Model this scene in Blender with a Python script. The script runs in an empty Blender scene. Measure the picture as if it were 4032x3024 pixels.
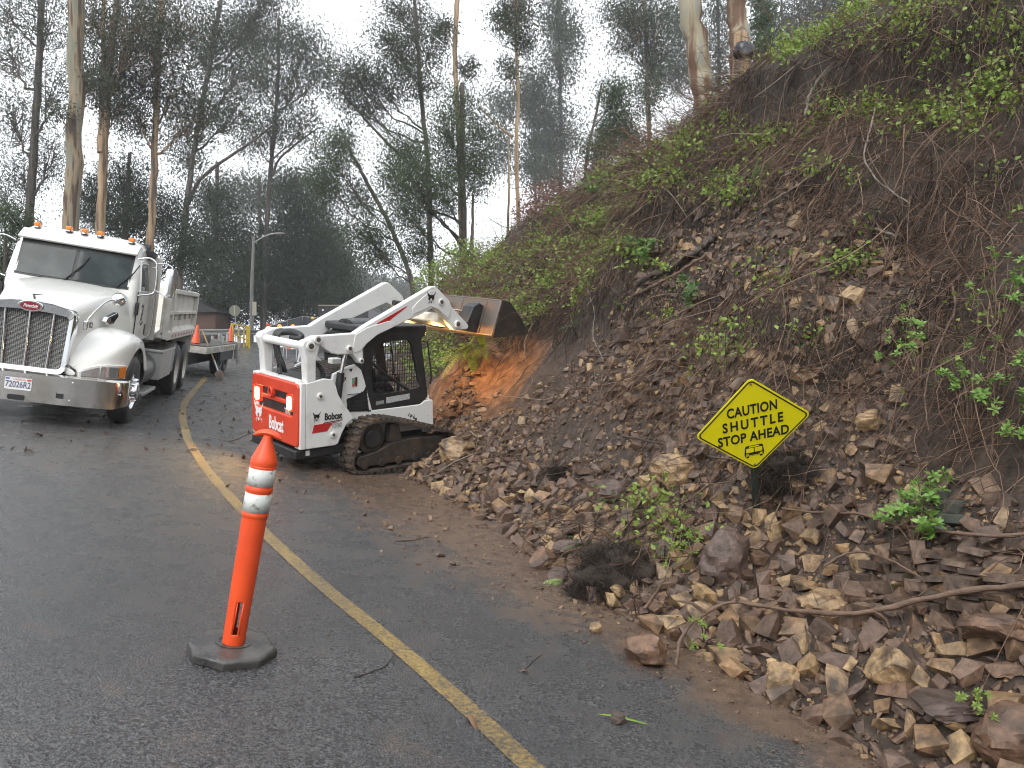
import bpy, math, random
import numpy as np
from mathutils import Matrix, Vector
R_ = math.radians
sc = bpy.context.scene
rng = np.random.default_rng(11)
random.seed(11)
# ------------------------------------------------------------------ camera, sky, sun, exposure
CAMZ = 1.65
cam_d = bpy.data.cameras.new('camera')
cam_d.sensor_width = 36.0
cam_d.lens = 27.04
cam_d.clip_start = 0.05
cam_d.clip_end = 3000
cam = bpy.data.objects.new('camera', cam_d)
sc.collection.objects.link(cam)
cam.location = (0, 0, CAMZ)
cam.rotation_euler = (R_(90), 0, 0)
sc.camera = cam
world = bpy.data.worlds.new('World')
sc.world = world
world.use_nodes = True
wn = world.node_tree
bg = wn.nodes['Background']
sky = wn.nodes.new('ShaderNodeTexSky')
sky.sky_type = 'NISHITA'
sky.sun_disc = False
SUN_EL, SUN_AZ = R_(42), R_(200)
sky.sun_elevation = SUN_EL
sky.sun_rotation = SUN_AZ
sky.air_density = 1.0
sky.dust_density = 6.0
sky.ozone_density = 0.6
hsv = wn.nodes.new('ShaderNodeHueSaturation')
hsv.inputs['Saturation'].default_value = 0.16
mixw = wn.nodes.new('ShaderNodeMix')
mixw.data_type = 'RGBA'
mixw.inputs[0].default_value = 0.78
wn.links.new(sky.outputs[0], hsv.inputs['Color'])
wn.links.new(hsv.outputs[0], mixw.inputs[6])
mixw.inputs[7].default_value = (9.3, 9.75, 10.3, 1)      # even cloud deck
wn.links.new(mixw.outputs[2], bg.inputs['Color'])
bg.inputs['Strength'].default_value = 0.1
sun_d = bpy.data.lights.new('sun', 'SUN')
sun_d.energy = 1.1
sun_d.angle = R_(40)
sun_d.color = (1.0, 0.97, 0.93)
sun = bpy.data.objects.new('sun', sun_d)
sc.collection.objects.link(sun)
sun.rotation_euler = (R_(48), 0, R_(-20))
sun.location = (0, -5, 40)
sc.view_settings.view_transform = 'Standard'
sc.view_settings.look = 'None'
sc.view_settings.gamma = 1.0
sc.view_settings.use_curve_mapping = False
sc.view_settings.exposure = 0.85
sc.cycles.use_denoising = True
sc.cycles.filter_width = 1.05
sc.cycles.max_bounces = 5
sc.cycles.diffuse_bounces = 2
sc.cycles.glossy_bounces = 3
sc.cycles.use_adaptive_sampling = True
sc.cycles.adaptive_threshold = 0.03
sc.cycles.transparent_max_bounces = 8
sc.cycles.volume_bounces = 0
sc.cycles.sample_clamp_indirect = 4.0
sc.cycles.caustics_reflective = False
sc.cycles.caustics_refractive = False
COL = sc.collection

# ------------------------------------------------------------------ helpers
def tag(o, label=None, cat=None, group=None, kind=None):
    if label: o['label'] = label
    if cat: o['category'] = cat
    if group: o['group'] = group
    if kind: o['kind'] = kind
    return o

def thing(name, label, cat, mtx=None, group=None):
    o = bpy.data.objects.new(name, None)
    o.empty_display_size = 0.2
    COL.objects.link(o)
    if mtx is not None: o.matrix_world = mtx
    return tag(o, label, cat, group)

class MB:
    def __init__(s): s.v = []; s.f = []; s.m = None
    def add(s, vs, fs):
        b = len(s.v)
        if s.m is not None: vs = [tuple(s.m @ Vector(p)) for p in vs]
        s.v += [tuple(p) for p in vs]
        s.f += [tuple(i + b for i in f) for f in fs]
        return s
    def box(s, x0, x1, y0, y1, z0, z1):
        return s.add([(x0,y0,z0),(x1,y0,z0),(x1,y1,z0),(x0,y1,z0),(x0,y0,z1),(x1,y0,z1),(x1,y1,z1),(x0,y1,z1)],
                     [(0,3,2,1),(4,5,6,7),(0,1,5,4),(1,2,6,5),(2,3,7,6),(3,0,4,7)])
    def prism(s, poly, a, b, axis='y'):
        """poly in the two other axes, extruded along axis from a to b"""
        def P(p, t):
            return {'y': (p[0], t, p[1]), 'x': (t, p[0], p[1]), 'z': (p[0], p[1], t)}[axis]
        n = len(poly)
        vs = [P(p, a) for p in poly] + [P(p, b) for p in poly]
        fs = [tuple(range(n)), tuple(range(2*n-1, n-1, -1))]
        fs += [((i+1) % n, i, n+i, n+(i+1) % n) for i in range(n)]
        return s.add(vs, fs)
    def ring(s, outer, inner, a, b, axis='y'):
        def P(p, t):
            return {'y': (p[0], t, p[1]), 'x': (t, p[0], p[1]), 'z': (p[0], p[1], t)}[axis]
        n = len(outer)
        vs = [P(p, a) for p in outer] + [P(p, a) for p in inner] + [P(p, b) for p in outer] + [P(p, b) for p in inner]
        fs = []
        for i in range(n):
            j = (i+1) % n
            fs += [(i, j, n+j, n+i), (2*n+j, 2*n+i, 3*n+i, 3*n+j), (j, i, 2*n+i, 2*n+j), (n+i, n+j, 3*n+j, 3*n+i)]
        return s.add(vs, fs)
    def loft(s, rings, cap=True, close=False):
        n = len(rings[0]); vs = [p for r in rings for p in r]; fs = []
        K = len(rings)
        for k in range(K if close else K-1):
            k2 = (k+1) % K
            fs += [(k*n+i, k*n+(i+1) % n, k2*n+(i+1) % n, k2*n+i) for i in range(n)]
        if cap and not close:
            fs += [tuple(range(n-1, -1, -1)), tuple((K-1)*n+i for i in range(n))]
        return s.add(vs, fs)
    def tube(s, pts, r, n=8, close=False, cap=True):
        pts = [Vector(p) for p in pts]; K = len(pts)
        rr = r if isinstance(r, (list, tuple)) else [r]*K
        rings = []; up = None
        for k in range(K):
            a = pts[(k-1) % K] if (k > 0 or close) else pts[k]
            b = pts[(k+1) % K] if (k < K-1 or close) else pts[k]
            t = (b-a).normalized() if (b-a).length > 1e-9 else Vector((0,0,1))
            if up is None:
                up = t.orthogonal().normalized()
            up = (up - t*up.dot(t))
            up = up.normalized() if up.length > 1e-6 else t.orthogonal().normalized()
            sd = t.cross(up)
            rings.append([tuple(pts[k] + (up*math.cos(2*math.pi*i/n) + sd*math.sin(2*math.pi*i/n))*rr[k]) for i in range(n)])
        return s.loft(rings, cap, close)
    def cyl(s, p0, p1, r0, r1=None, n=16):
        return s.tube([p0, p1], [r0, r0 if r1 is None else r1], n)
    def lathe(s, prof, n=24, cap=True):
        """profile of (r, z) about z"""
        rings = [[(r*math.cos(2*math.pi*i/n), r*math.sin(2*math.pi*i/n), z) for i in range(n)] for r, z in prof]
        return s.loft(rings, cap)
    def build(s, name, mat, parent=None, bevel=0, smooth=35, seg=2, mtx=None):
        me = bpy.data.meshes.new(name)
        me.from_pydata(s.v, [], s.f)
        me.update()
        if smooth:
            me.shade_smooth()
            me.set_sharp_from_angle(angle=R_(smooth))
        if mat: me.materials.append(mat)
        o = bpy.data.objects.new(name, me)
        COL.objects.link(o)
        if parent is not None: o.parent = parent
        if mtx is not None: o.matrix_local = mtx
        if bevel:
            b = o.modifiers.new('bevel', 'BEVEL')
            b.width = bevel; b.segments = seg; b.limit_method = 'ANGLE'; b.angle_limit = R_(40)
            b.harden_normals = False
        fixn(me)
        return o

import bmesh
def fixn(me):
    bm = bmesh.new(); bm.from_mesh(me)
    bmesh.ops.recalc_face_normals(bm, faces=bm.faces)
    bm.to_mesh(me); bm.free()

def rawmesh(name, verts, faces, mat, parent=None, smooth=False):
    """numpy verts (N,3), faces (M,k) of equal size"""
    verts = np.asarray(verts, np.float32); faces = np.asarray(faces, np.int32)
    me = bpy.data.meshes.new(name)
    M_, k = faces.shape
    me.vertices.add(len(verts)); me.vertices.foreach_set('co', verts.ravel())
    me.loops.add(M_*k); me.loops.foreach_set('vertex_index', faces.ravel())
    me.polygons.add(M_); me.polygons.foreach_set('loop_start', np.arange(0, M_*k, k, dtype=np.int32))
    me.update(calc_edges=True)
    (me.shade_smooth if smooth else me.shade_flat)()
    if mat: me.materials.append(mat)
    o = bpy.data.objects.new(name, me); COL.objects.link(o)
    if parent is not None: o.parent = parent
    return o

def copy_obj(o, parent=None):
    c = o.copy(); COL.objects.link(c)
    c.parent = parent
    return c

def text_mesh(body, size, mtx, mat, parent, name='lettering', sx=1.0, bold=0.0, depth=0.002, shear=0.0, align='CENTER', width=None, space=1.0):
    cu = bpy.data.curves.new(name, 'FONT')
    cu.body = body; cu.size = size; cu.extrude = depth; cu.offset = bold; cu.shear = shear
    cu.space_character = space; cu.align_x = align; cu.align_y = 'CENTER'; cu.resolution_u = 4
    t = bpy.data.objects.new(name, cu); COL.objects.link(t)
    dg = bpy.context.evaluated_depsgraph_get()
    me = bpy.data.meshes.new_from_object(t.evaluated_get(dg))
    bpy.data.objects.remove(t); bpy.data.curves.remove(cu)
    me.materials.clear(); me.materials.append(mat)
    o = bpy.data.objects.new(name, me); COL.objects.link(o)
    o.parent = parent
    if width:
        xs_ = [v.co.x for v in me.vertices]; sx = width/(max(xs_)-min(xs_))
    o.matrix_local = mtx @ Matrix.Diagonal((sx, 1, 1, 1))
    return o

def frame(origin, xdir, ydir):
    x = Vector(xdir).normalized(); z = x.cross(Vector(ydir)).normalized(); y = z.cross(x)
    m = Matrix((x, y, z)).transposed().to_4x4(); m.translation = Vector(origin)
    return m

def pose(t, yaw, pitch, roll):
    """x forward, y left, z up"""
    return Matrix.Translation(t) @ Matrix.Rotation(R_(yaw), 4, 'Z') @ Matrix.Rotation(-R_(pitch), 4, 'Y') @ Matrix.Rotation(R_(roll), 4, 'X')

# ------------------------------------------------------------------ materials
def newmat(name):
    m = bpy.data.materials.new(name); m.use_nodes = True
    return m, m.node_tree, m.node_tree.nodes['Principled BSDF']

def mat(name, col, rough=0.5, metal=0.0, col2=None, var=0.0, scale=6.0, bump=0.0, bscale=30.0, coat=0.0,
        emit=None, estr=0.0, thr=(0.35, 0.7), stretch=(1,1,1), spec=0.5, alpha=1.0, rvar=0.0, detail=5.0, sss=0):
    m, nt, b = newmat(name)
    L = nt.links
    b.inputs['Roughness'].default_value = rough
    b.inputs['Metallic'].default_value = metal
    b.inputs['Specular IOR Level'].default_value = spec
    if coat: b.inputs['Coat Weight'].default_value = coat; b.inputs['Coat Roughness'].default_value = 0.06
    b.inputs['Alpha'].default_value = alpha
    if emit: b.inputs['Emission Color'].default_value = (*emit, 1); b.inputs['Emission Strength'].default_value = estr
    tc = nt.nodes.new('ShaderNodeTexCoord'); mp = nt.nodes.new('ShaderNodeMapping')
    mp.inputs['Scale'].default_value = stretch
    L.new(tc.outputs['Object'], mp.inputs['Vector'])
    if col2 is None and var > 0: col2 = tuple(c*(1-var) for c in col)
    if col2 is not None:
        n = nt.nodes.new('ShaderNodeTexNoise'); n.inputs['Scale'].default_value = scale; n.inputs['Detail'].default_value = detail
        n.inputs['Roughness'].default_value = 0.6
        L.new(mp.outputs[0], n.inputs['Vector'])
        cr = nt.nodes.new('ShaderNodeValToRGB')
        cr.color_ramp.elements[0].position = thr[0]; cr.color_ramp.elements[1].position = thr[1]
        cr.color_ramp.elements[0].color = (*col, 1); cr.color_ramp.elements[1].color = (*col2, 1)
        L.new(n.outputs['Fac'], cr.inputs['Fac']); L.new(cr.outputs['Color'], b.inputs['Base Color'])
        if rvar:
            mr = nt.nodes.new('ShaderNodeMapRange'); mr.inputs['To Min'].default_value = rough - rvar; mr.inputs['To Max'].default_value = rough + rvar
            L.new(n.outputs['Fac'], mr.inputs['Value']); L.new(mr.outputs[0], b.inputs['Roughness'])
    else:
        b.inputs['Base Color'].default_value = (*col, 1)
    if bump:
        n2 = nt.nodes.new('ShaderNodeTexNoise'); n2.inputs['Scale'].default_value = bscale; n2.inputs['Detail'].default_value = 4
        L.new(mp.outputs[0], n2.inputs['Vector'])
        bp = nt.nodes.new('ShaderNodeBump'); bp.inputs['Strength'].default_value = bump; bp.inputs['Distance'].default_value = 0.02
        L.new(n2.outputs['Fac'], bp.inputs['Height']); L.new(bp.outputs[0], b.inputs['Normal'])
    return m

def leafmat(name, c1, c2, rough=0.55, c3=None):
    m, nt, b = newmat(name); L = nt.links
    g = nt.nodes.new('ShaderNodeNewGeometry'); cr = nt.nodes.new('ShaderNodeValToRGB')
    cr.color_ramp.elements[0].color = (*c1, 1); cr.color_ramp.elements[1].color = (*c2, 1)
    if c3:
        e = cr.color_ramp.elements.new(0.85); e.color = (*c3, 1)
    L.new(g.outputs['Random Per Island'], cr.inputs['Fac']); L.new(cr.outputs['Color'], b.inputs['Base Color'])
    b.inputs['Roughness'].default_value = rough
    tr = nt.nodes.new('ShaderNodeBsdfTranslucent'); L.new(cr.outputs['Color'], tr.inputs['Color'])
    mx = nt.nodes.new('ShaderNodeMixShader'); mx.inputs[0].default_value = 0.3
    out = nt.nodes['Material Output']
    L.new(b.outputs[0], mx.inputs[1]); L.new(tr.outputs[0], mx.inputs[2]); L.new(mx.outputs[0], out.inputs['Surface'])
    return m

def rockmat(name, cols, rough=0.42):
    m, nt, b = newmat(name); L = nt.links
    g = nt.nodes.new('ShaderNodeNewGeometry'); oi = nt.nodes.new('ShaderNodeObjectInfo')
    ad = nt.nodes.new('ShaderNodeMath'); ad.operation = 'ADD'; fr = nt.nodes.new('ShaderNodeMath'); fr.operation = 'FRACT'
    L.new(g.outputs['Random Per Island'], ad.inputs[0]); L.new(oi.outputs['Random'], ad.inputs[1]); L.new(ad.outputs[0], fr.inputs[0])
    cr = nt.nodes.new('ShaderNodeValToRGB'); el = cr.color_ramp.elements
    while len(el) < len(cols): el.new(0.5)
    for i, c in enumerate(cols):
        el[i].position = i/(len(cols)-1); el[i].color = (*c, 1)
    L.new(fr.outputs[0], cr.inputs['Fac'])
    n = nt.nodes.new('ShaderNodeTexNoise'); n.inputs['Scale'].default_value = 22; n.inputs['Detail'].default_value = 7; n.inputs['Roughness'].default_value = .68
    L.new(g.outputs['Position'], n.inputs['Vector'])
    mr = nt.nodes.new('ShaderNodeMapRange'); mr.inputs['From Min'].default_value = .3; mr.inputs['From Max'].default_value = .7
    mr.inputs['To Min'].default_value = .45; mr.inputs['To Max'].default_value = 1.6
    L.new(n.outputs['Fac'], mr.inputs['Value'])
    mx = nt.nodes.new('ShaderNodeMix'); mx.data_type = 'RGBA'; mx.blend_type = 'MULTIPLY'; mx.inputs[0].default_value = 1
    L.new(cr.outputs['Color'], mx.inputs[6]); L.new(mr.outputs[0], mx.inputs[7])
    # mud smears of their own shape
    n3 = nt.nodes.new('ShaderNodeTexNoise'); n3.inputs['Scale'].default_value = 7; n3.inputs['Detail'].default_value = 6
    L.new(g.outputs['Position'], n3.inputs['Vector'])
    r3 = nt.nodes.new('ShaderNodeMapRange'); r3.inputs['From Min'].default_value = .48; r3.inputs['From Max'].default_value = .66
    L.new(n3.outputs['Fac'], r3.inputs['Value'])
    m3 = nt.nodes.new('ShaderNodeMix'); m3.data_type = 'RGBA'; m3.inputs[7].default_value = (.055, .036, .025, 1)
    L.new(r3.outputs[0], m3.inputs[0]); L.new(mx.outputs[2], m3.inputs[6]); L.new(m3.outputs[2], b.inputs['Base Color'])
    b.inputs['Roughness'].default_value = rough
    bp = nt.nodes.new('ShaderNodeBump'); bp.inputs['Strength'].default_value = .7; bp.inputs['Distance'].default_value = .02
    L.new(n.outputs['Fac'], bp.inputs['Height']); L.new(bp.outputs[0], b.inputs['Normal'])
    return m

# ------------------------------------------------------------------ shape of the land
TOE = np.array([(3.6,-6),(3.0,-2),(2.6,0.5),(2.2,2.5),(1.9,3.5),(1.5,4.4),(1.15,5.2),(0.75,5.7),(0.42,6.3),(0.12,7.3),(-.45,8.6),(-.95,9.7),(-1.45,10.4),
                (-1.35,11.3),(-1.5,12.4),(-1.9,13.4),(-2.6,15),(-4.0,18),(-5.2,22),(-5.2,26),(-3.8,31),(-.5,37),(5,44),(14,52)], float)
def qf(y): return np.where(y < 5, 0, np.where(y < 15, .0025*(y-5)**2, .25+.05*(y-15)))
def G(x, y):
    x = np.clip(x, -30, 30); y = np.clip(y, -40, 120)
    g = -.1407*np.clip(x, -15.5, 8) + .0176*y + .654*qf(y) - .012
    return g - .06*np.exp(-((x+2.3)**2 + (y-10.4)**2)/1.6)
def sdist(x, y):
    best = np.full(np.shape(x), 1e9); sg = np.zeros(np.shape(x))
    for a, b in zip(TOE[:-1], TOE[1:]):
        d = b-a; t = np.clip(((x-a[0])*d[0]+(y-a[1])*d[1])/(d@d), 0, 1)
        dx = x-a[0]-t*d[0]; dy = y-a[1]-t*d[1]; D = np.hypot(dx, dy)
        s = np.sign(d[1]*(x-a[0])-d[0]*(y-a[1])); m = D < best-1e-9
        best = np.where(m, D, best); sg = np.where(m, s, sg)
    return best*sg
FS = [0,.4,1,1.8,3,4.2,4.6,5.4,7,12,30]; FZ = [0,.24,.68,1.65,3.45,5.25,6.1,6.8,7.7,8.8,10]
FC = [0,.35,.6,.9,1.8,3,4.2,4.6,5.4,7,12,30]; FCZ = [0,.45,1.15,1.6,2.1,3.45,5.2,6.0,6.6,7.4,8.4,10]
_T = rng.random((64, 64, 64)).astype(np.float32)
def vnoise(x, y, z):
    xi = np.floor(x).astype(int); yi = np.floor(y).astype(int); zi = np.floor(z).astype(int)
    fx = x-xi; fy = y-yi; fz = z-zi
    fx = fx*fx*(3-2*fx); fy = fy*fy*(3-2*fy); fz = fz*fz*(3-2*fz)
    r = 0
    for a in (0, 1):
        for b in (0, 1):
            for c in (0, 1):
                w = (fx if a else 1-fx)*(fy if b else 1-fy)*(fz if c else 1-fz)
                r = r + w*_T[(xi+a) % 64, (yi+b) % 64, (zi+c) % 64]
    return r*2-1
def fbm(x, y, z, o=4):
    r = 0; a = 1
    for i in range(o):
        r = r + a*vnoise(x*2**i+17*i, y*2**i+5*i, z*2**i+3*i); a *= .5
    return r
def lip(s0, x, y): return s0 + .45*fbm(x*.7+9, y*.7, 0*x, 3)
def hbase(x, y, s=None):
    if s is None: s = sdist(x, y)
    f = np.interp(s, FS, FZ); fc = np.interp(s, FC, FCZ); w = np.exp(-((y-13.6)/1.3)**2)
    return np.where(s > 0, f*(1-w)+fc*w, 0)*np.interp(y, [0, 8, 11, 14, 20, 26, 40], [1, 1.02, 1.05, 1.0, .80, .72, .7])
def hill(x, y, detail=True):
    s = sdist(x, y); h = hbase(x, y, s); g = G(x, y)
    if detail:
        k = np.clip(s/1.2, 0, 1)
        h = h + k*(.28*fbm(x*.55, y*.55, h*.5, 3) + .07*fbm(x*2.6, y*2.6, h*2.6, 3))
        # broken strata: small ledges
        st = np.clip((s-.5)/.5, 0, 1)*np.clip((4.5-s)/1, 0, 1)
        u = h*4.2 + .8*fbm(x*.9, y*.9, 0*x, 2); saw = (u-np.floor(u)); saw = saw*saw*(3-2*saw)
        cutw = np.exp(-((x+.6)/1.4)**2-((y-12.9)/1.6)**2)
        h = h + st*(.10+.10*cutw)*(saw-(u-np.floor(u))) + .10*cutw*np.clip(s/.4, 0, 1)*fbm(x*5, y*5, h*9, 3)
        h = h + .03*k*fbm(x*9, y*9, h*9, 2)
        # torn lips: the slope is hollowed below two ragged scarps
        for s0, A_, y0, y1 in ((3.35, .55, 7.5, 24), (4.75, .45, 5.5, 13), (2.2, .30, 10.5, 17)):
            sl = lip(s0, x, y); fade = np.clip((y-y0)/1.5, 0, 1)*np.clip((y1-y)/2, 0, 1)*np.clip(.35+1.1*fbm(x*.4+s0, y*.4, 0*x, 2), 0, 1)
            u = (s-(sl-.9))/.9; h = h - A_*fade*np.where((u > 0) & (u < 1), u*u, 0)*np.clip((1.08-u)/.08, 0, 1)
    return g + h
F_PX = 27.04/36*2212     # focal length in pixels of the 2212-wide view
def ray(px, py, d):
    """point seen at (px, py) of the 2212-wide photograph, d metres ahead"""
    return Vector(((px-1106)/F_PX*d, d, CAMZ-(py-829.5)/F_PX*d))
def toimg(P):
    P = np.asarray(P)
    return np.stack([1106+F_PX*P[:,0]/P[:,1], 829.5-F_PX*(P[:,2]-CAMZ)/P[:,1]], 1)
def ground_hit(px, py):
    k = np.linspace(1.5, 70, 20000); X = (px-1106)/F_PX*k; Z = CAMZ-(py-829.5)/F_PX*k
    i = int(np.argmax(Z < G(X, k))); return Vector((X[i], k[i], float(G(X[i:i+1], k[i:i+1])[0])))
def hill_hit(px, py):
    k = np.linspace(2, 32, 3000); X = (px-1106)/F_PX*k; Z = CAMZ-(py-829.5)/F_PX*k
    i = int(np.argmax(Z < hill(X, k))); return Vector((X[i], k[i], Z[i]))
def hz(x, y):
    return float(hill(np.array([x]), np.array([y]))[0])
# ------------------------------------------------------------------ setting: ground, road, hillside
def grid_mesh(name, X, Y, Z, m, smooth=True):
    ny, nx = X.shape
    V = np.stack([X, Y, Z], -1).reshape(-1, 3)
    i = np.arange(ny*nx).reshape(ny, nx)
    Fc = np.stack([i[:-1,:-1], i[:-1,1:], i[1:,1:], i[1:,:-1]], -1).reshape(-1, 4)
    return rawmesh(name, V, Fc, m, smooth=smooth)

EDGE_Y = [-40, 0, 12, 24, 33, 47, 60, 90]; EDGE_X = [-9, -9.3, -10.2, -12.2, -13.9, -15.6, -17, -20]
def edge_x(y): return np.interp(y, EDGE_Y, EDGE_X)

m_ground = mat('leaf_litter_ground', (.045,.045,.022), .9, col2=(.07,.05,.03), scale=.8, bump=.6, bscale=5)
xs = np.concatenate([np.linspace(-300,-60,12), np.linspace(-50,40,61), np.linspace(55,300,12)])
ys = np.concatenate([np.linspace(-80,-30,5), np.linspace(-20,80,61), np.linspace(100,320,12)])
X, Y = np.meshgrid(xs, ys)
Z = G(X, Y) - .35
e = edge_x(Y) - X
Z = Z + .33*np.clip(e/1.0, 0, 1)*np.clip((3-e)/2, 0, 1)*0 + np.where(e > .2, .30, 0)
Z = Z - np.clip(e-2.0, 0, 30)*.22
Z = np.where(sdist(X, Y) > .8, Z-1.2, Z)
ground = grid_mesh('ground', X, Y, Z, m_ground); tag(ground, kind='structure')

# asphalt: wet, coarse, silted along the slide
def asphalt_material():
    m, nt, b = newmat('wet_asphalt'); L = nt.links; N = nt.nodes.new
    tc = N('ShaderNodeTexCoord')
    def noise(sc_, det=4, rough=.6):
        n = N('ShaderNodeTexNoise'); n.inputs['Scale'].default_value = sc_; n.inputs['Detail'].default_value = det; n.inputs['Roughness'].default_value = rough
        L.new(tc.outputs['Object'], n.inputs['Vector']); return n
    def rng_(src, a, b_, c, d):
        r = N('ShaderNodeMapRange'); r.inputs['From Min'].default_value = a; r.inputs['From Max'].default_value = b_; r.inputs['To Min'].default_value = c; r.inputs['To Max'].default_value = d
        L.new(src, r.inputs['Value']); return r.outputs[0]
    def mixc(fac, a, b_, mode='MIX'):
        x = N('ShaderNodeMix'); x.data_type = 'RGBA'; x.blend_type = mode
        if isinstance(fac, float): x.inputs[0].default_value = fac
        else: L.new(fac, x.inputs[0])
        for k, v in ((6, a), (7, b_)):
            if isinstance(v, tuple): x.inputs[k].default_value = (*v, 1)
            else: L.new(v, x.inputs[k])
        return x.outputs[2]
    vor = N('ShaderNodeTexVoronoi'); vor.inputs['Scale'].default_value = 95; L.new(tc.outputs['Object'], vor.inputs['Vector'])
    agg = noise(62, 3, .75); big = noise(.55, 4); mid = noise(3.0, 5)
    stone = N('ShaderNodeTexVoronoi'); stone.inputs['Scale'].default_value = 70; L.new(tc.outputs['Object'], stone.inputs['Vector'])
    bw = N('ShaderNodeSeparateColor'); L.new(stone.outputs['Color'], bw.inputs[0])
    c0 = mixc(rng_(agg.outputs['Fac'], .42, .60, 0., 1.), (.022,.0225,.024), (.125,.125,.126))
    c1 = mixc(rng_(bw.outputs[0], .965, .99, 0., .7), c0, (.20,.19,.17))
    c2 = mixc(rng_(big.outputs['Fac'], .35, .65, 0., .6), c1, (.045,.045,.047))
    at = N('ShaderNodeAttribute'); at.attribute_name = 'silt'
    sm = N('ShaderNodeMath'); sm.operation = 'ADD'; L.new(at.outputs['Fac'], sm.inputs[0]); L.new(rng_(mid.outputs['Fac'], .3, .7, -.3, .3), sm.inputs[1])
    silt = rng_(sm.outputs[0], .10, .62, 0., .93)
    streak = N('ShaderNodeTexNoise'); streak.inputs['Scale'].default_value = 12; streak.inputs['Detail'].default_value = 6
    L.new(tc.outputs['Object'], streak.inputs['Vector'])
    mud = mixc(rng_(streak.outputs['Fac'], .3, .7, 0., 1.), (.085,.055,.038), (.165,.112,.08))
    col = mixc(silt, c2, mud)
    L.new(col, b.inputs['Base Color'])
    ro = N('ShaderNodeMath'); ro.operation = 'ADD'
    L.new(rng_(mid.outputs['Fac'], .3, .7, .20, .36), ro.inputs[0]); L.new(rng_(agg.outputs['Fac'], .3, .7, -.05, .05), ro.inputs[1])
    L.new(ro.outputs[0], b.inputs['Roughness'])
    hgt = N('ShaderNodeMath'); hgt.operation = 'ADD'
    L.new(agg.outputs['Fac'], hgt.inputs[0]); L.new(rng_(vor.outputs['Distance'], 0., .8, .5, 0.), hgt.inputs[1])
    bp = N('ShaderNodeBump'); bp.inputs['Distance'].default_value = .010
    L.new(rng_(silt, 0., 1., .85, .35), bp.inputs['Strength'])
    L.new(hgt.outputs[0], bp.inputs['Height']); L.new(bp.outputs[0], b.inputs['Normal'])
    return m
m_asph = asphalt_material()
yy = np.concatenate([np.arange(-8, 14, .25), np.arange(14, 60, .8)])
u = np.linspace(0, 1, 70)
toe_x = np.interp(yy, TOE[:,1], TOE[:,0])
X = edge_x(yy)[:,None]*(1-u)[None] + (toe_x+1.6)[:,None]*u[None]
Y = np.repeat(yy[:,None], 70, 1)
road = grid_mesh('road', X, Y, G(X, Y), m_asph); tag(road, kind='structure')
sd = sdist(X, Y)
silt = np.clip(1.0+sd/np.interp(Y, [0,4,6,8,11,16,30], [.45,.7,1.3,2.1,3.0,2.4,.7]), 0, 1.2)
a_ = road.data.attributes.new('silt', 'FLOAT', 'POINT'); a_.data.foreach_set('value', silt.ravel().astype(np.float32))

# worn yellow centre line
YL = [(1190,1700),(1150,1659),(1000,1520),(850,1390),(700,1270),(600,1180),(520,1100),(450,1020),(405,950),(393,900),(398,870),(425,838),(445,815)]
pl = np.array([ground_hit(*p) for p in YL])[:, :2]
t = np.concatenate([[0], np.cumsum(np.hypot(*np.diff(pl, axis=0).T))])
tt = np.linspace(0, t[-1], 160)
cxy = np.stack([np.interp(tt, t, pl[:,0]), np.interp(tt, t, pl[:,1])], 1)
for _ in range(14): cxy[1:-1] = (cxy[:-2]+cxy[1:-1]*2+cxy[2:])/4
tg = np.gradient(cxy, axis=0); tg /= np.hypot(*tg.T)[:,None]
nrm = np.stack([-tg[:,1], tg[:,0]], 1)
cols = [cxy + nrm*o for o in (-.058, 0, .058)]
X = np.stack([c[:,0] for c in cols], 1); Y = np.stack([c[:,1] for c in cols], 1)
def line_material():
    m, nt, b = newmat('worn_yellow_paint'); L = nt.links; N = nt.nodes.new
    tc = N('ShaderNodeTexCoord')
    n = N('ShaderNodeTexNoise'); n.inputs['Scale'].default_value = 42; n.inputs['Detail'].default_value = 5; n.inputs['Roughness'].default_value = .7
    n2 = N('ShaderNodeTexNoise'); n2.inputs['Scale'].default_value = 1.6; n2.inputs['Detail'].default_value = 3
    for k in (n, n2): L.new(tc.outputs['Object'], k.inputs['Vector'])
    ad = N('ShaderNodeMath'); ad.operation = 'MULTIPLY_ADD'; ad.inputs[1].default_value = .35
    L.new(n2.outputs['Fac'], ad.inputs[0]); L.new(n.outputs['Fac'], ad.inputs[2])
    cr = N('ShaderNodeValToRGB'); e = cr.color_ramp.elements
    e[0].position = .56; e[0].color = (.07,.065,.055,1); e[1].position = .76; e[1].color = (.30,.20,.06,1)
    x = e.new(.9); x.color = (.42,.31,.13,1)
    L.new(ad.outputs[0], cr.inputs['Fac']); L.new(cr.outputs[0], b.inputs['Base Color'])
    b.inputs['Roughness'].default_value = .38
    bp = N('ShaderNodeBump'); bp.inputs['Strength'].default_value = .7; bp.inputs['Distance'].default_value = .012
    L.new(n.outputs['Fac'], bp.inputs['Height']); L.new(bp.outputs[0], b.inputs['Normal'])
    return m
ln = grid_mesh('road_line', X, Y, G(X, Y)+.004, line_material())
tag(ln, 'worn yellow centre line curving along the wet road', kind='structure')

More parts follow.
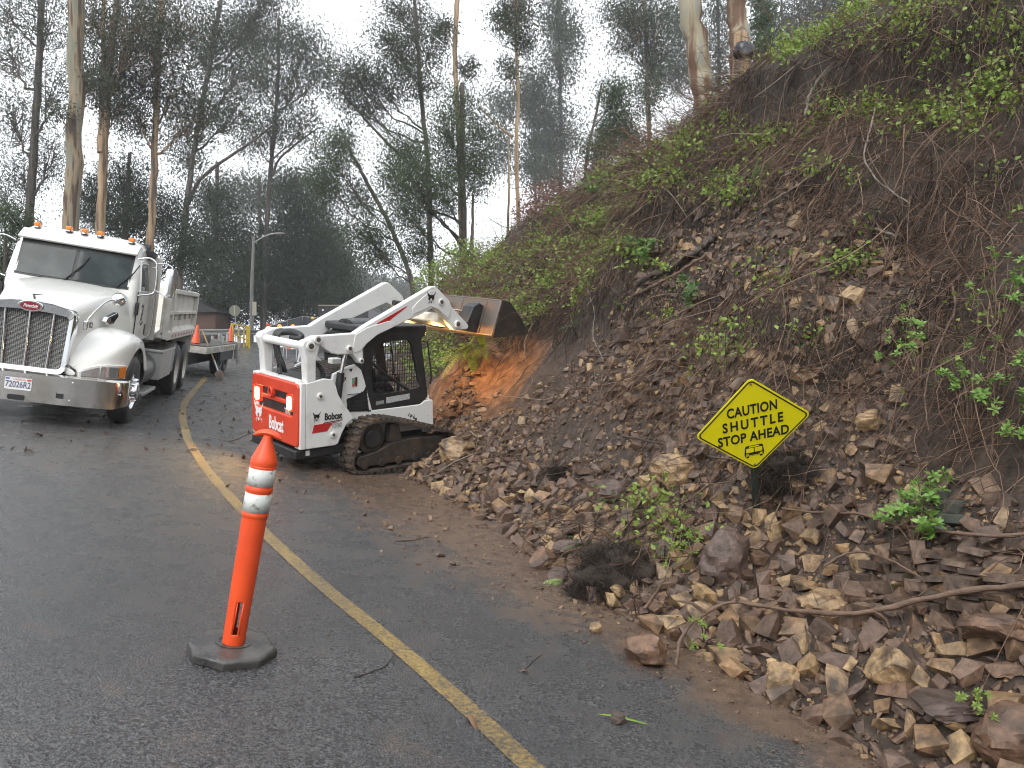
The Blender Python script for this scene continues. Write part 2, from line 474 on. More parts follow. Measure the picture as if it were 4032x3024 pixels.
# hillside sheet
def hill_material():
    m, nt, b = newmat('slide_soil'); L = nt.links; N = nt.nodes.new
    tc = N('ShaderNodeTexCoord')
    def noise(sc_, det=5, r=.62):
        n = N('ShaderNodeTexNoise'); n.inputs['Scale'].default_value = sc_; n.inputs['Detail'].default_value = det; n.inputs['Roughness'].default_value = r
        L.new(tc.outputs['Object'], n.inputs['Vector']); return n.outputs['Fac']
    def ramp(src, stops):
        cr = N('ShaderNodeValToRGB'); el = cr.color_ramp.elements
        while len(el) < len(stops): el.new(.5)
        for i, (p, c) in enumerate(stops): el[i].position = p; el[i].color = (*c, 1)
        L.new(src, cr.inputs['Fac']); return cr.outputs['Color']
    base = ramp(noise(9), [(.3, (.022,.015,.011)), (.5, (.055,.037,.027)), (.68, (.11,.078,.056))])
    orng = ramp(noise(5), [(.3, (.10,.045,.02)), (.5, (.23,.105,.042)), (.7, (.36,.19,.085))])
    at = N('ShaderNodeAttribute'); at.attribute_name = 'clay'
    mx = N('ShaderNodeMix'); mx.data_type = 'RGBA'
    L.new(at.outputs['Fac'], mx.inputs[0]); L.new(base, mx.inputs[6]); L.new(orng, mx.inputs[7])
    at2 = N('ShaderNodeAttribute'); at2.attribute_name = 'humus'
    m2 = N('ShaderNodeMix'); m2.data_type = 'RGBA'; L.new(at2.outputs['Fac'], m2.inputs[0]); L.new(mx.outputs[2], m2.inputs[6])
    L.new(ramp(noise(6), [(.35, (.022,.016,.011)), (.6, (.055,.040,.028)), (.8, (.085,.066,.045))]), m2.inputs[7])
    L.new(m2.outputs[2], b.inputs['Base Color'])
    b.inputs['Roughness'].default_value = .72
    bp = N('ShaderNodeBump'); bp.inputs['Strength'].default_value = .9; bp.inputs['Distance'].default_value = .05
    L.new(noise(16, 7, .7), bp.inputs['Height']); L.new(bp.outputs[0], b.inputs['Normal'])
    return m
dys = [1.6]
while dys[-1] < 56: dys.append(dys[-1] + np.interp(dys[-1], [2, 6, 12, 20, 35, 60], [.045, .05, .075, .14, .4, .8]))
ys = np.concatenate([np.linspace(-7, 1.5, 30), dys])
us = np.concatenate([np.linspace(-.35, 7.5, 175), np.linspace(7.7, 14, 20), np.linspace(15, 40, 16)])
toe_x = np.interp(ys, TOE[:,1], TOE[:,0])
X = toe_x[:,None] + us[None]; Y = np.repeat(ys[:,None], len(us), 1)
Z = hill(X, Y) - np.where(sdist(X, Y) < 0.02, .05, 0)
hs = grid_mesh('hillside', X, Y, Z, hill_material()); tag(hs, kind='structure')
clay = np.exp(-(((X+.6)/1.25)**2 + ((Y-12.9)/1.5)**2 + ((Z-1.5)/.85)**2))*1.8
clay += .5*np.exp(-(((X+.6)/1.1)**2 + ((Y-12.3)/1.4)**2 + ((Z-1.1)/.6)**2))
humus = np.clip((Z-G(X,Y)-2.6)/1.2, 0, .9)
for nme, arr in (('clay', np.clip(clay, 0, 1)), ('humus', humus)):
    a_ = hs.data.attributes.new(nme, 'FLOAT', 'POINT'); a_.data.foreach_set('value', arr.ravel().astype(np.float32))

# ------------------------------------------------------------------ what lies and grows on the slope
def inpoly(P, poly):
    x, y = P[:,0], P[:,1]; r = np.zeros(len(P), bool); n = len(poly)
    for i in range(n):
        x0, y0 = poly[i]; x1, y1 = poly[(i+1) % n]
        c = ((y0 > y) != (y1 > y)) & (x < (x1-x0)*(y-y0)/((y1-y0) if y1 != y0 else 1e-9)+x0)
        r ^= c
    return r
def blobs(P, B):
    d = np.zeros(len(P))
    for cx, cy, rx, ry in B: d = np.maximum(d, np.exp(-(((P[:,0]-cx)/rx)**2+((P[:,1]-cy)/ry)**2)))
    return d
def slope_points(n, x0=-6, x1=8, y0=2.3, y1=26):
    x = rng.uniform(x0, x1, n); y = y0+(y1-y0)*rng.random(n)**1.5
    s = sdist(x, y); k = s > -.05; x, y, s = x[k], y[k], s[k]
    P = np.stack([x, y, hill(x, y)], 1)
    I = toimg(P); k = (I[:,0] > -60) & (I[:,0] < 2300) & (I[:,1] > -90) & (I[:,1] < 1760)
    return P[k], I[k], s[k]
def slope_normal(P, e=.15):
    x, y = P[:,0], P[:,1]
    gx = (hill(x+e, y, False)-hill(x-e, y, False))/(2*e); gy = (hill(x, y+e, False)-hill(x, y-e, False))/(2*e)
    n = np.stack([-gx, -gy, np.ones_like(gx)], 1); return n/np.linalg.norm(n, axis=1)[:,None]

ROCKS = [(860,1035),(960,955),(1100,880),(1250,770),(1390,570),(1470,450),(1700,340),(1800,430),(2000,560),(2060,700),(1930,800),(2000,1000),(2230,1100),(2230,1750),(1850,1750),(1500,1420),(1200,1300),(1000,1110)]
m_rock = rockmat('slide_rock', [(.09,.054,.036), (.155,.096,.062), (.11,.068,.047), (.27,.165,.08), (.14,.086,.06), (.105,.072,.055), (.35,.235,.115), (.13,.075,.048), (.075,.047,.034)])
def rock_proto(seed, flat):
    r = np.random.default_rng(seed)
    p = np.array([(x, y, z) for x in (-1, 1) for y in (-1, 1) for z in (-1, 1)], float)*.72 + r.normal(0, .18, (8, 3))
    if seed % 2:
        p = r.normal(size=(12, 3)); p /= np.linalg.norm(p, axis=1)[:,None]; p = np.sign(p)*np.abs(p)**.7*r.uniform(.7, 1.05, (12, 1))
    p = np.concatenate([p, r.uniform(-.9, .9, (2, 3))])
    p *= np.array([1.0, r.uniform(.5, .9), flat])
    bm = bmesh.new()
    for q_ in p: bm.verts.new(q_)
    bmesh.ops.convex_hull(bm, input=bm.verts)
    bmesh.ops.delete(bm, geom=[v for v in bm.verts if not v.link_faces], context='VERTS')
    bmesh.ops.triangulate(bm, faces=bm.faces)
    bm.verts.index_update()
    V = np.array([v.co[:] for v in bm.verts]); Fc = np.array([[v.index for v in f.verts] for f in bm.faces])
    bm.free(); return V, Fc
PROTO = [rock_proto(100+i, rng.uniform(.28, .75)) for i in range(30)]
def rand_rot(n, tilt):
    a = rng.uniform(0, 2*np.pi, n); b = rng.normal(0, tilt, n); c = rng.normal(0, tilt, n)
    ca, sa, cb, sb, cc, sc_ = np.cos(a), np.sin(a), np.cos(b), np.sin(b), np.cos(c), np.sin(c)
    z0 = np.zeros(n); o = np.ones(n)
    Rz = np.stack([ca,-sa,z0,sa,ca,z0,z0,z0,o], 1).reshape(n,3,3)
    Ry = np.stack([cb,z0,sb,z0,o,z0,-sb,z0,cb], 1).reshape(n,3,3)
    Rx = np.stack([o,z0,z0,z0,cc,-sc_,z0,sc_,cc], 1).reshape(n,3,3)
    return Rx@Ry@Rz
P, I, s = slope_points(420000, -2.5, 7.5, 2.3, 17)
inside = inpoly(I, ROCKS)
dark = blobs(I, [(1340,1200,110,80),(1680,1030,60,50),(1250,940,90,60),(2080,900,130,200),(2050,1090,70,50),(1650,700,120,50),(1050,840,120,80),(1180,760,90,50)])
w = inside*(1-.9*np.clip(dark*1.3, 0, 1))
w = np.maximum(w, (s < .9)*(P[:,1] < 13)*(1-.8*(blobs(I, [(1340,1200,110,80)]) > .4)))
k = rng.random(len(P)) < w*.62
P, I, s = P[k], I[k], s[k]
n = len(P); d = P[:,1]
size = np.exp(rng.normal(0, .62, n))*np.interp(s, [0, .5, 1.5, 3, 5], [.032, .036, .024, .021, .020])*np.interp(d, [3, 6, 12, 17], [1, 1, 1.0, 1.1])
size = np.clip(size, .010, .105)
near_cut = (I[:,0] > 900) & (I[:,0] < 1330) & (I[:,1] < 1010); size = np.where(near_cut, np.minimum(size*.72, .07), size)
# thin out stones that would sit inside larger ones
cell = {}; keep = np.ones(n, bool)
for i in np.argsort(-size):
    if size[i] < .022: break
    c = (int(P[i,0]/.25), int(P[i,1]/.25)); r_ = size[i]
    for a in (-1, 0, 1):
        for b_ in (-1, 0, 1):
            for j in cell.get((c[0]+a, c[1]+b_), ()):
                if (P[i,0]-P[j,0])**2+(P[i,1]-P[j,1])**2+.5*(P[i,2]-P[j,2])**2 < (.66*(r_+size[j]))**2: keep[i] = False; break
            if not keep[i]: break
        if not keep[i]: break
    if keep[i]: cell.setdefault(c, []).append(i)
P, I, s, size, d = P[keep], I[keep], s[keep], size[keep], d[keep]; n = len(P)
order = np.argsort(-size*F_PX/d)
print('rocks', n)
def local_frames(P):
    nz = slope_normal(P); xx = np.tile([1.,0,0], (len(P),1)); yv = np.cross(nz, xx); yv /= np.linalg.norm(yv, axis=1)[:,None]; xv = np.cross(yv, nz)
    return np.stack([xv, yv, nz], 2)
rot = local_frames(P)@rand_rot(n, .45)
pid = rng.integers(0, len(PROTO), n)
sink = rng.uniform(-.1, .8, n)
C_ = P + slope_normal(P)*(size*sink)[:,None]*.6
big = set(order[:300].tolist())
VV, FF = [], []; base = 0
for q_ in range(len(PROTO)):
    idx = np.array([i for i in np.nonzero(pid == q_)[0] if i not in big])
    V, Fc = PROTO[q_]
    W_ = np.einsum('nij,vj->nvi', rot[idx]*size[idx,None,None], V) + C_[idx,None,:]
    VV.append(W_.reshape(-1, 3)); nb = len(idx)
    FF.append((Fc[None]+(np.arange(nb)*len(V))[:,None,None]).reshape(-1, 3)+base); base += nb*len(V)
ro = rawmesh('rubble', np.concatenate(VV), np.concatenate(FF), m_rock)
tag(ro, 'mass of broken brown rock fragments covering the lower slide slope', 'rubble', kind='stuff')
pm = []
for V, Fc in PROTO:
    me = bpy.data.meshes.new('slide_rock'); me.from_pydata(V.tolist(), [], Fc.tolist()); me.materials.append(m_rock)
    pm.append(me)
for i in order[:300]:
    o = bpy.data.objects.new('slide_rock', pm[pid[i]]); COL.objects.link(o)
    mm = Matrix(rot[i].tolist()).to_4x4() @ Matrix.Scale(float(size[i]), 4); mm.translation = C_[i]
    o.matrix_world = mm
    px, py = I[i]; big_ = size[i]*F_PX/d[i] > 34
    zone = ('in the bottom right corner of the rubble' if px > 1850 and py > 1330 else 'on the rock ledges at the right edge' if px > 1850 and py > 1050 else 'along the toe of the rubble beside the road' if s[i] < .35 else
            'in the rubble beside the loader track' if px < 1150 else 'in the rubble left of the sign' if px < 1480 and py > 800 else 'in the rubble below the sign' if py > 1060 else 'to the right of the sign' if px > 1740 and py > 780 else 'in the scree above the sign')
    tag(o, ('large' if big_ else 'medium sized')+' angular brown rock '+zone, 'rock', 'loose rocks '+zone)

# a few rocks that stand out
def boulder(px, py, r, label, on='hill', seed=1, flat=.75, rz=0., m=None, lift=.6, tilt=0.):
    r *= 1.25
    p = (hill_hit if on == 'hill' else ground_hit)(px, py)
    bm = bmesh.new(); bmesh.ops.create_icosphere(bm, subdivisions=4, radius=1)
    rr = np.random.default_rng(seed); pl_ = rr.normal(size=(16, 3)); pl_ /= np.linalg.norm(pl_, axis=1)[:,None]; off = rr.uniform(.62, .92, 16)
    for v in bm.verts:
        c = np.array(v.co[:])
        for nn, oo in zip(pl_, off):
            d_ = c@nn-oo
            if d_ > 0: c = c-nn*d_*.93
        f = float(fbm(np.array([c[0]*2.6+seed]), np.array([c[1]*2.6]), np.array([c[2]*4.5]), 5)[0])
        c = c*(1+.10*f); v.co = (c[0], c[1]*.85, c[2]*flat)
    me = bpy.data.meshes.new('boulder'); bm.to_mesh(me); bm.free(); me.materials.append(m or m_boulder)
    me.shade_smooth(); me.set_sharp_from_angle(angle=R_(22))
    o = bpy.data.objects.new('boulder', me); COL.objects.link(o)
    o.location = p + Vector((0, 0, r*flat*lift)); o.scale = (r, r, r); o.rotation_euler = (tilt, tilt*.5, rz)
    return tag(o, label, 'rock')
m_boulder = rockmat('boulder_rust', [(.17,.095,.055), (.13,.075,.048)])
m_bould2 = rockmat('boulder_tan', [(.33,.22,.115), (.27,.18,.10)])
m_bould3 = rockmat('boulder_purple', [(.12,.08,.066), (.095,.066,.058)])
boulder(1398, 1432, .125, 'rounded rusty brown boulder lying alone on the wet road', 'ground', 3, .78, .4, lift=.62)
boulder(1285, 1366, .042, 'small two-toned rock on the road left of the lone boulder', 'ground', 5, .8, 1.0, m_bould2, .6)
boulder(1333, 1560, .035, 'small dark brown rock resting on the green leaf on the road', 'ground', 6, .8, .3, m_bould3, .6)
boulder(1175, 1225, .14, 'blocky brown boulder at the road edge beside the small fern', 'hill', 8, .8, .8, m_boulder, .3)
boulder(1205, 1252, .075, 'dark rounded rock just below the blocky roadside boulder', 'hill', 9, .85, .1, m_bould3, .3)
boulder(1240, 1195, .16, 'wide grey-brown boulder behind the blocky roadside boulder', 'hill', 10, .6, .5, m_bould3, .2)
boulder(985, 985, .21, 'large tan boulder leaning against the front of the loader track', 'hill', 11, .7, .2, m_bould2, .45)
boulder(1455, 1035, .19, 'large golden tan boulder below and left of the yellow sign', 'hill', 12, .7, .3, m_bould2, .4)
boulder(1325, 1075, .15, 'dark blocky boulder on the rubble left of the golden tan boulder', 'hill', 13, .7, .9, m_bould3, .4)
boulder(1305, 1105, .10, 'pale tan rock right under the dark blocky boulder', 'hill', 14, .55, .3, m_bould2, .4)
boulder(1565, 1235, .17, 'tall upright purple-brown slab of rock under the sign post', 'hill', 15, 1.25, .3, m_bould3, .3)
boulder(1785, 1320, .155, 'pale cream boulder resting on the lower rubble right of centre', 'hill', 16, .55, .3, m_bould2, .45)
boulder(1690, 1480, .10, 'squarish tan rock at the toe of the rubble by the road', 'hill', 17, .8, .6, m_bould2, .4)
boulder(1510, 1330, .09, 'tan rock with flat top at the rubble edge near the forked branch', 'hill', 18, .8, .2, m_bould2, .4)
boulder(1925, 1470, .12, 'broken tan rock with a sharp point low on the right of the rubble', 'hill', 19, .9, 1.2, m_bould2, .4, .3)
boulder(2160, 1380, .17, 'long flat brown slab tilted down at the lower right edge', 'hill', 20, .4, 2.4, m_boulder, .5, .35)
boulder(2190, 1620, .15, 'rounded rusty boulder cut by the bottom right corner of view', 'hill', 21, .8, .3, m_boulder, .4)
boulder(1880, 920, .10, 'tan stone set in the dirt to the right of the yellow sign', 'hill', 22, .8, .3, m_bould2, .4)
boulder(2050, 1545, .16, 'broad dark overhanging slab in the bottom right rubble', 'hill', 23, .35, .5, m_bould3, .6)

# ledges of bedrock: courses of split slabs set into the bank
m_slab = rockmat('bedrock', [(.10,.068,.05), (.14,.095,.07), (.08,.056,.044), (.18,.12,.08), (.115,.08,.064)], .45)
m_green = mat('green_rock', (.085,.095,.08), .4, col2=(.05,.055,.05), scale=7, bump=.6, bscale=14)
def slab(px, py, w_, h_, dpt, m, ang=0.):
    p = hill_hit(px, py)
    r = rng
    nx = 5; top = []
    def edge(z): return [((i/(nx-1)-.5)*w_ + r.normal(0, .006), z + r.normal(0, .008)) for i in range(nx)]
    bt = edge(-h_/2); tp = edge(h_/2)[::-1]
    b = MB(); poly = bt+tp
    b.prism(poly, -dpt*.5, dpt, 'y')
    o = b.build('rock_slab', m, hs, smooth=0)
    o.matrix_world = Matrix.Translation(p) @ Matrix.Rotation(R_(22)+ang, 4, 'Z') @ Matrix.Rotation(r.normal(.0, .06), 4, 'Y') @ Matrix.Rotation(r.normal(-.1, .08), 4, 'X')
    return o
for row, py in enumerate((1195, 1213, 1228, 1250, 1268, 1292, 1312)):
    x = 1850 + rng.uniform(-20, 30) + (0 if row > 1 else 60)
    while x < 2250:
        wpx = rng.uniform(35, 120); h_ = (.025, .02, .05, .035, .06, .05, .03)[row]
        slab(x+wpx/2, py+rng.normal(0, 3)-.02*(x-1850), wpx*4.3/F_PX*.95, h_*rng.uniform(.8, 1.2), .09+.03*rng.random(), m_slab)
        x += wpx
for px, py, w_, h_ in ((2040,1065,.22,.05),(2075,1090,.26,.06),(2030,1110,.2,.05),(2080,1125,.2,.05),(2050,1145,.16,.04)):
    slab(px, py, w_, h_, .10, m_green, .2)
for py in (700, 716, 731):
    x = 1330
    while x < 1450:
        wpx = rng.uniform(30, 60); slab(x+wpx/2, py, wpx*10/F_PX, .08*rng.uniform(.8,1.1), .1, m_slab); x += wpx
m_clayslab = rockmat('clay_rock', [(.26,.12,.05), (.33,.17,.075), (.20,.09,.04), (.40,.24,.12)], .5)
for k_ in range(22):
    px = rng.normal(1030, 55); py = rng.normal(845, 40)
    if 945 < px < 1120 and 770 < py < 930:
        slab(px, py, rng.uniform(.12, .45), rng.uniform(.03, .08), .06, m_clayslab, rng.normal(0, .4))

# ------- twigs: batches of three-sided bent stems
def stems(name, P0, dirs, length, rad, m, bend, seg=6, droop=0., lift=None, parent=None, hug=None):
    n_ = len(P0); T_ = np.linspace(0, 1, seg)
    side = np.cross(dirs, rng.normal(size=(n_,3))); side /= np.linalg.norm(side, axis=1)[:,None]
    side2 = np.cross(dirs, side)
    a1 = rng.normal(0, bend, n_)[:,None]; a2 = rng.normal(0, bend, n_)[:,None]; ph = rng.uniform(0, 6.28, n_)[:,None]; fq = rng.uniform(2, 6, n_)[:,None]
    off1 = (a1*np.sin(T_*fq+ph)-a1*np.sin(ph)); off2 = (a2*np.cos(T_*fq+ph)-a2*np.cos(ph))
    C = P0[:,None,:] + (dirs*length[:,None])[:,None,:]*T_[None,:,None] + length[:,None,None]*(off1[...,None]*side[:,None,:]+off2[...,None]*side2[:,None,:])
    C[..., 2] -= droop*length[:,None]*T_**2
    if hug is not None:      # stay a little off the slope
        z = hill(C[...,0].ravel(), C[...,1].ravel()).reshape(C.shape[:2]); C[..., 2] = np.maximum(C[..., 2], z+hug*rng.random((n_,1)))
    rr = rad[:,None]*(1-.7*T_)[None]
    ring = []
    for q_ in range(3):
        an = 2*np.pi*q_/3
        ring.append(C + rr[...,None]*(math.cos(an)*side[:,None,:]+math.sin(an)*side2[:,None,:]))
    V = np.stack(ring, 2)                       # n,seg,3,3
    i0 = np.arange(n_*seg*3).reshape(n_, seg, 3)
    fs = [np.stack([i0[:,:-1,q_], i0[:,:-1,(q_+1)%3], i0[:,1:,(q_+1)%3], i0[:,1:,q_]], -1).reshape(-1,4) for q_ in range(3)]
    o = rawmesh(name, V.reshape(-1,3), np.concatenate(fs), m, parent, smooth=True)
    return o, C
def unit(v): return v/np.linalg.norm(v, axis=1)[:,None]
m_twig = leafmat('dry_twig', (.07,.045,.032), (.38,.27,.19), .8, (.22,.13,.085))
m_twigd = leafmat('dark_root', (.018,.013,.010), (.07,.05,.037), .85)
m_pale = leafmat('pale_stick', (.16,.12,.09), (.34,.28,.22), .8)
VINE = [(1600,330),(1760,130),(1860,40),(2230,-60),(2230,1010),(1960,960),(2040,640),(1880,520),(1720,420)]
SKIRT = [(920,650),(1150,525),(1330,360),(1480,215),(1760,120),(1800,250),(1650,370),(1500,440),(1380,600),(1180,720),(960,740)]
STRIP = [(1300,880),(1420,700),(1560,620),(1830,560),(1900,720),(1740,830),(1420,920)]
P, I, s = slope_points(330000)
wv = 1.0*inpoly(I, VINE) + .5*inpoly(I, [(1740,700),(2230,600),(2230,1040),(1960,990),(1800,900)]) + .9*inpoly(I, SKIRT) + .5*inpoly(I, STRIP) + .05*(s > .8) + .5*blobs(I, [(1350,1190,110,80),(1460,1180,70,90),(1690,1010,90,60)])
k = rng.random(len(P)) < np.clip(wv, 0, 1)*.21*np.interp(P[:,1], [4, 10, 20], [1.5, 1, .8])
P, I, s = P[k], I[k], s[k]; n = len(P); print('twigs', n)
nm = slope_normal(P)
down = np.tile([0,0,-1.], (n,1)); down = down - nm*(down*nm).sum(1)[:,None]; down = unit(down)
dr = unit(down*rng.normal(.8, .6, (n,1)) + rng.normal(0, .55, (n,3)) + nm*.22)
stems('bramble_twigs', P+nm*.02, dr, rng.uniform(.25, 1.1, n)*np.interp(P[:,1], [3, 8, 20], [.7, 1, 1.5]), rng.uniform(.002, .0058, n)*np.interp(P[:,1], [3, 8, 20], [.8, 1.2, 2.4]), m_twig, .2, 6, .15, hug=.2)
tag(bpy.data.objects['bramble_twigs'], 'tangle of thin brown bramble stems hanging over the slope', 'brambles', kind='stuff')
P, I, s = slope_points(60000)
k = rng.random(len(P)) < (inpoly(I, VINE)*.10 + inpoly(I, STRIP)*.05 + inpoly(I, SKIRT)*.03)
P = P[k]; n = len(P); nm = slope_normal(P)
dr = unit(np.tile([-.1,-.25,-1.], (n,1)) + rng.normal(0, .28, (n,3)) + nm*.3)
stems('hanging_canes', P+nm*.18, dr, rng.uniform(.6, 1.8, n)*np.interp(P[:,1], [3, 8, 20], [.6, 1, 1.3]), rng.uniform(.0028, .0065, n)*np.interp(P[:,1], [3, 8, 20], [.8, 1.15, 2.]), leafmat('tan_cane', (.16,.10,.065), (.46,.33,.23), .75, (.30,.19,.12)), .10, 8, .1, hug=.3)
tag(bpy.data.objects['hanging_canes'], 'long tan bramble canes hanging down the upper slope', 'canes', kind='stuff')
P, I, s = slope_points(160000)
kk = inpoly(I, SKIRT)*1.0 + blobs(I, [(1320,1210,90,70),(1250,600,150,80),(1900,520,120,80),(1640,300,120,60),(1480,420,130,70),(1350,520,120,70),(1690,1010,80,50)])
k = rng.random(len(P)) < np.clip(kk, 0, 1)*.18
P = P[k]; n = len(P); nm = slope_normal(P)
down = np.tile([0,0,-1.], (n,1)); dr = unit(down + rng.normal(0, .55, (n,3)) + nm*.35)
stems('root_mat', P+nm*.1, dr, rng.uniform(.2, .75, n), rng.uniform(.002, .006, n), m_twigd, .2, 6, .1)
x_ = rng.uniform(-3, 6, 90000); y_ = rng.uniform(6, 24, 90000); sS = sdist(x_, y_)
k = np.zeros(len(x_), bool)
for s0 in (3.35, 4.75, 2.2): k |= np.abs(sS-lip(s0, x_, y_)-.10) < .13
k &= rng.random(len(x_)) < .5
P = np.stack([x_[k], y_[k], hill(x_[k], y_[k])], 1); I = toimg(P); P = P[(I[:,0] > 850) & (I[:,0] < 2250) & (I[:,1] > -60)]; n = len(P); nm = slope_normal(P); print('lip roots', n)
dr = unit(np.tile([-.25,-.15,-1.], (n,1)) + rng.normal(0, .35, (n,3)))
stems('lip_roots', P+nm*.05+np.array([-.08,-.05,0]), dr, rng.uniform(.25, .85, n), rng.uniform(.003, .008, n), m_twigd, .12, 5, .05)
tag(bpy.data.objects['lip_roots'], 'dark roots and dead grass hanging from the torn turf lips', 'roots', kind='stuff')
tag(bpy.data.objects['root_mat'], 'dark mat of fine roots hanging below the slope crest', 'roots', kind='stuff')
P, I, s = slope_points(60000)
k = rng.random(len(P)) < (inpoly(I, SKIRT)*.035 + inpoly(I, VINE)*.014 + .002)
P = P[k]; n = len(P); nm = slope_normal(P)
al = np.tile([-.5,-.35,-.55], (n,1)); dr = unit(al + rng.normal(0, .45, (n,3)))
dr = unit(dr - nm*(dr*nm).sum(1)[:,None]*.8)
stems('fallen_sticks', P+nm*.06, dr, rng.uniform(.5, 1.9, n)*np.interp(P[:,1], [4, 8, 12], [.3, .6, 1]), rng.uniform(.005, .017, n)*np.interp(P[:,1], [4, 8, 12], [.4, .7, 1]), m_pale, .06, 5, .02, hug=.1)
tag(bpy.data.objects['fallen_sticks'], 'scatter of pale fallen sticks and bark strips on the upper slope', 'sticks', kind='stuff')

# ------- leaves
def leaves(name, C, size, m, parent=None, droop=0., elong=2.2, nrm_up=.6):
    """one four-cornered blade per centre"""
    n_ = len(C)
    d_ = rng.normal(size=(n_,3)); d_[:,2] -= droop; d_ = unit(d_)
    up = unit(rng.normal(size=(n_,3))*(1-nrm_up) + np.array([0,-.3,1.])*nrm_up)
    sd_ = unit(np.cross(d_, up)+1e-6)
    if np.isscalar(size): size = np.full(n_, size)
    L_ = d_*size[:,None]; W_ = sd_*(size/elong)[:,None]
    bowl = np.cross(sd_, d_)*(size*.12)[:,None]
    V = np.stack([C-L_*.5, C+W_*.5+bowl, C+L_*.5, C-W_*.5+bowl], 1).reshape(-1,3)
    Fc = np.arange(n_*4).reshape(-1,4)
    return rawmesh(name, V, Fc, m, parent)
m_lfb = leafmat('bramble_leaf', (.15,.23,.035), (.33,.42,.08), .5, (.24,.33,.06))
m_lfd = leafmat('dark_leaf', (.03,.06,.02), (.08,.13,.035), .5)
GREEN = [(2000,55,220,55),(2110,130,150,60),(1940,120,120,45),(1760,95,110,35),(1860,240,130,35),(1650,300,80,35),(1400,395,130,45),(1240,560,110,55),(1080,600,100,50),(1200,640,90,40),(1100,680,110,40),
         (1370,560,60,35),(1480,650,50,50),(1700,720,110,40),(1560,780,60,35),(1800,380,60,35),(2060,270,110,35),(2150,200,80,80),(1000,650,80,60),(945,740,45,90),(1340,690,40,25),(1850,580,60,25),(1600,420,60,30),
         (1440,1150,45,80),(1480,1200,35,50),(1300,480,60,40),(2180,50,60,80),(1720,620,40,20),(1620,560,40,20),(1500,330,60,40),(1150,560,60,40)]
P, I, s = slope_points(90000)
w = blobs(I, GREEN)**1.4 + .045*(inpoly(I, VINE) | inpoly(I, SKIRT))
w = w*(blobs(I, [(1010,860,90,70)]) < .35)
k = rng.random(len(P)) < np.clip(w, 0, 1)*.18*np.interp(P[:,1], [4, 10, 20], [1.2, 1, .8])
P = P[k]; nm = slope_normal(P); n = len(P); print('leaf tufts', n)
cnt = rng.integers(12, 40, n); idx = np.repeat(np.arange(n), cnt); N_ = len(idx)
spread = rng.uniform(.06, .16, n)[idx][:,None]
Cc = P[idx] + nm[idx]*(.05+.13*rng.random((N_,1))) + rng.normal(size=(N_,3))*spread*np.array([1.2,1,.7])
lo = leaves('bramble_leaves', Cc, rng.uniform(.034, .07, N_)*np.interp(Cc[:,1], [4, 10, 22], [.85, 1.2, 1.9]), m_lfb, elong=1.5)
tag(lo, 'light green bramble leaves scattered over the slope', 'leaves', kind='stuff')
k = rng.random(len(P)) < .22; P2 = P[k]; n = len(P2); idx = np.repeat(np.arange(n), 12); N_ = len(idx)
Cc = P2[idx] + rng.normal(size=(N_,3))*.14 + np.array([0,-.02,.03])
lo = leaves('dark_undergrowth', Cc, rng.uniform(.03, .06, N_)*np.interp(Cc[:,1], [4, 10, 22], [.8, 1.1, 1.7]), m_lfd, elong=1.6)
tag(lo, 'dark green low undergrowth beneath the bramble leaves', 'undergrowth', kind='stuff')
# dead leaves
P, I, s = slope_points(40000); k = rng.random(len(P)) < .06; P = P[k]; N_ = len(P)
lo = leaves('dead_leaves', P+np.array([0,-.02,.04]), rng.uniform(.03, .09, N_), leafmat('dead_leaf', (.14,.08,.05), (.36,.25,.18), .7), elong=2.6)
tag(lo, 'fallen dead leaves and bark chips on the slope', 'litter', kind='stuff')
# ------------------------------------------------------------------ single branches, shrubs and ferns
m_bark = mat('brown_branch', (.10,.062,.042), .65, col2=(.19,.12,.08), scale=9, bump=.5, bscale=40, stretch=(1,1,3))
m_bark2 = mat('grey_branch', (.24,.20,.16), .75, col2=(.12,.10,.08), scale=9, bump=.5, bscale=40)
m_bark3 = mat('wet_dark_branch', (.035,.026,.022), .5, col2=(.08,.055,.04), scale=9, bump=.5, bscale=40)
def smooth_path(pts, n=24):
    p = np.array([tuple(q) for q in pts], float); t = np.linspace(0, 1, len(p)); tt = np.linspace(0, 1, n)
    r = np.stack([np.interp(tt, t, p[:,i]) for i in range(3)], 1)
    for _ in range(3): r[1:-1] = (r[:-2]+2*r[1:-1]+r[2:])/4
    return r
def branch(px, r0, r1, label, m, lift=.05, name='branch', forks=(), onroad=False):
    pts = []
    for q in px:
        p = hill_hit(*q[:2]) if not onroad else ground_hit(*q[:2])
        h = q[2] if len(q) > 2 else lift
        pts.append(p + Vector((-.3*h, -.8*h, .7*h)))
    R = smooth_path(pts, 26); R[1:-1] += rng.normal(0, r0*.3, R[1:-1].shape)
    b = MB(); K = len(R)
    b.tube([tuple(p) for p in R], [(r0+(r1-r0)*i/(K-1))*(1+.18*math.sin(i*1.7+r0*900)) for i in range(K)], 7)
    for fi, dx, dz, ln in forks:
        o = Vector(R[fi]); e_ = o + Vector((dx, -.05, dz))*ln
        b.tube([tuple(o), tuple(o.lerp(e_, .5)+Vector((0,-.02,.03))), tuple(e_)], [r1*.9, r1*.7, r1*.35], 5)
    return tag(b.build(name, m, smooth=60), label, 'branch')
branch([(1460,1440,.01),(1472,1400),(1500,1360),(1560,1318),(1620,1322),(1720,1345),(1850,1352),(1940,1330),(2060,1300),(2130,1295),(2230,1290)], .011, .019,
       'long forked brown branch lying across the lower rubble to the road edge', m_bark, .14, forks=((6,-.9,.4,.22),(9,-.3,.9,.12),(16,.5,-.7,.2)))
branch([(1690,1118),(1760,1130),(1850,1128),(1930,1158),(2040,1172),(2120,1186),(2230,1180)], .008, .012, 'smooth brown root running below the green shoots', m_bark, .13)
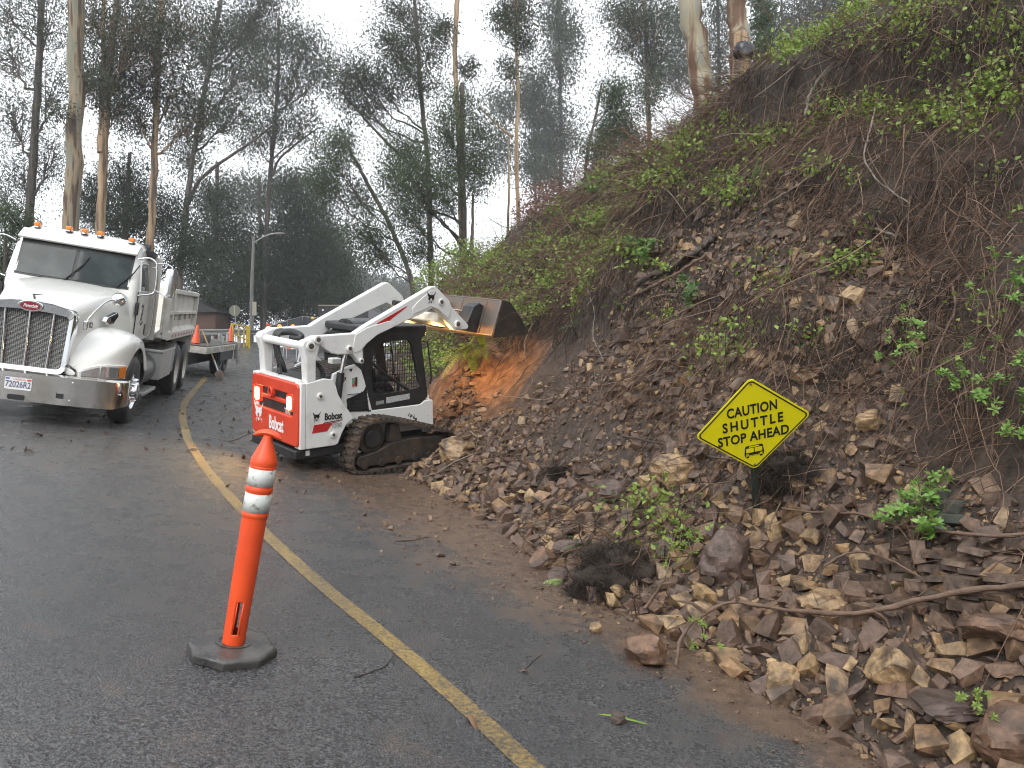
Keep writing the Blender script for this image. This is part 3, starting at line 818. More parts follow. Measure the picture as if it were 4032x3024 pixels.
branch([(1345,952),(1450,972),(1540,1002),(1640,1008),(1720,1035)], .013, .007, 'dark branch passing behind the lower point of the yellow sign', m_bark3, .08, forks=((12,.6,.6,.3),(16,.8,-.5,.3)))
branch([(1780,1245),(1815,1222),(1860,1212),(1930,1238),(1995,1282)], .009, .008, 'arched brown root over the rock ledge', m_bark, .14)
branch([(1800,1040),(1850,1110),(1895,1190),(1925,1290),(1955,1380),(1985,1445)], .003, .004, 'long thin dark stem hanging straight down over the rubble', m_bark3, .08)
branch([(1735,1345),(1745,1390),(1752,1440)], .004, .005, 'short dark stem standing in the rubble below the long branch', m_bark3, .06)
branch([(1960,1365),(1945,1400),(1920,1440)], .009, .005, 'stubby brown root poking out of the lower right rubble', m_bark, .06)
branch([(1440,1255),(1420,1290),(1395,1325)], .007, .012, 'broken brown stick wedged beside the dark soil clump', m_bark, .07)
branch([(1380,620),(1450,590),(1510,555),(1545,520)], .035, .04, 'thick dark log lying up the slope among the loose stones', m_bark3, .08, 'log')
branch([(1370,650),(1460,605),(1530,560)], .02, .02, 'long strip of brown bark beside the thick dark log', m_bark, .08, 'bark_strip')
branch([(1273,640),(1290,690),(1283,740),(1310,800)], .008, .005, 'pale wavy root dangling above the strata', m_bark2, .12)
branch([(1740,275),(1745,235),(1768,195),(1790,180)], .020, .014, 'pale dead branch standing out on the upper slope', m_bark2, .15, forks=((14,.5,.6,.5),))
branch([(1895,235),(1880,300),(1860,370),(1890,420),(1960,470)], .011, .007, 'grey bent branch with lichen in the upper brambles', m_bark2, .15, forks=((10,.6,.3,.4),(15,.7,.5,.4)))
branch([(1650,470),(1720,430),(1780,385),(1830,360)], .012, .010, 'lichen covered branch slanting up through the brambles', m_bark2, .15)
branch([(2050,645),(2060,700),(2010,800),(1990,880),(2000,960)], .008, .005, 'tan bramble cane bowing above the green shrub', m_bark, .15)
branch([(1270,775),(1320,775),(1385,772)], .012, .008, 'straight dark stick lying level above the fine scree', m_bark3, .05)
branch([(1020,940),(1040,955),(1060,935),(1085,910),(1100,900)], .010, .006, 'twisted grey root on the fine rubble beside the track', m_bark2, .08, forks=((6,-.2,-.8,.25),))
branch([(1880,255+260),(1905,525),(1935,535)], .012, .016, 'short pale broken stick in the middle brambles', m_bark2, .12)
branch([(1690,640),(1700,720),(1680,790),(1650,860)], .006, .004, 'thin reddish cane arching down above the sign', m_bark, .15)
branch([(1330,430),(1400,370),(1480,320),(1560,270)], .03, .025, 'long peeled bark slab along the crest below the leaning trunk', m_bark, .12, 'bark_strip')
branch([(1150,560),(1230,500),(1310,440),(1360,400)], .02, .016, 'grey fallen pole along the left crest', m_bark2, .15)

# whorled leafy shoots
m_shoot = leafmat('fresh_leaf', (.14,.27,.05), (.27,.42,.10), .4, (.20,.34,.07))
m_stem = mat('green_stem', (.16,.17,.06), .6)
def blade(L_, W_):
    """a pointed oval blade along +x, folded a little"""
    xs_ = [0, .25, .55, .8, 1]; ws = [.08, .75, 1, .6, 0]
    V = []; F_ = []
    for x_, w_ in zip(xs_, ws): V += [(x_*L_, -w_*W_/2, .10*W_*w_ - .25*L_*x_*x_*.5), (x_*L_, 0, -.25*L_*x_*x_*.5), (x_*L_, w_*W_/2, .10*W_*w_ - .25*L_*x_*x_*.5)]
    for i in range(4):
        a = i*3; F_ += [(a, a+1, a+4, a+3), (a+1, a+2, a+5, a+4)]
    return np.array(V), F_
def shrub(tips, label, name='leafy_shrub', leaf=.045, root=None, dens=3, m=None):
    ps = [hill_hit(*t) for t in tips]
    ps = [p + Vector((-.06, -.22-.15*rng.random(), .10+.08*rng.random())) for p in ps]
    rt = hill_hit(*root) if root else ps[0]+Vector((0,.3,-.2))
    tg_ = thing(name, label, 'shrub', Matrix.Translation(rt))
    b = MB(); LV = []; LF = []
    BV, BF = blade(1, .42)
    for p in ps:
        o = Vector((0,0,0)); e_ = p-rt
        mid = e_*.55 + Vector((0,-.05,.06))
        pth = smooth_path([o, mid, e_], 8)
        b.tube([tuple(q) for q in pth], [.006-.004*i/7 for i in range(8)], 5)
        for c in range(dens):
            base_ = Vector(pth[7 if c == 0 else 7-c])+ (Vector(rng.normal(0, .035, 3)) if c else Vector((0,0,0)))
            ax = (Vector((0,-.35,1)) + Vector(rng.normal(0, .45, 3))).normalized()
            for tier in range(2):
                for k_ in range(5):
                    yaw = k_*2*math.pi/5 + tier*.6 + rng.normal(0, .2); el = .15 + tier*.55 + rng.normal(0, .12)
                    M_ = Vector((0,0,1)).rotation_difference(ax).to_matrix() @ Matrix.Rotation(yaw, 3, 'Z') @ Matrix.Rotation(-el, 3, 'Y')
                    sL = leaf*rng.uniform(.75, 1.25)*(1-.25*tier)
                    W_ = (np.array(M_)@(BV*sL).T).T + np.array(base_) + np.array(ax)*tier*.01
                    o_ = len(LV); LV += W_.tolist(); LF += [tuple(i+o_ for i in f) for f in BF]
    b.build('stem', m_bark, tg_, smooth=60)
    me = bpy.data.meshes.new('foliage'); me.from_pydata(LV, [], LF); me.shade_smooth(); me.materials.append(m or m_shoot)
    fo = bpy.data.objects.new('foliage', me); COL.objects.link(fo); fo.parent = tg_
    return tg_
shrub([(1935,705),(1940,730),(1930,755),(1915,780),(1950,790),(1890,800),(1945,690),(1900,770),(1960,745)], 'bright green leafy shrub right above the yellow sign, on tan stems', root=(1985,860))
shrub([(2110,600),(2150,615),(2180,640),(2090,640),(2140,655),(2200,680),(2070,660),(2190,610),(2215,720),(2160,690)], 'bright green leafy shrub highest at the right edge of view', root=(2150,760))
shrub([(2020,830),(2045,845),(2070,775),(2110,860),(2085,855),(2010,860),(2105,790),(2060,905),(2120,920),(2040,815)], 'green leafy shrub with scattered rosettes in the bare brambles', root=(2090,960))
shrub([(2185,830),(2200,870),(2170,890),(2215,910),(2150,850),(2190,920),(2140,965),(2160,995),(2200,960),(2215,1000),(2175,940),(2205,790),(2150,775)], 'dense bright green shrub at the right edge above the green rock', root=(2230,960), dens=4)
shrub([(1900,1130),(1925,1110),(1960,1120),(1985,1085),(2000,1060),(1950,1085),(1935,1140),(1990,1150),(1975,1170),(1880,1140),(2010,1085),(1965,1070)], 'fresh green shoots sprouting from the root at lower right', root=(1975,1185), dens=4, leaf=.055)
shrub([(1410,1120),(1430,1150),(1460,1140),(1480,1165),(1500,1190),(1470,1220),(1495,1230),(1440,1240)], 'small leafed creeper hanging over the dark soil clump', root=(1470,1130), leaf=.028, m=m_lfb)
shrub([(1500,1355),(1520,1375),(1490,1390),(1545,1400)], 'tiny green sprigs growing at the rubble edge by the road', root=(1520,1390), leaf=.024, dens=3, m=m_lfb)
shrub([(2075,1520),(2085,1545),(2070,1500)], 'tiny bright weed in the bottom right rubble', root=(2078,1540), leaf=.026, dens=3, m=m_lfb)
shrub([(1360,550),(1385,560),(1410,548),(1395,575)], 'dark leafed seedling clump on the scree below the crest', root=(1390,570), leaf=.09, dens=4, m=leafmat('mid_leaf', (.07,.15,.03), (.14,.24,.05)))
shrub([(1470,640),(1490,660),(1480,680),(1500,650)], 'dark green seedling on the strata left of the loose stones', root=(1485,680), leaf=.08, dens=4, m=leafmat('mid_leaf', (.06,.13,.04), (.12,.2,.06)))

# ferns
m_fern = leafmat('fern', (.14,.24,.03), (.30,.40,.06), .5, (.22,.30,.05))
m_fernd = leafmat('fern_dark', (.05,.12,.025), (.12,.22,.05), .5)
def fern(base, fronds, L_, label, m, name='fern', fwd=(-.3,-1,.3), spread=1.0):
    tg_ = thing(name, label, 'fern', Matrix.Translation(base))
    for k_ in range(fronds):
        V = []; F_ = []
        d_ = (Vector(fwd).normalized() + Vector(rng.normal(0, .45*spread, 3))).normalized(); l_ = L_*rng.uniform(.7, 1.15)
        pth = []; p = Vector((0,0,0)); dd = d_.copy()
        for i in range(15):
            pth.append(p.copy()); p = p + dd*l_/14; dd = (dd + Vector((0,0,-.10))).normalized()
        up = Vector((0,-.2,1))
        for i in range(1, 15):
            t_ = (pth[i]-pth[i-1]).normalized(); sd_ = t_.cross(up).normalized(); w_ = l_*.16*math.sin(math.pi*min(1, (i/15)**.7*.93+.07))+.004
            for sg_ in (-1, 1):
                o_ = len(V); a = pth[i]; q = a + sd_*sg_*w_ + t_*w_*.35 - Vector((0,0,w_*.25))
                V += [tuple(a - t_*l_*.022), tuple(q), tuple(a + t_*l_*.022)]; F_ += [(o_, o_+1, o_+2)]
        for i in range(14):
            sd_ = (pth[i+1]-pth[i]).cross(up).normalized()*.003; o_ = len(V)
            V += [tuple(pth[i]-sd_), tuple(pth[i]+sd_), tuple(pth[i+1]+sd_), tuple(pth[i+1]-sd_)]; F_ += [(o_, o_+1, o_+2, o_+3)]
        me = bpy.data.meshes.new('frond'); me.from_pydata(V, [], F_); me.materials.append(m)
        o = bpy.data.objects.new('frond', me); COL.objects.link(o); o.parent = tg_
    return tg_
for i, (px, py, lab) in enumerate(((1010,772,'yellow-green fern hanging over the left of the orange cut'), (1045,758,'yellow-green fern hanging over the middle of the orange cut'), (1078,742,'yellow-green fern at the top of the orange cut below the bucket'))):
    p = hill_hit(px, py)
    fern(p+Vector((0,-.12,.06)), 16, .62, lab, m_fern, spread=1.3)
fern(hill_hit(1262,1190)+Vector((0,-.08,.04)), 9, .26, 'dark green fern growing behind the blocky roadside boulder', m_fernd)
fern(hill_hit(1310,1085)+Vector((0,-.1,.05)), 5, .16, 'tiny fern sprig on the rubble above the dark soil clump', m_fernd)
fern(ground_hit(1215,1262)+Vector((0,0,.03)), 6, .20, 'pale green fern frond clump lying on the muddy road edge', leafmat('pale_fern', (.28,.40,.12), (.40,.50,.18)), fwd=(-1,-.4,.35), spread=.5)
# strap-leaved clumps
def strap_clump(px, py, n_, L_, label, m, off=.1):
    p = hill_hit(px, py)+Vector((-.3*off,-off,off)); tg_ = thing('strap_leaf_plant', label, 'plant', Matrix.Translation(p))
    for k_ in range(n_):
        d_ = Vector(rng.normal(0, 1, 3)); d_.z = abs(d_.z)*.6+.3; d_.y = -abs(d_.y)*.8; d_.normalize()
        l_ = L_*rng.uniform(.6, 1.1); V = []; F_ = []; q = Vector((0,0,0)); dd = d_.copy()
        for i in range(7):
            sd_ = dd.cross(Vector((0,0,1))).normalized()*(.011*L_/.4)*(1-(i/6)**2+.05); V += [tuple(q-sd_), tuple(q+sd_)]; q = q+dd*l_/6; dd = (dd+Vector((0,0,-.22))).normalized()
        F_ = [(2*i, 2*i+1, 2*i+3, 2*i+2) for i in range(6)]
        me = bpy.data.meshes.new('leaf_blade'); me.from_pydata(V, [], F_); me.shade_smooth(); me.materials.append(m)
        o = bpy.data.objects.new('leaf_blade', me); COL.objects.link(o); o.parent = tg_
m_strap = leafmat('strap_leaf', (.12,.24,.06), (.26,.38,.14), .4)
strap_clump(1285, 458, 26, .75, 'strap leaved green clump hanging under the crest', m_strap, .3)
strap_clump(1625, 408, 12, .45, 'small strap leaved plant on the upper loose stones', m_strap, .1)
strap_clump(1240, 720, 10, .3, 'low grassy tuft above the strata left of centre', m_strap, .08)
strap_clump(1560, 400, 10, .3, 'low grassy tuft at the top of the scree', m_strap, .08)

# dark clump of torn roots and soil at the road edge
m_clod = mat('black_root_soil', (.022,.016,.012), .9, col2=(.05,.035,.025), scale=5, bump=1., bscale=22)
def clod(px, py, r, label, seed, flat=.7):
    p = hill_hit(px, py); tg_ = thing('soil_clod', label, 'soil', Matrix.Translation(p))
    bm = bmesh.new(); bmesh.ops.create_icosphere(bm, subdivisions=4, radius=r)
    for v in bm.verts:
        c = v.co/r; f = float(fbm(np.array([c.x*1.6+seed]), np.array([c.y*1.6]), np.array([c.z*1.6]), 5)[0]); v.co = v.co*(1+.45*f); v.co.z *= flat
    me = bpy.data.meshes.new('soil'); bm.to_mesh(me); bm.free(); me.materials.append(m_clod); me.shade_smooth()
    o = bpy.data.objects.new('soil', me); COL.objects.link(o); o.parent = tg_
    n_ = 2600; dv = unit(rng.normal(size=(n_,3))); dv[:,1] = -np.abs(dv[:,1])
    stems('rootlets', dv*np.array([r,r,r*flat])*.9, unit(dv+rng.normal(0,.8,(n_,3))+np.array([0,0,-.4])), rng.uniform(.05,.2,n_), rng.uniform(.0014,.0034,n_), m_twigd, .3, 5, .3, parent=tg_)
clod(1330, 1235, .30, 'dark torn clump of roots and soil at the road edge', 3)
clod(1275, 1285, .13, 'small dark clod of roots on the road beside the pale fern', 5, .6)
clod(1695, 1020, .20, 'dark root ball in the bank right of the sign post', 9)
clod(1205, 1030, .08, 'small black tuft of roots on the middle rubble', 12)
# torn pale bark hanging under the sign
def barkflake(px, py, L_, W_, label, lean):
    p = hill_hit(px, py)+Vector((-.03,-.12,.02)); b = MB(); r = rng
    rows = []
    for i in range(7):
        t_ = i/6; w_ = W_*(.5+.6*math.sin(math.pi*t_))*(1+.3*r.normal()*.4)
        c = Vector((lean*t_*L_+.02*r.normal(), .02*r.normal(), -t_*L_))
        rows.append([tuple(c+Vector((-w_,0.012*r.normal(),0))), tuple(c+Vector((0,-.012,.0))), tuple(c+Vector((w_,.012*r.normal(),0))), tuple(c+Vector((0,.004,0)))])
    b.loft(rows); o = b.build('bark_flake', m_barktan, smooth=50); o.location = p+Vector((0,0,L_*.5))
    return tag(o, label, 'bark')
m_barktan = mat('torn_bark', (.34,.24,.13), .75, col2=(.16,.10,.06), scale=10, bump=.5, bscale=30, stretch=(2,2,.5))
barkflake(1555, 1095, .24, .035, 'torn tan bark strip hanging left under the sign', .1)
barkflake(1585, 1085, .20, .025, 'narrow torn bark strip just left of the sign post', -.1)
barkflake(1630, 1170, .26, .035, 'pale bark strip hanging below the sign post', .05)
barkflake(1610, 1130, .18, .03, 'curled bark scrap between the two hanging strips', .2)

# ------- litter on the road
def road_twig(px, r, label):
    branch(px, r, r*.5, label, m_bark3, .006, 'twig', onroad=True)
road_twig([(765,1465),(800,1455),(835,1440),(850,1420),(848,1390)], .0035, 'thin dark twig lying across the yellow line')
road_twig([(1130,1452),(1150,1430),(1170,1415)], .004, 'short curved twig in the middle of the near lane')
road_twig([(450,945),(500,955),(545,935)], .012, 'dark twig by the yellow line near the loader')
road_twig([(1510,1395),(1470,1400),(1440,1402)], .003, 'tiny twig beside the lone boulder')
road_twig([(855,1170),(890,1168),(930,1160)], .005, 'small stick in the brown silt')
def road_leaf(px, py, L_, W_, rz, label, m, name='fallen_leaf', curl=.3):
    p = ground_hit(px, py); BV, BF = blade(L_, W_)
    V = BV.copy(); V[:,2] = curl*W_*np.sin(V[:,0]/L_*5)*.5 + np.abs(V[:,1])*.35 + .008 + .25*curl*W_
    me = bpy.data.meshes.new(name); me.from_pydata(V.tolist(), [], BF); me.shade_smooth(); me.materials.append(m)
    o = bpy.data.objects.new(name, me); COL.objects.link(o); o.location = p; o.rotation_euler = (0, .14, rz)
    s_ = o.modifiers.new('solid', 'SOLIDIFY'); s_.thickness = .0015
    return tag(o, label, 'leaf')
m_deadl = mat('brown_leaf', (.22,.12,.06), .5, col2=(.12,.06,.03), scale=20)
m_green1 = mat('green_blade', (.22,.38,.05), .4)
road_leaf(1008, 1555, .10, .035, -1.0, 'curled brown leaf on the yellow line near the bottom of view', m_deadl, curl=.8)
road_leaf(1290, 1547, .26, .022, -.12, 'long bright green strap leaf lying on the dark road', m_green1)
road_leaf(1125, 1455, .05, .03, .4, 'small reddish dead leaf by the curved twig', m_deadl)
road_leaf(905, 1340, .03, .015, .4, 'tiny dead leaf scrap left of the yellow line', m_deadl)
road_leaf(765, 1242, .035, .012, 0, 'small grey-brown leaf left on the asphalt past the line', m_deadl)
road_leaf(705, 1375, .03, .02, 1, 'dark leaf scrap right of the delineator base', m_deadl)
# grit thrown on to the road
n = 2600
y = 3+17*rng.random(n)**1.3; x = np.interp(y, TOE[:,1], TOE[:,0]) - np.abs(rng.normal(0, 1, n))*np.interp(y, [3,6,10,20], [.25,.6,1.6,2.0]) - .02
mask = rng.random(n) < np.interp(y, [3,5,8,20], [.25,.6,1,.8]); x, y = x[mask], y[mask]; n = len(x)
sz = np.clip(np.exp(rng.normal(0, .6, n))*.009, .004, .035)
rot = rand_rot(n, .4); pid = rng.integers(0, len(PROTO), n); VV = []; FF = []; base = 0
for q_ in range(len(PROTO)):
    idx = np.nonzero(pid == q_)[0]; V, Fc = PROTO[q_]
    Cn = np.stack([x[idx], y[idx], G(x[idx], y[idx])+sz[idx]*.35], 1)
    VV.append((np.einsum('nij,vj->nvi', rot[idx]*sz[idx,None,None], V)+Cn[:,None,:]).reshape(-1,3)); FF.append((Fc[None]+(np.arange(len(idx))*len(V))[:,None,None]).reshape(-1,3)+base); base += len(idx)*len(V)
tag(rawmesh('grit', np.concatenate(VV), np.concatenate(FF), m_rock), 'loose grit and chips scattered over the silted road edge', 'grit', kind='stuff')
n = 500
y = 8+16*rng.random(n); x = rng.uniform(-7.5, -2, n); k = (x < np.interp(y, TOE[:,1], TOE[:,0])-.3) & ((fbm(x*.5, y*.5, 0*x, 2)) > .1); x, y = x[k], y[k]
tag(leaves('road_litter', np.stack([x, y, G(x, y)+.012], 1), rng.uniform(.04, .14, len(x)), leafmat('wet_litter', (.02,.014,.01), (.09,.05,.03), .5), nrm_up=.96, elong=2.5), 'wet leaf litter in patches on the far road', 'litter', kind='stuff')
# ------------------------------------------------------------------ warning sign
m_signy = mat('sign_yellow', (.95,.86,.008), .35, var=.03, scale=5)
m_black = mat('black_paint', (.012,.012,.012), .45)
m_galv = mat('galvanised', (.42,.43,.43), .45, .8, var=.25, scale=14)
m_post = mat('green_black_post', (.03,.04,.035), .5)
up = Vector((-.21,-.54,.81)); nr = Vector((.06,-.84,-.54))
sm_ = frame((1.777,5.677,1.345), up.cross(nr), up)      # x right, y up, z towards viewer
sign = thing('warning_sign', 'yellow diamond caution sign pushed forward over the rubble', 'road sign', sm_)
def rdiamond(h, r, n=6):
    """rounded diamond with half diagonal h"""
    pts = []; c = h - r*math.sqrt(2)
    for k_ in range(4):
        a0 = k_*math.pi/2
        cx, cy = c*math.cos(a0), c*math.sin(a0)
        for i in range(n+1):
            a = a0 - math.pi/4 + i*(math.pi/2)/n; pts.append((cx+r*math.cos(a), cy+r*math.sin(a)))
    return pts
H_ = .431
MB().prism(rdiamond(H_, .04), -.002, .002, 'z').build('panel', m_signy, sign, smooth=30)
MB().ring(rdiamond(H_-.017, .036), rdiamond(H_-.030, .030), .0025, .0045, 'z').build('border', m_black, sign, smooth=30)
for txt, y_, sz_, wd_, sp_ in (('CAUTION', .147, .122, .367, 1.05), ('SHUTTLE', .022, .122, .448, 1.35), ('STOP AHEAD', -.103, .122, .53, 1.05)):
    text_mesh(txt, sz_, Matrix.Translation((0, y_, .0035)), m_black, sign, 'lettering', width=wd_, space=sp_, bold=.003, depth=.001)
bus = MB()
def brect(b, x0, x1, y0, y1, z=.0045): b.box(x0, x1, y0, y1, .0025, z)
oy = -.252
bus.prism([(-.072,oy-.035),(.072,oy-.035),(.074,oy-.005),(.066,oy+.058),(.055,oy+.066),(-.055,oy+.066),(-.066,oy+.058),(-.074,oy-.005)], .0025, .004, 'z')
brect(bus, -.062, -.042, oy-.05, oy-.03); brect(bus, .042, .062, oy-.05, oy-.03)
bus.build('bus_symbol', m_black, sign, smooth=0)
bw = MB()
bw.box(-.060, -.004, oy+.0, oy+.042, .0042, .0050); bw.box(.004, .060, oy+.0, oy+.042, .0042, .0050)
bw.box(-.038, .038, oy+.050, oy+.060, .0042, .0050); bw.box(-.062, -.042, oy-.022, oy-.013, .0042, .005); bw.box(.042, .062, oy-.022, oy-.013, .0042, .005)
bw.box(-.066, .066, oy-.031, oy-.027, .0042, .005)
bw.build('bus_symbol', m_signy, sign, smooth=0)
for y_ in (.375, -.375): MB().cyl((0, y_, .002), (0, y_, .008), .008, n=10).build('bolt', m_galv, sign)
pb = MB(); pb.prism([(-.03,-.022),(.03,-.022),(.03,-.016),(.008,-.012),(.008,-.004),(-.008,-.004),(-.008,-.012),(-.03,-.016)], -1.0, .40, 'y')
pb.v = [(x, y, z) for x, y, z in pb.v]
pb.build('post', m_post, sign, smooth=0)

# ------------------------------------------------------------------ orange delineator post
m_org = mat('faded_orange_plastic', (.78,.085,.018), .42, col2=(.62,.06,.015), scale=4, bump=.08, bscale=60, thr=(.4,.75))
m_refl = mat('scuffed_white_sheeting', (.58,.60,.57), .5, col2=(.25,.25,.20), scale=26, thr=(.58,.68), bump=.1, bscale=60)
m_rub = mat('wet_black_rubber', (.03,.03,.03), .28, col2=(.085,.078,.07), scale=5, bump=.25, bscale=40, thr=(.4,.65), rvar=.12)
p = ground_hit(500, 1413)
gn = Vector((.1407,-.0246,1)).normalized(); gn = (gn + Vector((.035,0,0))).normalized()
dl = thing('delineator_post', 'orange delineator post with two white bands on a black octagonal base', 'delineator', Matrix.Translation(p) @ Vector((0,0,1)).rotation_difference(gn).to_matrix().to_4x4() @ Matrix.Diagonal((1, 1, 1.055, 1)))
oc = [(.225*math.cos(R_(45*i+10)), .225*math.sin(R_(45*i+10))) for i in range(8)]
b = MB(); b.loft([[(x*1.0, y*1.0, .0) for x, y in oc], [(x*1.0, y*1.0, .038) for x, y in oc], [(x*.93, y*.93, .052) for x, y in oc], [(x*.36, y*.36, .060) for x, y in oc]])
b.build('base', m_rub, dl, bevel=.006)
MB().lathe([(.086,.056),(.088,.0625),(.072,.064),(.066,.058)], 28).build('socket_ring', m_rub, dl)
def pole_r(z): return np.interp(z, [.03,.10,.40,.685,.69,.705,.71,.805,.81,.832,.837,.925,.93,.94], [.056,.056,.060,.062,.067,.067,.063,.063,.068,.068,.063,.063,.067,.066])
def slotted(z0, z1, name, m, slot=None, nz=40, rad=None):
    V = []; F_ = []; n_ = 48; zs = np.linspace(z0, z1, nz)
    for z in zs:
        r = rad if rad else float(pole_r(z))
        V += [(r*math.cos(2*math.pi*i/n_), r*math.sin(2*math.pi*i/n_), z) for i in range(n_)]
    gone = set()
    for k_ in range(nz-1):
        for i in range(n_):
            zc = (zs[k_]+zs[k_+1])/2; a = (360*(i+.5)/n_)
            if slot and slot[0] < zc < slot[1] and min(abs(a-288), abs(a-92)) < slot[2]: gone.add((k_, i)); continue
            F_.append((k_*n_+i, k_*n_+(i+1) % n_, (k_+1)*n_+(i+1) % n_, (k_+1)*n_+i))
    # side walls of the hand hole
    if slot:
        ks = sorted({g[0] for g in gone}); i1 = [i for i in range(n_) if min(abs(7.5*i-(288-slot[2])), 999) < 3.8]
        b_ = len(V)
        zz0, zz1 = zs[ks[0]], zs[ks[-1]+1]
        for sx_ in (-1, 1):
            o_ = len(V); hw = .058*math.sin(R_(slot[2]))
            c0 = Vector((math.cos(R_(288)), math.sin(R_(288)), 0)); s0 = Vector((-c0.y, c0.x, 0))
            for dpt in (.056, -.056):
                for z in (zz0, zz1): V.append(tuple(c0*dpt + s0*sx_*hw + Vector((0,0,z))))
            F_.append((o_, o_+1, o_+3, o_+2))
    me = bpy.data.meshes.new(name); me.from_pydata(V, [], F_); me.shade_smooth(); me.set_sharp_from_angle(angle=R_(50)); me.materials.append(m)
    o = bpy.data.objects.new(name, me); COL.objects.link(o); o.parent = dl
    s_ = o.modifiers.new('solid', 'SOLIDIFY'); s_.thickness = .005; s_.offset = -1
    return o
slotted(.03, .935, 'pole', m_org, (.115, .275, 15), 120)
slotted(.712, .803, 'reflective_band', m_refl, None, 3, .0655)
slotted(.839, .923, 'reflective_band', m_refl, None, 3, .0655)
b = MB(); b.lathe([(.064,.930),(.067,.945),(.066,.965),(.058,.985),(.045,1.015),(.033,1.045),(.026,1.065),(.024,1.085)], 28)
b.build('neck', m_org, dl)
b = MB()
rings = []
for i in range(13):
    t_ = -1+2*i/12; x_ = .075*t_; zc = 1.098-.022*t_*t_; hz_ = .017*math.sqrt(max(.05, 1-abs(t_)**3)); hy = .026*math.sqrt(max(.06, 1-abs(t_)**4))
    rings.append([(x_, hy*math.cos(a), zc+hz_*math.sin(a)) for a in np.linspace(0, 2*math.pi, 12, endpoint=False)])
b.loft(rings); b.build('handle', m_org, dl)
# ------------------------------------------------------------------ compact track loader
m_white = mat('machine_white', (.72,.72,.70), .35, col2=(.50,.48,.44), scale=3.5, thr=(.55,.78), coat=.3)
m_chip = mat('chipped_white', (.72,.72,.70), .4, col2=(.035,.03,.028), scale=7, thr=(.645,.66))
m_mred = mat('machine_orange_red', (.60,.055,.022), .4, col2=(.46,.04,.018), scale=5, thr=(.45,.75), coat=.15)
m_mblk = mat('machine_black', (.014,.014,.015), .45, col2=(.03,.03,.03), scale=6)
m_mud = mat('muddy_steel', (.028,.022,.018), .6, col2=(.085,.058,.04), scale=5, thr=(.42,.7), bump=.4, bscale=22)
m_track = mat('muddy_rubber', (.03,.024,.02), .7, col2=(.11,.075,.05), scale=6, thr=(.38,.68), bump=.5, bscale=25)
m_decalr = mat('decal_red', (.45,.02,.02), .4)
m_decalw = mat('decal_white', (.75,.75,.75), .45)
m_chrome = mat('chrome', (.72,.73,.74), .09, 1.0)
m_steel = mat('worn_steel', (.16,.13,.11), .42, .6, col2=(.24,.12,.06), scale=4, thr=(.5,.75), bump=.25, bscale=18)
m_lampon = mat('lit_lamp', (1,.8,.4), .4, emit=(1,.72,.30), estr=14)
m_redlens = mat('red_lens', (.5,.01,.01), .2, emit=(1,.05,.02), estr=.6)
m_glass = mat('dark_glass', (.02,.03,.03), .06, alpha=.45, spec=.8)
BM = pose((-2.165,11.197,.605), 44.03, 3.97, 8.06)
bob = thing('track_loader', 'white and orange-red compact track loader with raised bucket digging the slide', 'loader', BM)
def side_frame(y, right=True):
    """maps text x,y on to the machine's flank; right flank is seen from -y"""
    return (lambda x, z: frame((x, y, z), (1,0,0), (0,0,1))) if right else (lambda x, z: frame((x, y, z), (-1,0,0), (0,0,1)))
SF = side_frame(-.655)
REAR = lambda y, z, x=-1.405: frame((x, y, z), (0,-1,0), (0,0,1))
def cathead(mtx, s_, m, parent, eye):
    """profile-less cat head emblem: ears, brow, cheeks, muzzle"""
    b = MB()
    b.prism([(-.50,.62),(-.42,.30),(-.30,.12),(-.36,-.05),(-.24,-.18),(-.10,-.22),(-.16,-.05),(-.02,.04),(.06,-.04),(.10,-.20),(.26,-.10),(.34,.10),(.30,.20),(.44,.44),(.50,.64),(.30,.36),(.12,.30),(-.10,.30),(-.28,.36)], -.0015, .0015, 'z')
    b.prism([(-.10,-.26),(.10,-.24),(.06,-.36),(0,-.42),(-.08,-.36)], -.0015, .0015, 'z')
    for x0, y0, x1, y1 in ((-.22,-.24,-.40,-.42),(-.20,-.30,-.30,-.52),(.20,-.22,.40,-.34),(.18,-.30,.34,-.46)):
        b.prism([(x0,y0),(x0+.03,y0-.03),(x1,y1)], -.0015, .0015, 'z')
    b.v = [(x*s_, y*s_, z) for x, y, z in b.v]
    o = b.build('emblem', m, parent, smooth=0); o.matrix_local = mtx
    return o
# body
def flank(y0, y1, name='side_panel'):
    return MB().prism([(-.83,1.32),(-.60,1.41),(-.50,1.43),(-.40,1.35),(-.34,1.19),(-.215,.78),(.60,.79),(.70,.84),(.84,.84),(.87,.42),(-.30,.42),(-.62,.60),(-.62,.80),(-.93,.98)], y0, y1).build(name, m_chip, bob, bevel=.012)
flank(-.52, -.47); flank(.47, .52)
MB().box(-1.25, .80, -.46, .46, .28, .80).build('chassis', m_mblk, bob, bevel=.02)
MB().box(.70, .86, -.50, .50, .36, .80).build('front_panel', m_white, bob, bevel=.02)
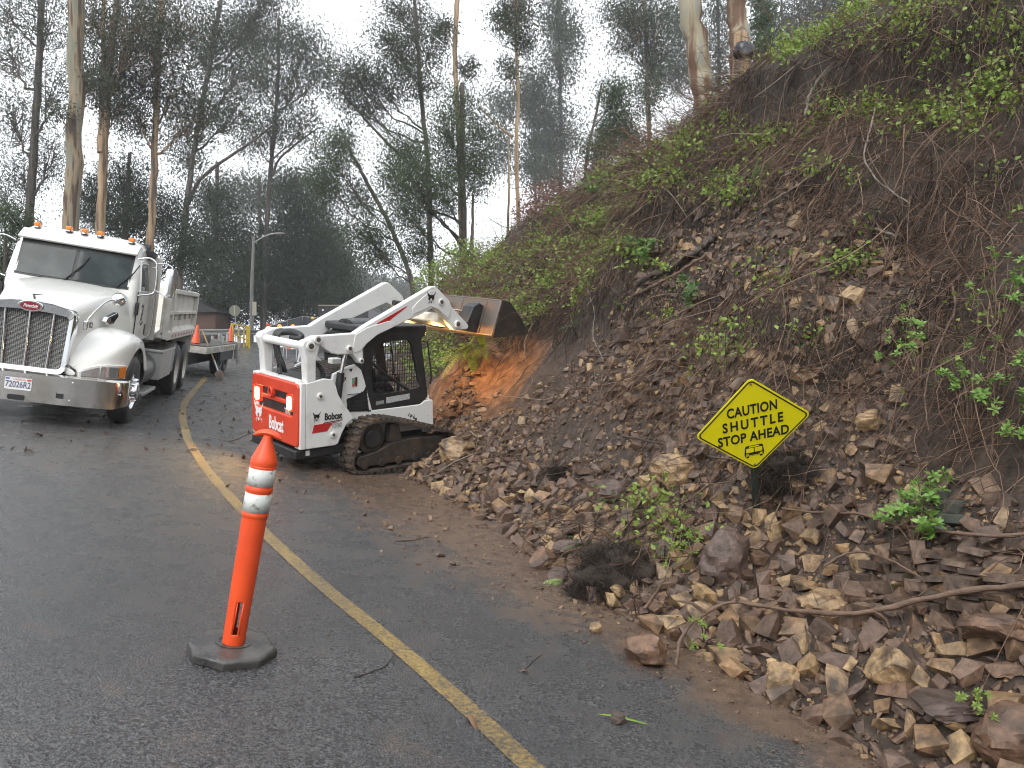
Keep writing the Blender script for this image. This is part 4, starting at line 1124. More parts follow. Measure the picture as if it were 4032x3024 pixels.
# rear door
def rrect(x0, x1, z0, z1, r, n=4):
    pts = []
    for cx, cz, a0 in ((x1-r, z0+r, -90), (x1-r, z1-r, 0), (x0+r, z1-r, 90), (x0+r, z0+r, 180)):
        for i in range(n+1): a = R_(a0+90*i/n); pts.append((cx+r*math.cos(a), cz+r*math.sin(a)))
    return pts
door = MB().ring(rrect(-.63,.62,.42,1.235,.06), rrect(-.50,.60-.02,.80,1.085,.05), -1.40, -1.28, 'x').build('rear_door', m_mred, bob, bevel=.018, seg=3)
MB().prism(rrect(-.52,.60,.78,1.10,.05), -1.345, -1.30, 'x').build('rear_grille', m_mblk, door)
MB().box(-1.375, -1.32, -.46, .54, .925, .985).build('crossbar', m_mred, door, bevel=.012)
lat = MB(); lat.ring([(.065+.055*math.cos(a), 1.04+.075*math.sin(a)) for a in np.linspace(0, 2*math.pi, 20, endpoint=False)], [(.065+.028*math.cos(a), 1.045+.045*math.sin(a)) for a in np.linspace(0, 2*math.pi, 20, endpoint=False)], -1.43, -1.37, 'x')
lat.build('latch', m_mred, door, bevel=.008)
for y_ in (.50, -.385):
    lamp = MB().prism(rrect(y_-.075, y_+.075, .855, 1.075, .02), -1.385, -1.34, 'x').build('tail_lamp', m_redlens, door)
    MB().prism(rrect(y_-.045, y_+.045, .875, 1.045, .03), -1.397, -1.38, 'x').build('bulb', m_lampon, lamp)
    li = bpy.data.lights.new('tail_lamp_light', 'SPOT'); li.energy = 55; li.color = (1,.62,.22); li.spot_size = R_(120); li.spot_blend = .9; li.shadow_soft_size = .05
    lo = bpy.data.objects.new('tail_lamp_light', li); COL.objects.link(lo); lo.parent = lamp
    lo.matrix_local = Matrix.Translation((-1.42, y_, .96)) @ Vector((0,0,-1)).rotation_difference(Vector((-1,0,-.42))).to_matrix().to_4x4()
text_mesh('T590', .10, REAR(-.27, .83, -1.349), m_decalw, door, sx=.75, bold=.002)
text_mesh('Bobcat', .25, REAR(-.065, .63, -1.4025), m_decalw, door, sx=.56, bold=.006)
cathead(REAR(.42, .70, -1.4035), .26, m_decalw, door, m_mred)
MB().box(-1.42, -.60, -.60, .60, .26, .38).build('rear_bumper', m_mblk, bob, bevel=.02)
MB().box(-1.27, -1.215, -.606, -.601, .30, .365).build('sticker', m_decalw, bob)
# flank plates with lettering
PL = [(-1.30,.395),(-.88,.395),(-.825,.41),(-.768,.545),(-.705,.65),(-.59,.745),(-.70,.88),(-.776,.985),(-.835,1.08),(-.875,1.21),(-.935,1.275),(-1.04,1.29),(-1.30,1.245)]
for sg_ in (-1, 1):
    a, c = sg_*.595, sg_*.65
    pl_ = MB().prism(PL, min(a, c), max(a, c)).build('fender_plate', m_white, bob, bevel=.01)
    MB().box(-1.375, -1.30, min(sg_*.655, sg_*.50), max(sg_*.655, sg_*.50), .395, 1.25).build('corner_post', m_white, bob, bevel=.012)
    for x_, z_ in ((-1.10, 1.07), (-.905, .545)):
        bo = MB().cyl((x_, sg_*.645, z_), (x_, sg_*.672, z_), .042).build('pin_boss', m_white, pl_, bevel=.004)
        MB().cyl((x_, sg_*.66, z_), (x_, sg_*.680, z_), .02).build('pin', m_steel, bo)
    if sg_ < 0:
        text_mesh('Bobcat', .125, SF(-.905, .79), m_black, pl_, sx=.74, bold=.003)
        cathead(SF(-1.145, .80), .115, m_black, pl_, m_white)
        b = MB(); b.prism([(-1.21,.595),(-.99,.60),(-.95,.655),(-.90,.70),(-.78,.715),(-1.18,.70)], -.6525, -.6505, 'y'); b.build('stripe', m_decalr, pl_, smooth=0)
        MB().prism([(-1.05,.708),(-.765,.725),(-.765,.735),(-1.05,.718)], -.6535, -.6508, 'y').build('stripe', m_black, pl_, smooth=0)
        text_mesh('T590', .085, SF(-.86, .665), mat('decal_grey', (.35,.36,.37), .4), pl_, sx=.85, bold=.002, shear=.25)
# grille in the flank
g = MB()
GP = [(-.60,.80),(-.27,.775),(-.33,1.12),(-.36,1.06),(-.63,.965)]
MB().prism(GP, -.528, -.522).build('side_vent', m_mblk, bob, smooth=0)
for i in range(6): g.box(-.62+i*.055, -.613+i*.055, -.535, -.528, .795, .98+.02*i)
for i in range(5): g.box(-.62, -.29, -.535, -.529, .81+i*.055, .817+i*.055)
g.build('vent_grid', m_mblk, bob, smooth=0)
b = MB().box(-.545, -.505, -.532, -.522, 1.14, 1.25).build('indicator_label', mat('label_red', (.5,.05,.04), .5, col2=(.1,.3,.2), scale=18, thr=(.49,.51)), bob)
MB().box(-.497, -.470, -.534, -.522, 1.14, 1.26).build('indicator_slot', m_mblk, bob, bevel=.004)
# engine cover
MB().prism([(-1.30,1.16),(-1.30,1.20),(-.55,1.36),(-.40,1.36),(-.40,1.16)], -.46, .46).build('engine_cover', m_mblk, bob, bevel=.015)
g = MB()
for i in range(9): g.box(-.95+i*.06, -.925+i*.06, -.40, .40, 1.262+i*.0128, 1.288+i*.0128)
g.build('louvre', mat('louvre_brown', (.07,.055,.045), .5), bob, smooth=0)
MB().box(-1.36, -1.24, -.52, .60, 1.235, 1.262).build('rear_sill', m_white, bob, bevel=.006)
b = MB(); b.tube([(-1.22,.22,1.24),(-1.21,.22,1.31),(-1.24,.14,1.33),(-1.26,.10,1.27)], .03, 8); b.build('tailpipe', m_mblk, bob, smooth=60)
MB().box(-.74, -.60, -.34, -.22, 1.42, 1.50).build('worklamp_box', m_white, bob, bevel=.012)
# uprights, cross tube, pivots
for sg_ in (-1, 1):
    b = MB(); y0, y1 = sorted((sg_*.50, sg_*.645))
    b.prism([(-1.28,1.22),(-1.30,1.55),(-1.355,1.72),(-1.33,1.78),(-1.26,1.80),(-1.15,1.845),(-1.09,1.80),(-1.10,1.72),(-1.15,1.52),(-1.15,1.22)], y0, y1)
    up_ = b.build('upright', m_white, bob, bevel=.022, seg=3)
    bo = MB().cyl((-1.236, sg_*.64, 1.715), (-1.236, sg_*.665, 1.715), .062, n=24).build('pivot_boss', m_white, up_, bevel=.006)
    MB().cyl((-1.236, sg_*.655, 1.715), (-1.236, sg_*.668, 1.715), .036, n=20).build('pivot_pin', m_steel, bo)
    bo = MB().cyl((-1.141, sg_*.64, 1.795), (-1.141, sg_*.672, 1.795), .055, n=24).build('pivot_boss', m_white, up_, bevel=.006)
    MB().cyl((-1.141, sg_*.66, 1.795), (-1.141, sg_*.675, 1.795), .030, n=20).build('pivot_pin', m_steel, bo)
MB().cyl((-1.25,-.52,1.70), (-1.25,.52,1.70), .055, n=20).build('cross_tube', m_white, bob)
b = MB()
for k_ in range(4):
    y_ = .36-.05*k_; b.tube([tuple(q) for q in smooth_path([Vector((-1.0,y_-.02*k_,1.80)), Vector((-1.12,y_+.02,1.84)), Vector((-1.22,y_+.03,1.78)), Vector((-1.20,y_+.02*k_,1.55)), Vector((-1.17,y_-.03,1.40)), Vector((-1.14,y_-.04*(k_%2),1.27))], 22)], .021, 8)
b.tube([tuple(q) for q in smooth_path([Vector((-1.14,.30,1.80)), Vector((-1.10,.10,1.83)), Vector((-1.04,-.05,1.80)), Vector((-1.06,-.10,1.74)), Vector((-1.1,.1,1.75))], 16)], .045, 8)
b.build('hose', m_mblk, bob, smooth=60)
b = MB()
for k_ in range(2): b.tube([tuple(q) for q in smooth_path([Vector((-1.10,-.40+.06*k_,1.55)), Vector((-1.0,-.42+.06*k_,1.46)), Vector((-.93,-.44+.06*k_,1.36)), Vector((-.93,-.46+.06*k_,1.26))], 14)], .018, 8)
b.build('hose', m_mblk, bob, smooth=60)
# lift arms
ARM = [(-1.149,1.838),(-.584,1.860),(-.417,1.955),(.669,2.490),(.73,2.495),(.785,2.462),(1.005,2.295),(1.048,2.206),(1.365,1.955),(1.39,1.91),(1.36,1.872),(1.155,1.862),(1.102,1.875),(.808,2.147),(.706,2.187),(-.24,1.82),(-.39,1.714),(-.452,1.643),(-.438,1.50),(-.455,1.462),(-.495,1.455),(-.535,1.50),(-.61,1.585),(-.828,1.586),(-.929,1.608),(-1.07,1.70),(-1.13,1.76)]
for sg_ in (-1, 1):
    y0, y1 = sorted((sg_*.515, sg_*.625))
    arm = MB().prism(ARM, y0, y1).build('lift_arm', m_white, bob, bevel=.014, seg=3)
    yo0, yo1 = sorted((sg_*.622, sg_*.634))
    MB().prism([(-.62,1.60),(-.50,1.62),(-.40,1.72),(-.22,1.84),(.02,1.93),(.02,1.985),(-.06,2.015),(-.40,1.93),(-.58,1.84)], yo0, yo1).build('doubler_plate', m_white, arm, bevel=.005)
    MB().prism([(.35,2.10),(.66,2.21),(.80,2.165),(.99,2.03),(1.03,2.18),(.95,2.28),(.74,2.44),(.66,2.445),(.42,2.27),(.33,2.18)], yo0, yo1).build('doubler_plate', m_white, arm, bevel=.005)
    for x_, z_, r_ in ((-.666,1.663,.042),(-.483,1.492,.035),(.836,2.276,.045),(1.16,1.956,.055)):
        bo = MB().cyl((x_, sg_*.62, z_), (x_, sg_*.655, z_), r_, n=20).build('pin_boss', m_white, arm, bevel=.004)
        MB().cyl((x_, sg_*.65, z_), (x_, sg_*.660, z_), r_*.6, n=16).build('pin', m_steel, bo)
    if sg_ < 0:
        MB().prism([(-.245,1.985),(-.18,1.93),(.245,2.205),(.252,2.222)], -.6275, -.6255, 'y').build('stripe', m_decalr, arm, smooth=0)
        cathead(frame((.66,-.6355,2.325), (1,0,0), (0,0,1)), .16, m_black, arm, m_white)
    # lift cylinder
    cy_ = MB().cyl((-.79, sg_*.56, .98), (-.745, sg_*.56, 1.34), .05, n=18).build('lift_cylinder', m_mblk, bob)
    MB().cyl((-.757, sg_*.56, 1.25), (-.672, sg_*.57, 1.64), .027, n=16).build('rod', m_chrome, cy_)
    # tilt cylinder
    tcx = MB().cyl((.72, sg_*.36, 2.20), (1.10, sg_*.36, 2.16), .042, n=16).build('tilt_cylinder', m_mblk, bob)
    MB().cyl((1.05, sg_*.36, 2.165), (1.45, sg_*.36, 2.12), .022, n=12).build('rod', m_chrome, tcx)
m_cross = mat('arm_crossmember', (.70,.66,.55), .45, col2=(.40,.28,.16), scale=6, thr=(.5,.7))
b = MB(); b.prism([(.86,1.98),(1.02,1.90),(1.12,1.96),(1.0,2.10),(.90,2.10)], -.52, .52); b.build('arm_crossmember', m_cross, bob, bevel=.02)
MB().cyl((1.0,-.5,2.02),(1.0,.5,2.02), .065, n=18).build('cross_tube', m_cross, bob)
# coupler and bucket
cp = MB(); cp.prism([(1.40,1.86),(1.64,1.80),(1.76,2.22),(1.68,2.26),(1.56,2.20)], -.52, -.28); cp.prism([(1.40,1.86),(1.64,1.80),(1.76,2.22),(1.68,2.26),(1.56,2.20)], .28, .52)
cp.box(1.52, 1.62, -.5, .5, 1.92, 2.02); cp.box(1.12, 1.42, -.60, -.50, 1.90, 1.98); cp.box(1.12, 1.42, .50, .60, 1.90, 1.98)
cp.build('coupler', m_mblk, bob, bevel=.012)
BK = [(1.83,2.30),(1.67,1.79),(1.70,1.755),(2.40,1.80)]
bk = MB()
o_ = [(1.80,2.31),(1.86,2.31),(1.71,1.81),(2.40,1.835),(2.40,1.805),(1.69,1.755),(1.64,1.79)]
bk.prism(o_, -.86, .86)
bucket = bk.build('bucket', m_steel, bob, bevel=.01)
for y0, y1 in ((-.875,-.85),(.85,.875)):
    MB().prism([(1.81,2.325),(1.98,2.30),(2.16,2.12),(2.41,1.84),(2.40,1.795),(1.67,1.765),(1.66,1.80)], y0, y1).build('side_plate', m_mud, bucket, bevel=.006)
MB().box(1.80, 1.90, -.85, .85, 2.285, 2.325).build('top_edge', m_steel, bucket, bevel=.008)
for y_ in (-.56, .0, .56): MB().prism([(1.655,1.80),(1.81,2.28),(1.79,2.29),(1.625,1.82)], y_-.012, y_+.012).build('rib', m_steel, bucket, smooth=0)
# cab
OUT = [(-.36,1.20),(-.36,1.66),(-.26,1.80),(-.13,1.86),(.64,1.93),(.675,1.90),(.66,1.80),(.60,1.74),(.75,.90),(.62,.79),(-.21,.77),(-.28,1.0)]
INN = [(-.22,1.20),(-.24,1.56),(-.20,1.65),(-.10,1.70),(.30,1.735),(.38,1.72),(.44,1.65),(.46,1.57),(.60,1.07),(.54,1.03),(-.10,.985),(-.19,1.02)]
def inside2(x, z, poly):
    return bool(inpoly(np.array([[x, z]]), poly)[0])
cab = MB().box(-.36, .70, -.515, .515, 1.83, 1.935).build('roof', m_mblk, bob, bevel=.03, seg=3)
for sg_ in (-1, 1):
    y0, y1 = sorted((sg_*.46, sg_*.51))
    MB().ring(OUT, INN, y0, y1).build('cab_side', m_mblk, bob, bevel=.006)
    gb = MB(); yg = sg_*.475
    for xg in np.arange(-.24, .62, .042):
        zin = [z for z in np.arange(.97, 1.80, .01) if inside2(xg, z, INN)]
        if len(zin) > 4: gb.box(xg-.0035, xg+.0035, yg-.0035, yg+.0035, min(zin)-.02, max(zin)+.02)
    for zg in np.arange(1.0, 1.80, .05):
        xin = [x for x in np.arange(-.26, .66, .01) if inside2(x, zg, INN)]
        if len(xin) > 4: gb.box(min(xin)-.02, max(xin)+.02, yg-.003, yg+.003, zg-.0035, zg+.0035)
    gb.build('window_guard', m_mblk, bob, smooth=0)
    MB().tube([(-.30,sg_*.485,1.50),(.0,sg_*.485,1.27),(.40,sg_*.485,1.02),(.60,sg_*.485,.95)], .022, 8).build('brace', m_mblk, bob)
    gr = MB(); gr.tube([(.66,sg_*.46,1.70),(.74,sg_*.47,1.69),(.76,sg_*.47,1.62),(.84,sg_*.47,1.15),(.82,sg_*.46,1.06)], .012, 8); gr.build('grab_rail', m_mblk, bob, smooth=60)
    fl = MB().cyl((.74, sg_*.44, .87), (.80, sg_*.44, .87), .045, n=16).build('front_marker', m_white, bob, bevel=.006)
    wl = MB().box(.60, .69, sg_*.42-.07, sg_*.42+.07, 1.775, 1.85).build('work_lamp', m_mblk, bob, bevel=.01)
    MB().box(.690, .697, sg_*.42-.055, sg_*.42+.055, 1.785, 1.84).build('bulb', m_lampon, wl)
    li = bpy.data.lights.new('work_lamp_light', 'SPOT'); li.energy = 75; li.color = (1,.55,.18); li.spot_size = R_(110); li.spot_blend = 1.0; li.shadow_soft_size = .05
    lo = bpy.data.objects.new('work_lamp_light', li); COL.objects.link(lo); lo.parent = wl
    lo.matrix_local = Matrix.Translation((.72, sg_*.42, 1.81)) @ Vector((0,0,-1)).rotation_difference(Vector((1,0,-.12))).to_matrix().to_4x4()
MB().box(.735, .80, -.50, -.36, .80, .86).build('bracket', m_white, bob, bevel=.01)
MB().prism([(.02,.855),(.42,.885),(.42,.965),(.02,.94)], -.515, -.511).build('decal', mat('info_decal', (.55,.56,.56), .5, col2=(.3,.3,.3), scale=40), bob, smooth=0)
MB().prism([(-.15,.845),(-.02,.855),(-.02,.905),(-.15,.895)], -.515, -.511).build('decal', mat('info_decal_small', (.25,.27,.24), .5), bob, smooth=0)
MB().box(-.36, -.33, -.46, .46, .80, 1.45).build('rear_bulkhead', m_mblk, bob)
MB().box(-.365, -.355, -.40, .40, 1.46, 1.82).build('rear_window', m_glass, bob)
MB().box(-.33, .6, -.46, .46, .42, .80).build('cab_floor', m_mblk, bob)
seat = MB().box(-.25, .22, -.24, .24, .80, .98).build('seat', m_mblk, bob, bevel=.04, seg=3)
MB().box(-.30, -.18, -.24, .24, .95, 1.50).build('backrest', m_mblk, seat, bevel=.04, seg=3)
for sg_ in (-1, 1):
    j = MB().cyl((.38, sg_*.30, .80), (.36, sg_*.30, 1.12), .02, n=10).build('control_lever', m_mblk, bob)
    MB().cyl((.36, sg_*.30, 1.10), (.345, sg_*.30, 1.22), .032, .026, n=10).build('grip', m_mblk, j)
b = MB(); b.cyl((-.30, .05, 1.93), (.45, .05, 1.955), .2, n=24)
b.v = [(x, y, 1.90+(z-1.90)*.42) for x, y, z in b.v]; b.build('roof_bag', mat('black_plastic_wrap', (.02,.02,.022), .2, bump=.7, bscale=14), bob, smooth=60)
# tracks
TR = [(-.40,.70),(-.53,.665),(-.60,.56),(-.72,.20),(-.715,.10),(-.66,.03),(-.55,.0),(.0,.0),(.45,.0),(.75,.05),(.98,.20),(1.045,.30),(1.03,.37),(.94,.42),(.80,.455),(.30,.60),(-.07,.69),(-.25,.71)]
def resample(poly, step):
    p = np.array(poly+[poly[0]], float); L_ = np.concatenate([[0], np.cumsum(np.hypot(*np.diff(p, axis=0).T))]); n_ = int(L_[-1]/step)
    t_ = np.linspace(0, L_[-1], n_, endpoint=False); return np.stack([np.interp(t_, L_, p[:,0]), np.interp(t_, L_, p[:,1])], 1)
tp = resample(TR, .03)
for _ in range(2): tp = (np.roll(tp, 1, 0)+2*tp+np.roll(tp, -1, 0))/4
cen = tp.mean(0); tgt = np.roll(tp, -1, 0)-np.roll(tp, 1, 0); tgt /= np.hypot(*tgt.T)[:,None]; nin = np.stack([-tgt[:,1], tgt[:,0]], 1)
if ((cen-tp)*nin).sum() < 0: nin = -nin
for sg_ in (-1, 1):
    y0, y1 = sorted((sg_*.52, sg_*.835))
    b = MB(); rings = []
    for q, nn in zip(tp, nin): i_ = q+nn*.03; rings.append([(q[0],y0,q[1]),(q[0],y1,q[1]),(i_[0],y1,i_[1]),(i_[0],y0,i_[1])])
    b.loft(rings, close=True)
    trk = b.build('track', m_track, bob, smooth=50)
    lug = MB(); dense = tp
    for k_ in range(0, len(dense), 3):
        q, nn, tt_ = dense[k_], nin[k_], tgt[k_]
        for (ya, yb, sh) in ((y0+.005, (y0+y1)/2-.01, 0), ((y0+y1)/2+.01, y1-.005, .022)):
            c = q-nn*.012+tt_*sh; h1 = tt_*.019; o2 = nn*.015
            pts = [c-h1-o2, c+h1-o2, c+h1*1.1+o2, c-h1*1.1+o2]
            lug.prism([tuple(x) for x in pts], ya, yb)
    lug.build('tread_lugs', m_track, trk, smooth=0)
    fy0, fy1 = sorted((sg_*.60, sg_*.78))
    MB().prism([(-.62,.12),(-.55,.07),(.60,.07),(.90,.22),(.93,.31),(.75,.36),(.30,.38),(-.05,.36),(-.30,.26),(-.60,.22)], fy0, fy1).build('track_frame', m_mud, bob, bevel=.015)
    MB().prism([(-.10,.36),(.12,.36),(.06,.60),(-.08,.60)], fy0, fy1-.04).build('track_frame_post', m_mud, bob, bevel=.01)
    sp = MB().cyl((-.37, sg_*.56, .455), (-.37, sg_*.74, .455), .215, n=20).build('drive_sprocket', m_mud, bob, bevel=.01)
    MB().cyl((-.37, sg_*.73, .455), (-.37, sg_*.79, .455), .125, n=24).build('hub', m_mblk, sp, bevel=.008)
    hb = MB()
    for k_ in range(12): a = 2*math.pi*k_/12; hb.cyl((-.37+.165*math.cos(a), sg_*.735, .455+.165*math.sin(a)), (-.37+.165*math.cos(a), sg_*.752, .455+.165*math.sin(a)), .014, n=6)
    hb.build('bolts', m_mud, sp, smooth=0)
    MB().cyl((.88, sg_*.56, .235), (.88, sg_*.72, .235), .14, n=22).build('idler_wheel', m_mud, bob, bevel=.01)
    for x_ in (-.5, -.22, .06, .34, .6):
        MB().cyl((x_, sg_*.56, .10), (x_, sg_*.80, .10), .055, n=14).build('roller', m_mud, bob, bevel=.006)
    for x_, z_ in ((-.45,.16),(-.1,.2),(.15,.16),(.35,.2),(.42,.14),(.62,.22)):
        MB().cyl((x_, sg_*.775, z_), (x_, sg_*.79, z_), .018, n=8).build('bolt', m_mud, bob)

# ------------------------------------------------------------------ people
m_skin = mat('skin', (.30,.16,.10), .5)
def person(name, label, mtx, J, E_, Rd, mats, regions, parts=()):
    """J joints, E_ edges, Rd radii; regions: list of (test, material slot)"""
    me = bpy.data.meshes.new('body'); me.from_pydata([tuple(j) for j in J], E_, [])
    o = bpy.data.objects.new('body', me); COL.objects.link(o)
    o.modifiers.new('skin', 'SKIN')
    for i, r in enumerate(Rd): me.skin_vertices[0].data[i].radius = r if isinstance(r, tuple) else (r, r); me.skin_vertices[0].data[i].use_root = (i == 0)
    s_ = o.modifiers.new('sub', 'SUBSURF'); s_.levels = 2; s_.render_levels = 2
    dg = bpy.context.evaluated_depsgraph_get(); me2 = bpy.data.meshes.new_from_object(o.evaluated_get(dg))
    bpy.data.objects.remove(o)
    me2.materials.clear()
    for m in mats: me2.materials.append(m)
    for pgn in me2.polygons:
        c = pgn.center
        for test, slot in regions:
            if test(c): pgn.material_index = slot; break
    me2.shade_smooth()
    root = thing(name, label, 'person', mtx)
    b_ = bpy.data.objects.new('body', me2); COL.objects.link(b_); b_.parent = root
    return root
m_dark = mat('dark_jacket', (.02,.022,.028), .75, col2=(.035,.035,.04), scale=10)
m_vest = mat('orange_vest', (.65,.12,.05), .6)
# operator, seated: x forward in the cab
J = [(-.10,0,.99),(-.12,0,1.15),(-.14,0,1.33),(-.12,0,1.47),(-.09,0,1.53),(-.05,0,1.62),(-.04,0,1.69),
     (-.13,.18,1.42),(-.02,.25,1.18),(.22,.27,1.16),(.32,.29,1.17),(-.13,-.18,1.42),(-.02,-.25,1.18),(.22,-.27,1.16),(.32,-.29,1.17),
     (-.06,.10,.98),(.34,.12,1.02),(.42,.12,.66),(.52,.12,.62),(-.06,-.10,.98),(.34,-.12,1.02),(.42,-.12,.66),(.52,-.12,.62)]
Ed = [(0,1),(1,2),(2,3),(3,4),(4,5),(5,6),(2,7),(7,8),(8,9),(9,10),(2,11),(11,12),(12,13),(13,14),(0,15),(15,16),(16,17),(17,18),(0,19),(19,20),(20,21),(21,22)]
Rd = [(.15,.12),(.15,.11),(.16,.11),.07,.06,(.085,.10),(.075,.085),.08,.055,.045,.042,.08,.055,.045,.042,.09,.075,.05,.045,.09,.075,.05,.045]
op = person('person', 'operator in dark jacket and orange vest seated inside the loader cab', BM, J, Ed, Rd, [m_dark, m_skin, m_vest],
            [(lambda c: c.z > 1.52, 1), (lambda c: c.x > .26 and c.z > 1.08, 1), (lambda c: c.x > -.12 and c.z > 1.15 and abs(c.y) < .13 and c.x < .05, 2)])
def fingers(parent, base, sg_):
    for k_ in range(4):
        y_ = (k_-1.5)*.019
        b = MB(); b.tube([(base[0]-.01, base[1]+y_*.4, base[2]+y_), (base[0]+.03, base[1]+y_*.4+.012*sg_, base[2]+y_), (base[0]+.045, base[1]+.02*sg_, base[2]+y_-.003), (base[0]+.03, base[1]+.036*sg_, base[2]+y_-.004)], [.010,.0095,.009,.007], 7)
        b.build('finger', m_skin, parent, smooth=60)
    b = MB(); b.tube([(base[0]-.02, base[1]-.02*sg_, base[2]+.015), (base[0]+.01, base[1]-.035*sg_, base[2]+.04), (base[0]+.03, base[1]-.02*sg_, base[2]+.052)], [.011,.010,.008], 7); b.build('thumb', m_skin, parent, smooth=60)
fingers(op, (.335,.29,1.17), -1); fingers(op, (.335,-.29,1.17), 1)
capb = MB(); capb.lathe([(.108,1.665),(.106,1.71),(.088,1.76),(.05,1.79),(.004,1.80)], 20); capb.m = None
cp_ = capb.build('cap', m_dark, op); cp_.location = (-.04,0,0)
nb = MB(); nb.prism([(.055,1.60),(.085,1.605),(.06,1.655)], -.014, .014); nb.build('nose', m_skin, op, bevel=.006)
for sg_ in (-1,1):
    MB().lathe([(.002,-.009),(.009,-.004),(.009,.004),(.002,.009)], 8).build('eye', m_black, op, mtx=Matrix.Translation((.05, sg_*.032, 1.655)))
    MB().lathe([(.004,-.028),(.016,-.015),(.018,.01),(.006,.028)], 8).build('ear', m_skin, op, mtx=Matrix.Translation((-.05, sg_*.095, 1.64)))
MB().box(.048, .058, -.022, .022, 1.573, 1.580).build('mouth', mat('lips', (.2,.07,.05), .5), op)
# ------------------------------------------------------------------ dump truck
m_tw = mat('truck_white', (.74,.735,.70), .22, col2=(.66,.65,.61), scale=2.2, thr=(.5,.8), coat=.6)
m_tbed = mat('dirty_white_bed', (.66,.64,.59), .5, col2=(.42,.36,.30), scale=3.2, thr=(.5,.75))
m_glossg = mat('windscreen_glass', (.014,.021,.022), .04, col2=(.045,.058,.058), scale=2.6, thr=(.42,.72), spec=.28, detail=6)
m_amber = mat('amber_lens', (.75,.22,.02), .25)
m_tyre = mat('wet_tyre', (.016,.016,.017), .5, col2=(.03,.028,.026), scale=8, bump=.2, bscale=30)
m_rim = mat('white_rim', (.62,.60,.54), .4, col2=(.36,.32,.27), scale=6, thr=(.5,.75))
m_alu = mat('diamond_plate', (.50,.50,.49), .38, .85, bump=.5, bscale=60)
m_chromb = mat('chrome_bumper', (.62,.60,.57), .14, 1.0, col2=(.42,.38,.33), scale=1.8, thr=(.45,.75))
m_lens = mat('clear_lens', (.45,.46,.46), .08, .7, col2=(.8,.8,.8), scale=30)
m_under = mat('chassis_black', (.012,.012,.013), .6)
m_blue = mat('plate_blue', (.02,.03,.12), .4)
TM = pose((-6.896,11.278,1.197), -73.75, -5.25, -7.58)
trk = thing('dump_truck', 'white dump truck with chrome grille parked facing the camera at left', 'truck', TM)
FR = lambda y, z, x: frame((x, y, z), (0,1,0), (0,0,1))
LS = lambda x, z, y: frame((x, y, z), (-1,0,0), (0,0,1))
# bumper: bent plate
prof = [(.78,1.255),(.92,1.24),(1.06,1.10),(1.13,.85),(1.165,.5),(1.175,0),(1.165,-.5),(1.13,-.85),(1.06,-1.10),(.92,-1.24),(.78,-1.255)]
rings = []
for x_, y_ in prof:
    k_ = .10 if abs(y_) > 1.15 else 0
    rings.append([(x_, y_, .345+k_*.4), (x_, y_, .72), (x_-.05, y_*.985, .745), (x_-.06, y_*.96, .72), (x_-.06, y_*.96, .345+k_*.4)])
b = MB(); b.loft(rings); bump_ = b.build('bumper', m_chromb, trk, smooth=50)
MB().prism(rrect(-.125,.075,.355,.425,.02), 1.170, 1.180, 'x').build('tow_slot', m_under, bump_)
MB().box(1.150, 1.171, .435, .525, .435, .50).build('tow_hole', m_under, bump_)
for y_, z_ in ((.62,.66),(.60,.42),(1.18,.55),(-.62,.66),(-.60,.42)):
    MB().lathe([(.012,0),(.011,.006),(.004,.010)], 10).build('bolt', m_chrome, bump_, mtx=Matrix.Translation((1.162 if abs(y_) < 1 else 1.0, y_, z_)) @ Matrix.Rotation(R_(90), 4, 'Y'))
plate = MB().prism(rrect(-.172,.142,.492,.65,.012), 1.178, 1.184, 'x').build('licence_plate', m_decalw, trk)
text_mesh('72026R2', .115, FR(-.015, .556, 1.1845), m_blue, plate, sx=.72, bold=.0015, depth=.001)
text_mesh('California', .042, FR(-.005, .627, 1.1845), mat('plate_red', (.5,.05,.04), .4), plate, sx=.9, depth=.001, shear=.2)
MB().box(1.184, 1.1855, .085, .135, .615, .640).build('sticker', mat('sticker_red', (.55,.08,.04), .4), plate); MB().box(1.184, 1.1855, -.165, -.12, .62, .642).build('sticker', mat('sticker_blue', (.1,.12,.4), .4), plate)
# grille
def gr_outline(w0, w1, z0, z1, top, r, n=5):
    pts = []
    for i in range(n+1): a = R_(-90+90*i/n); pts.append((w0-r+r*math.cos(a), z0+r+r*math.sin(a)))
    for i in range(n+1): a = R_(90*i/n); pts.append((w1-r+r*math.cos(a), z1-r+r*math.sin(a)))
    for y_ in (.22, .0): pts.append((y_, z1+top*(1-(y_/w1)**2)))
    L_ = pts[:-1]
    return pts + [(-y, z) for y, z in L_[::-1]]
go = gr_outline(.50, .535, .735, 1.625, .05, .10); gi = gr_outline(.43, .465, .805, 1.525, .03, .06)
sur = MB(); n_ = len(go)
sur.loft([[(.90, y*1.01, z) for y, z in go], [(1.06, y, z) for y, z in go], [(1.10, y*.97, .735+(z-.735)*.985+.008) for y, z in go], [(1.085, y, z) for y, z in gi], [(1.00, y, z) for y, z in gi]], cap=False)
surr = sur.build('grille_surround', m_chrome, trk, smooth=45)
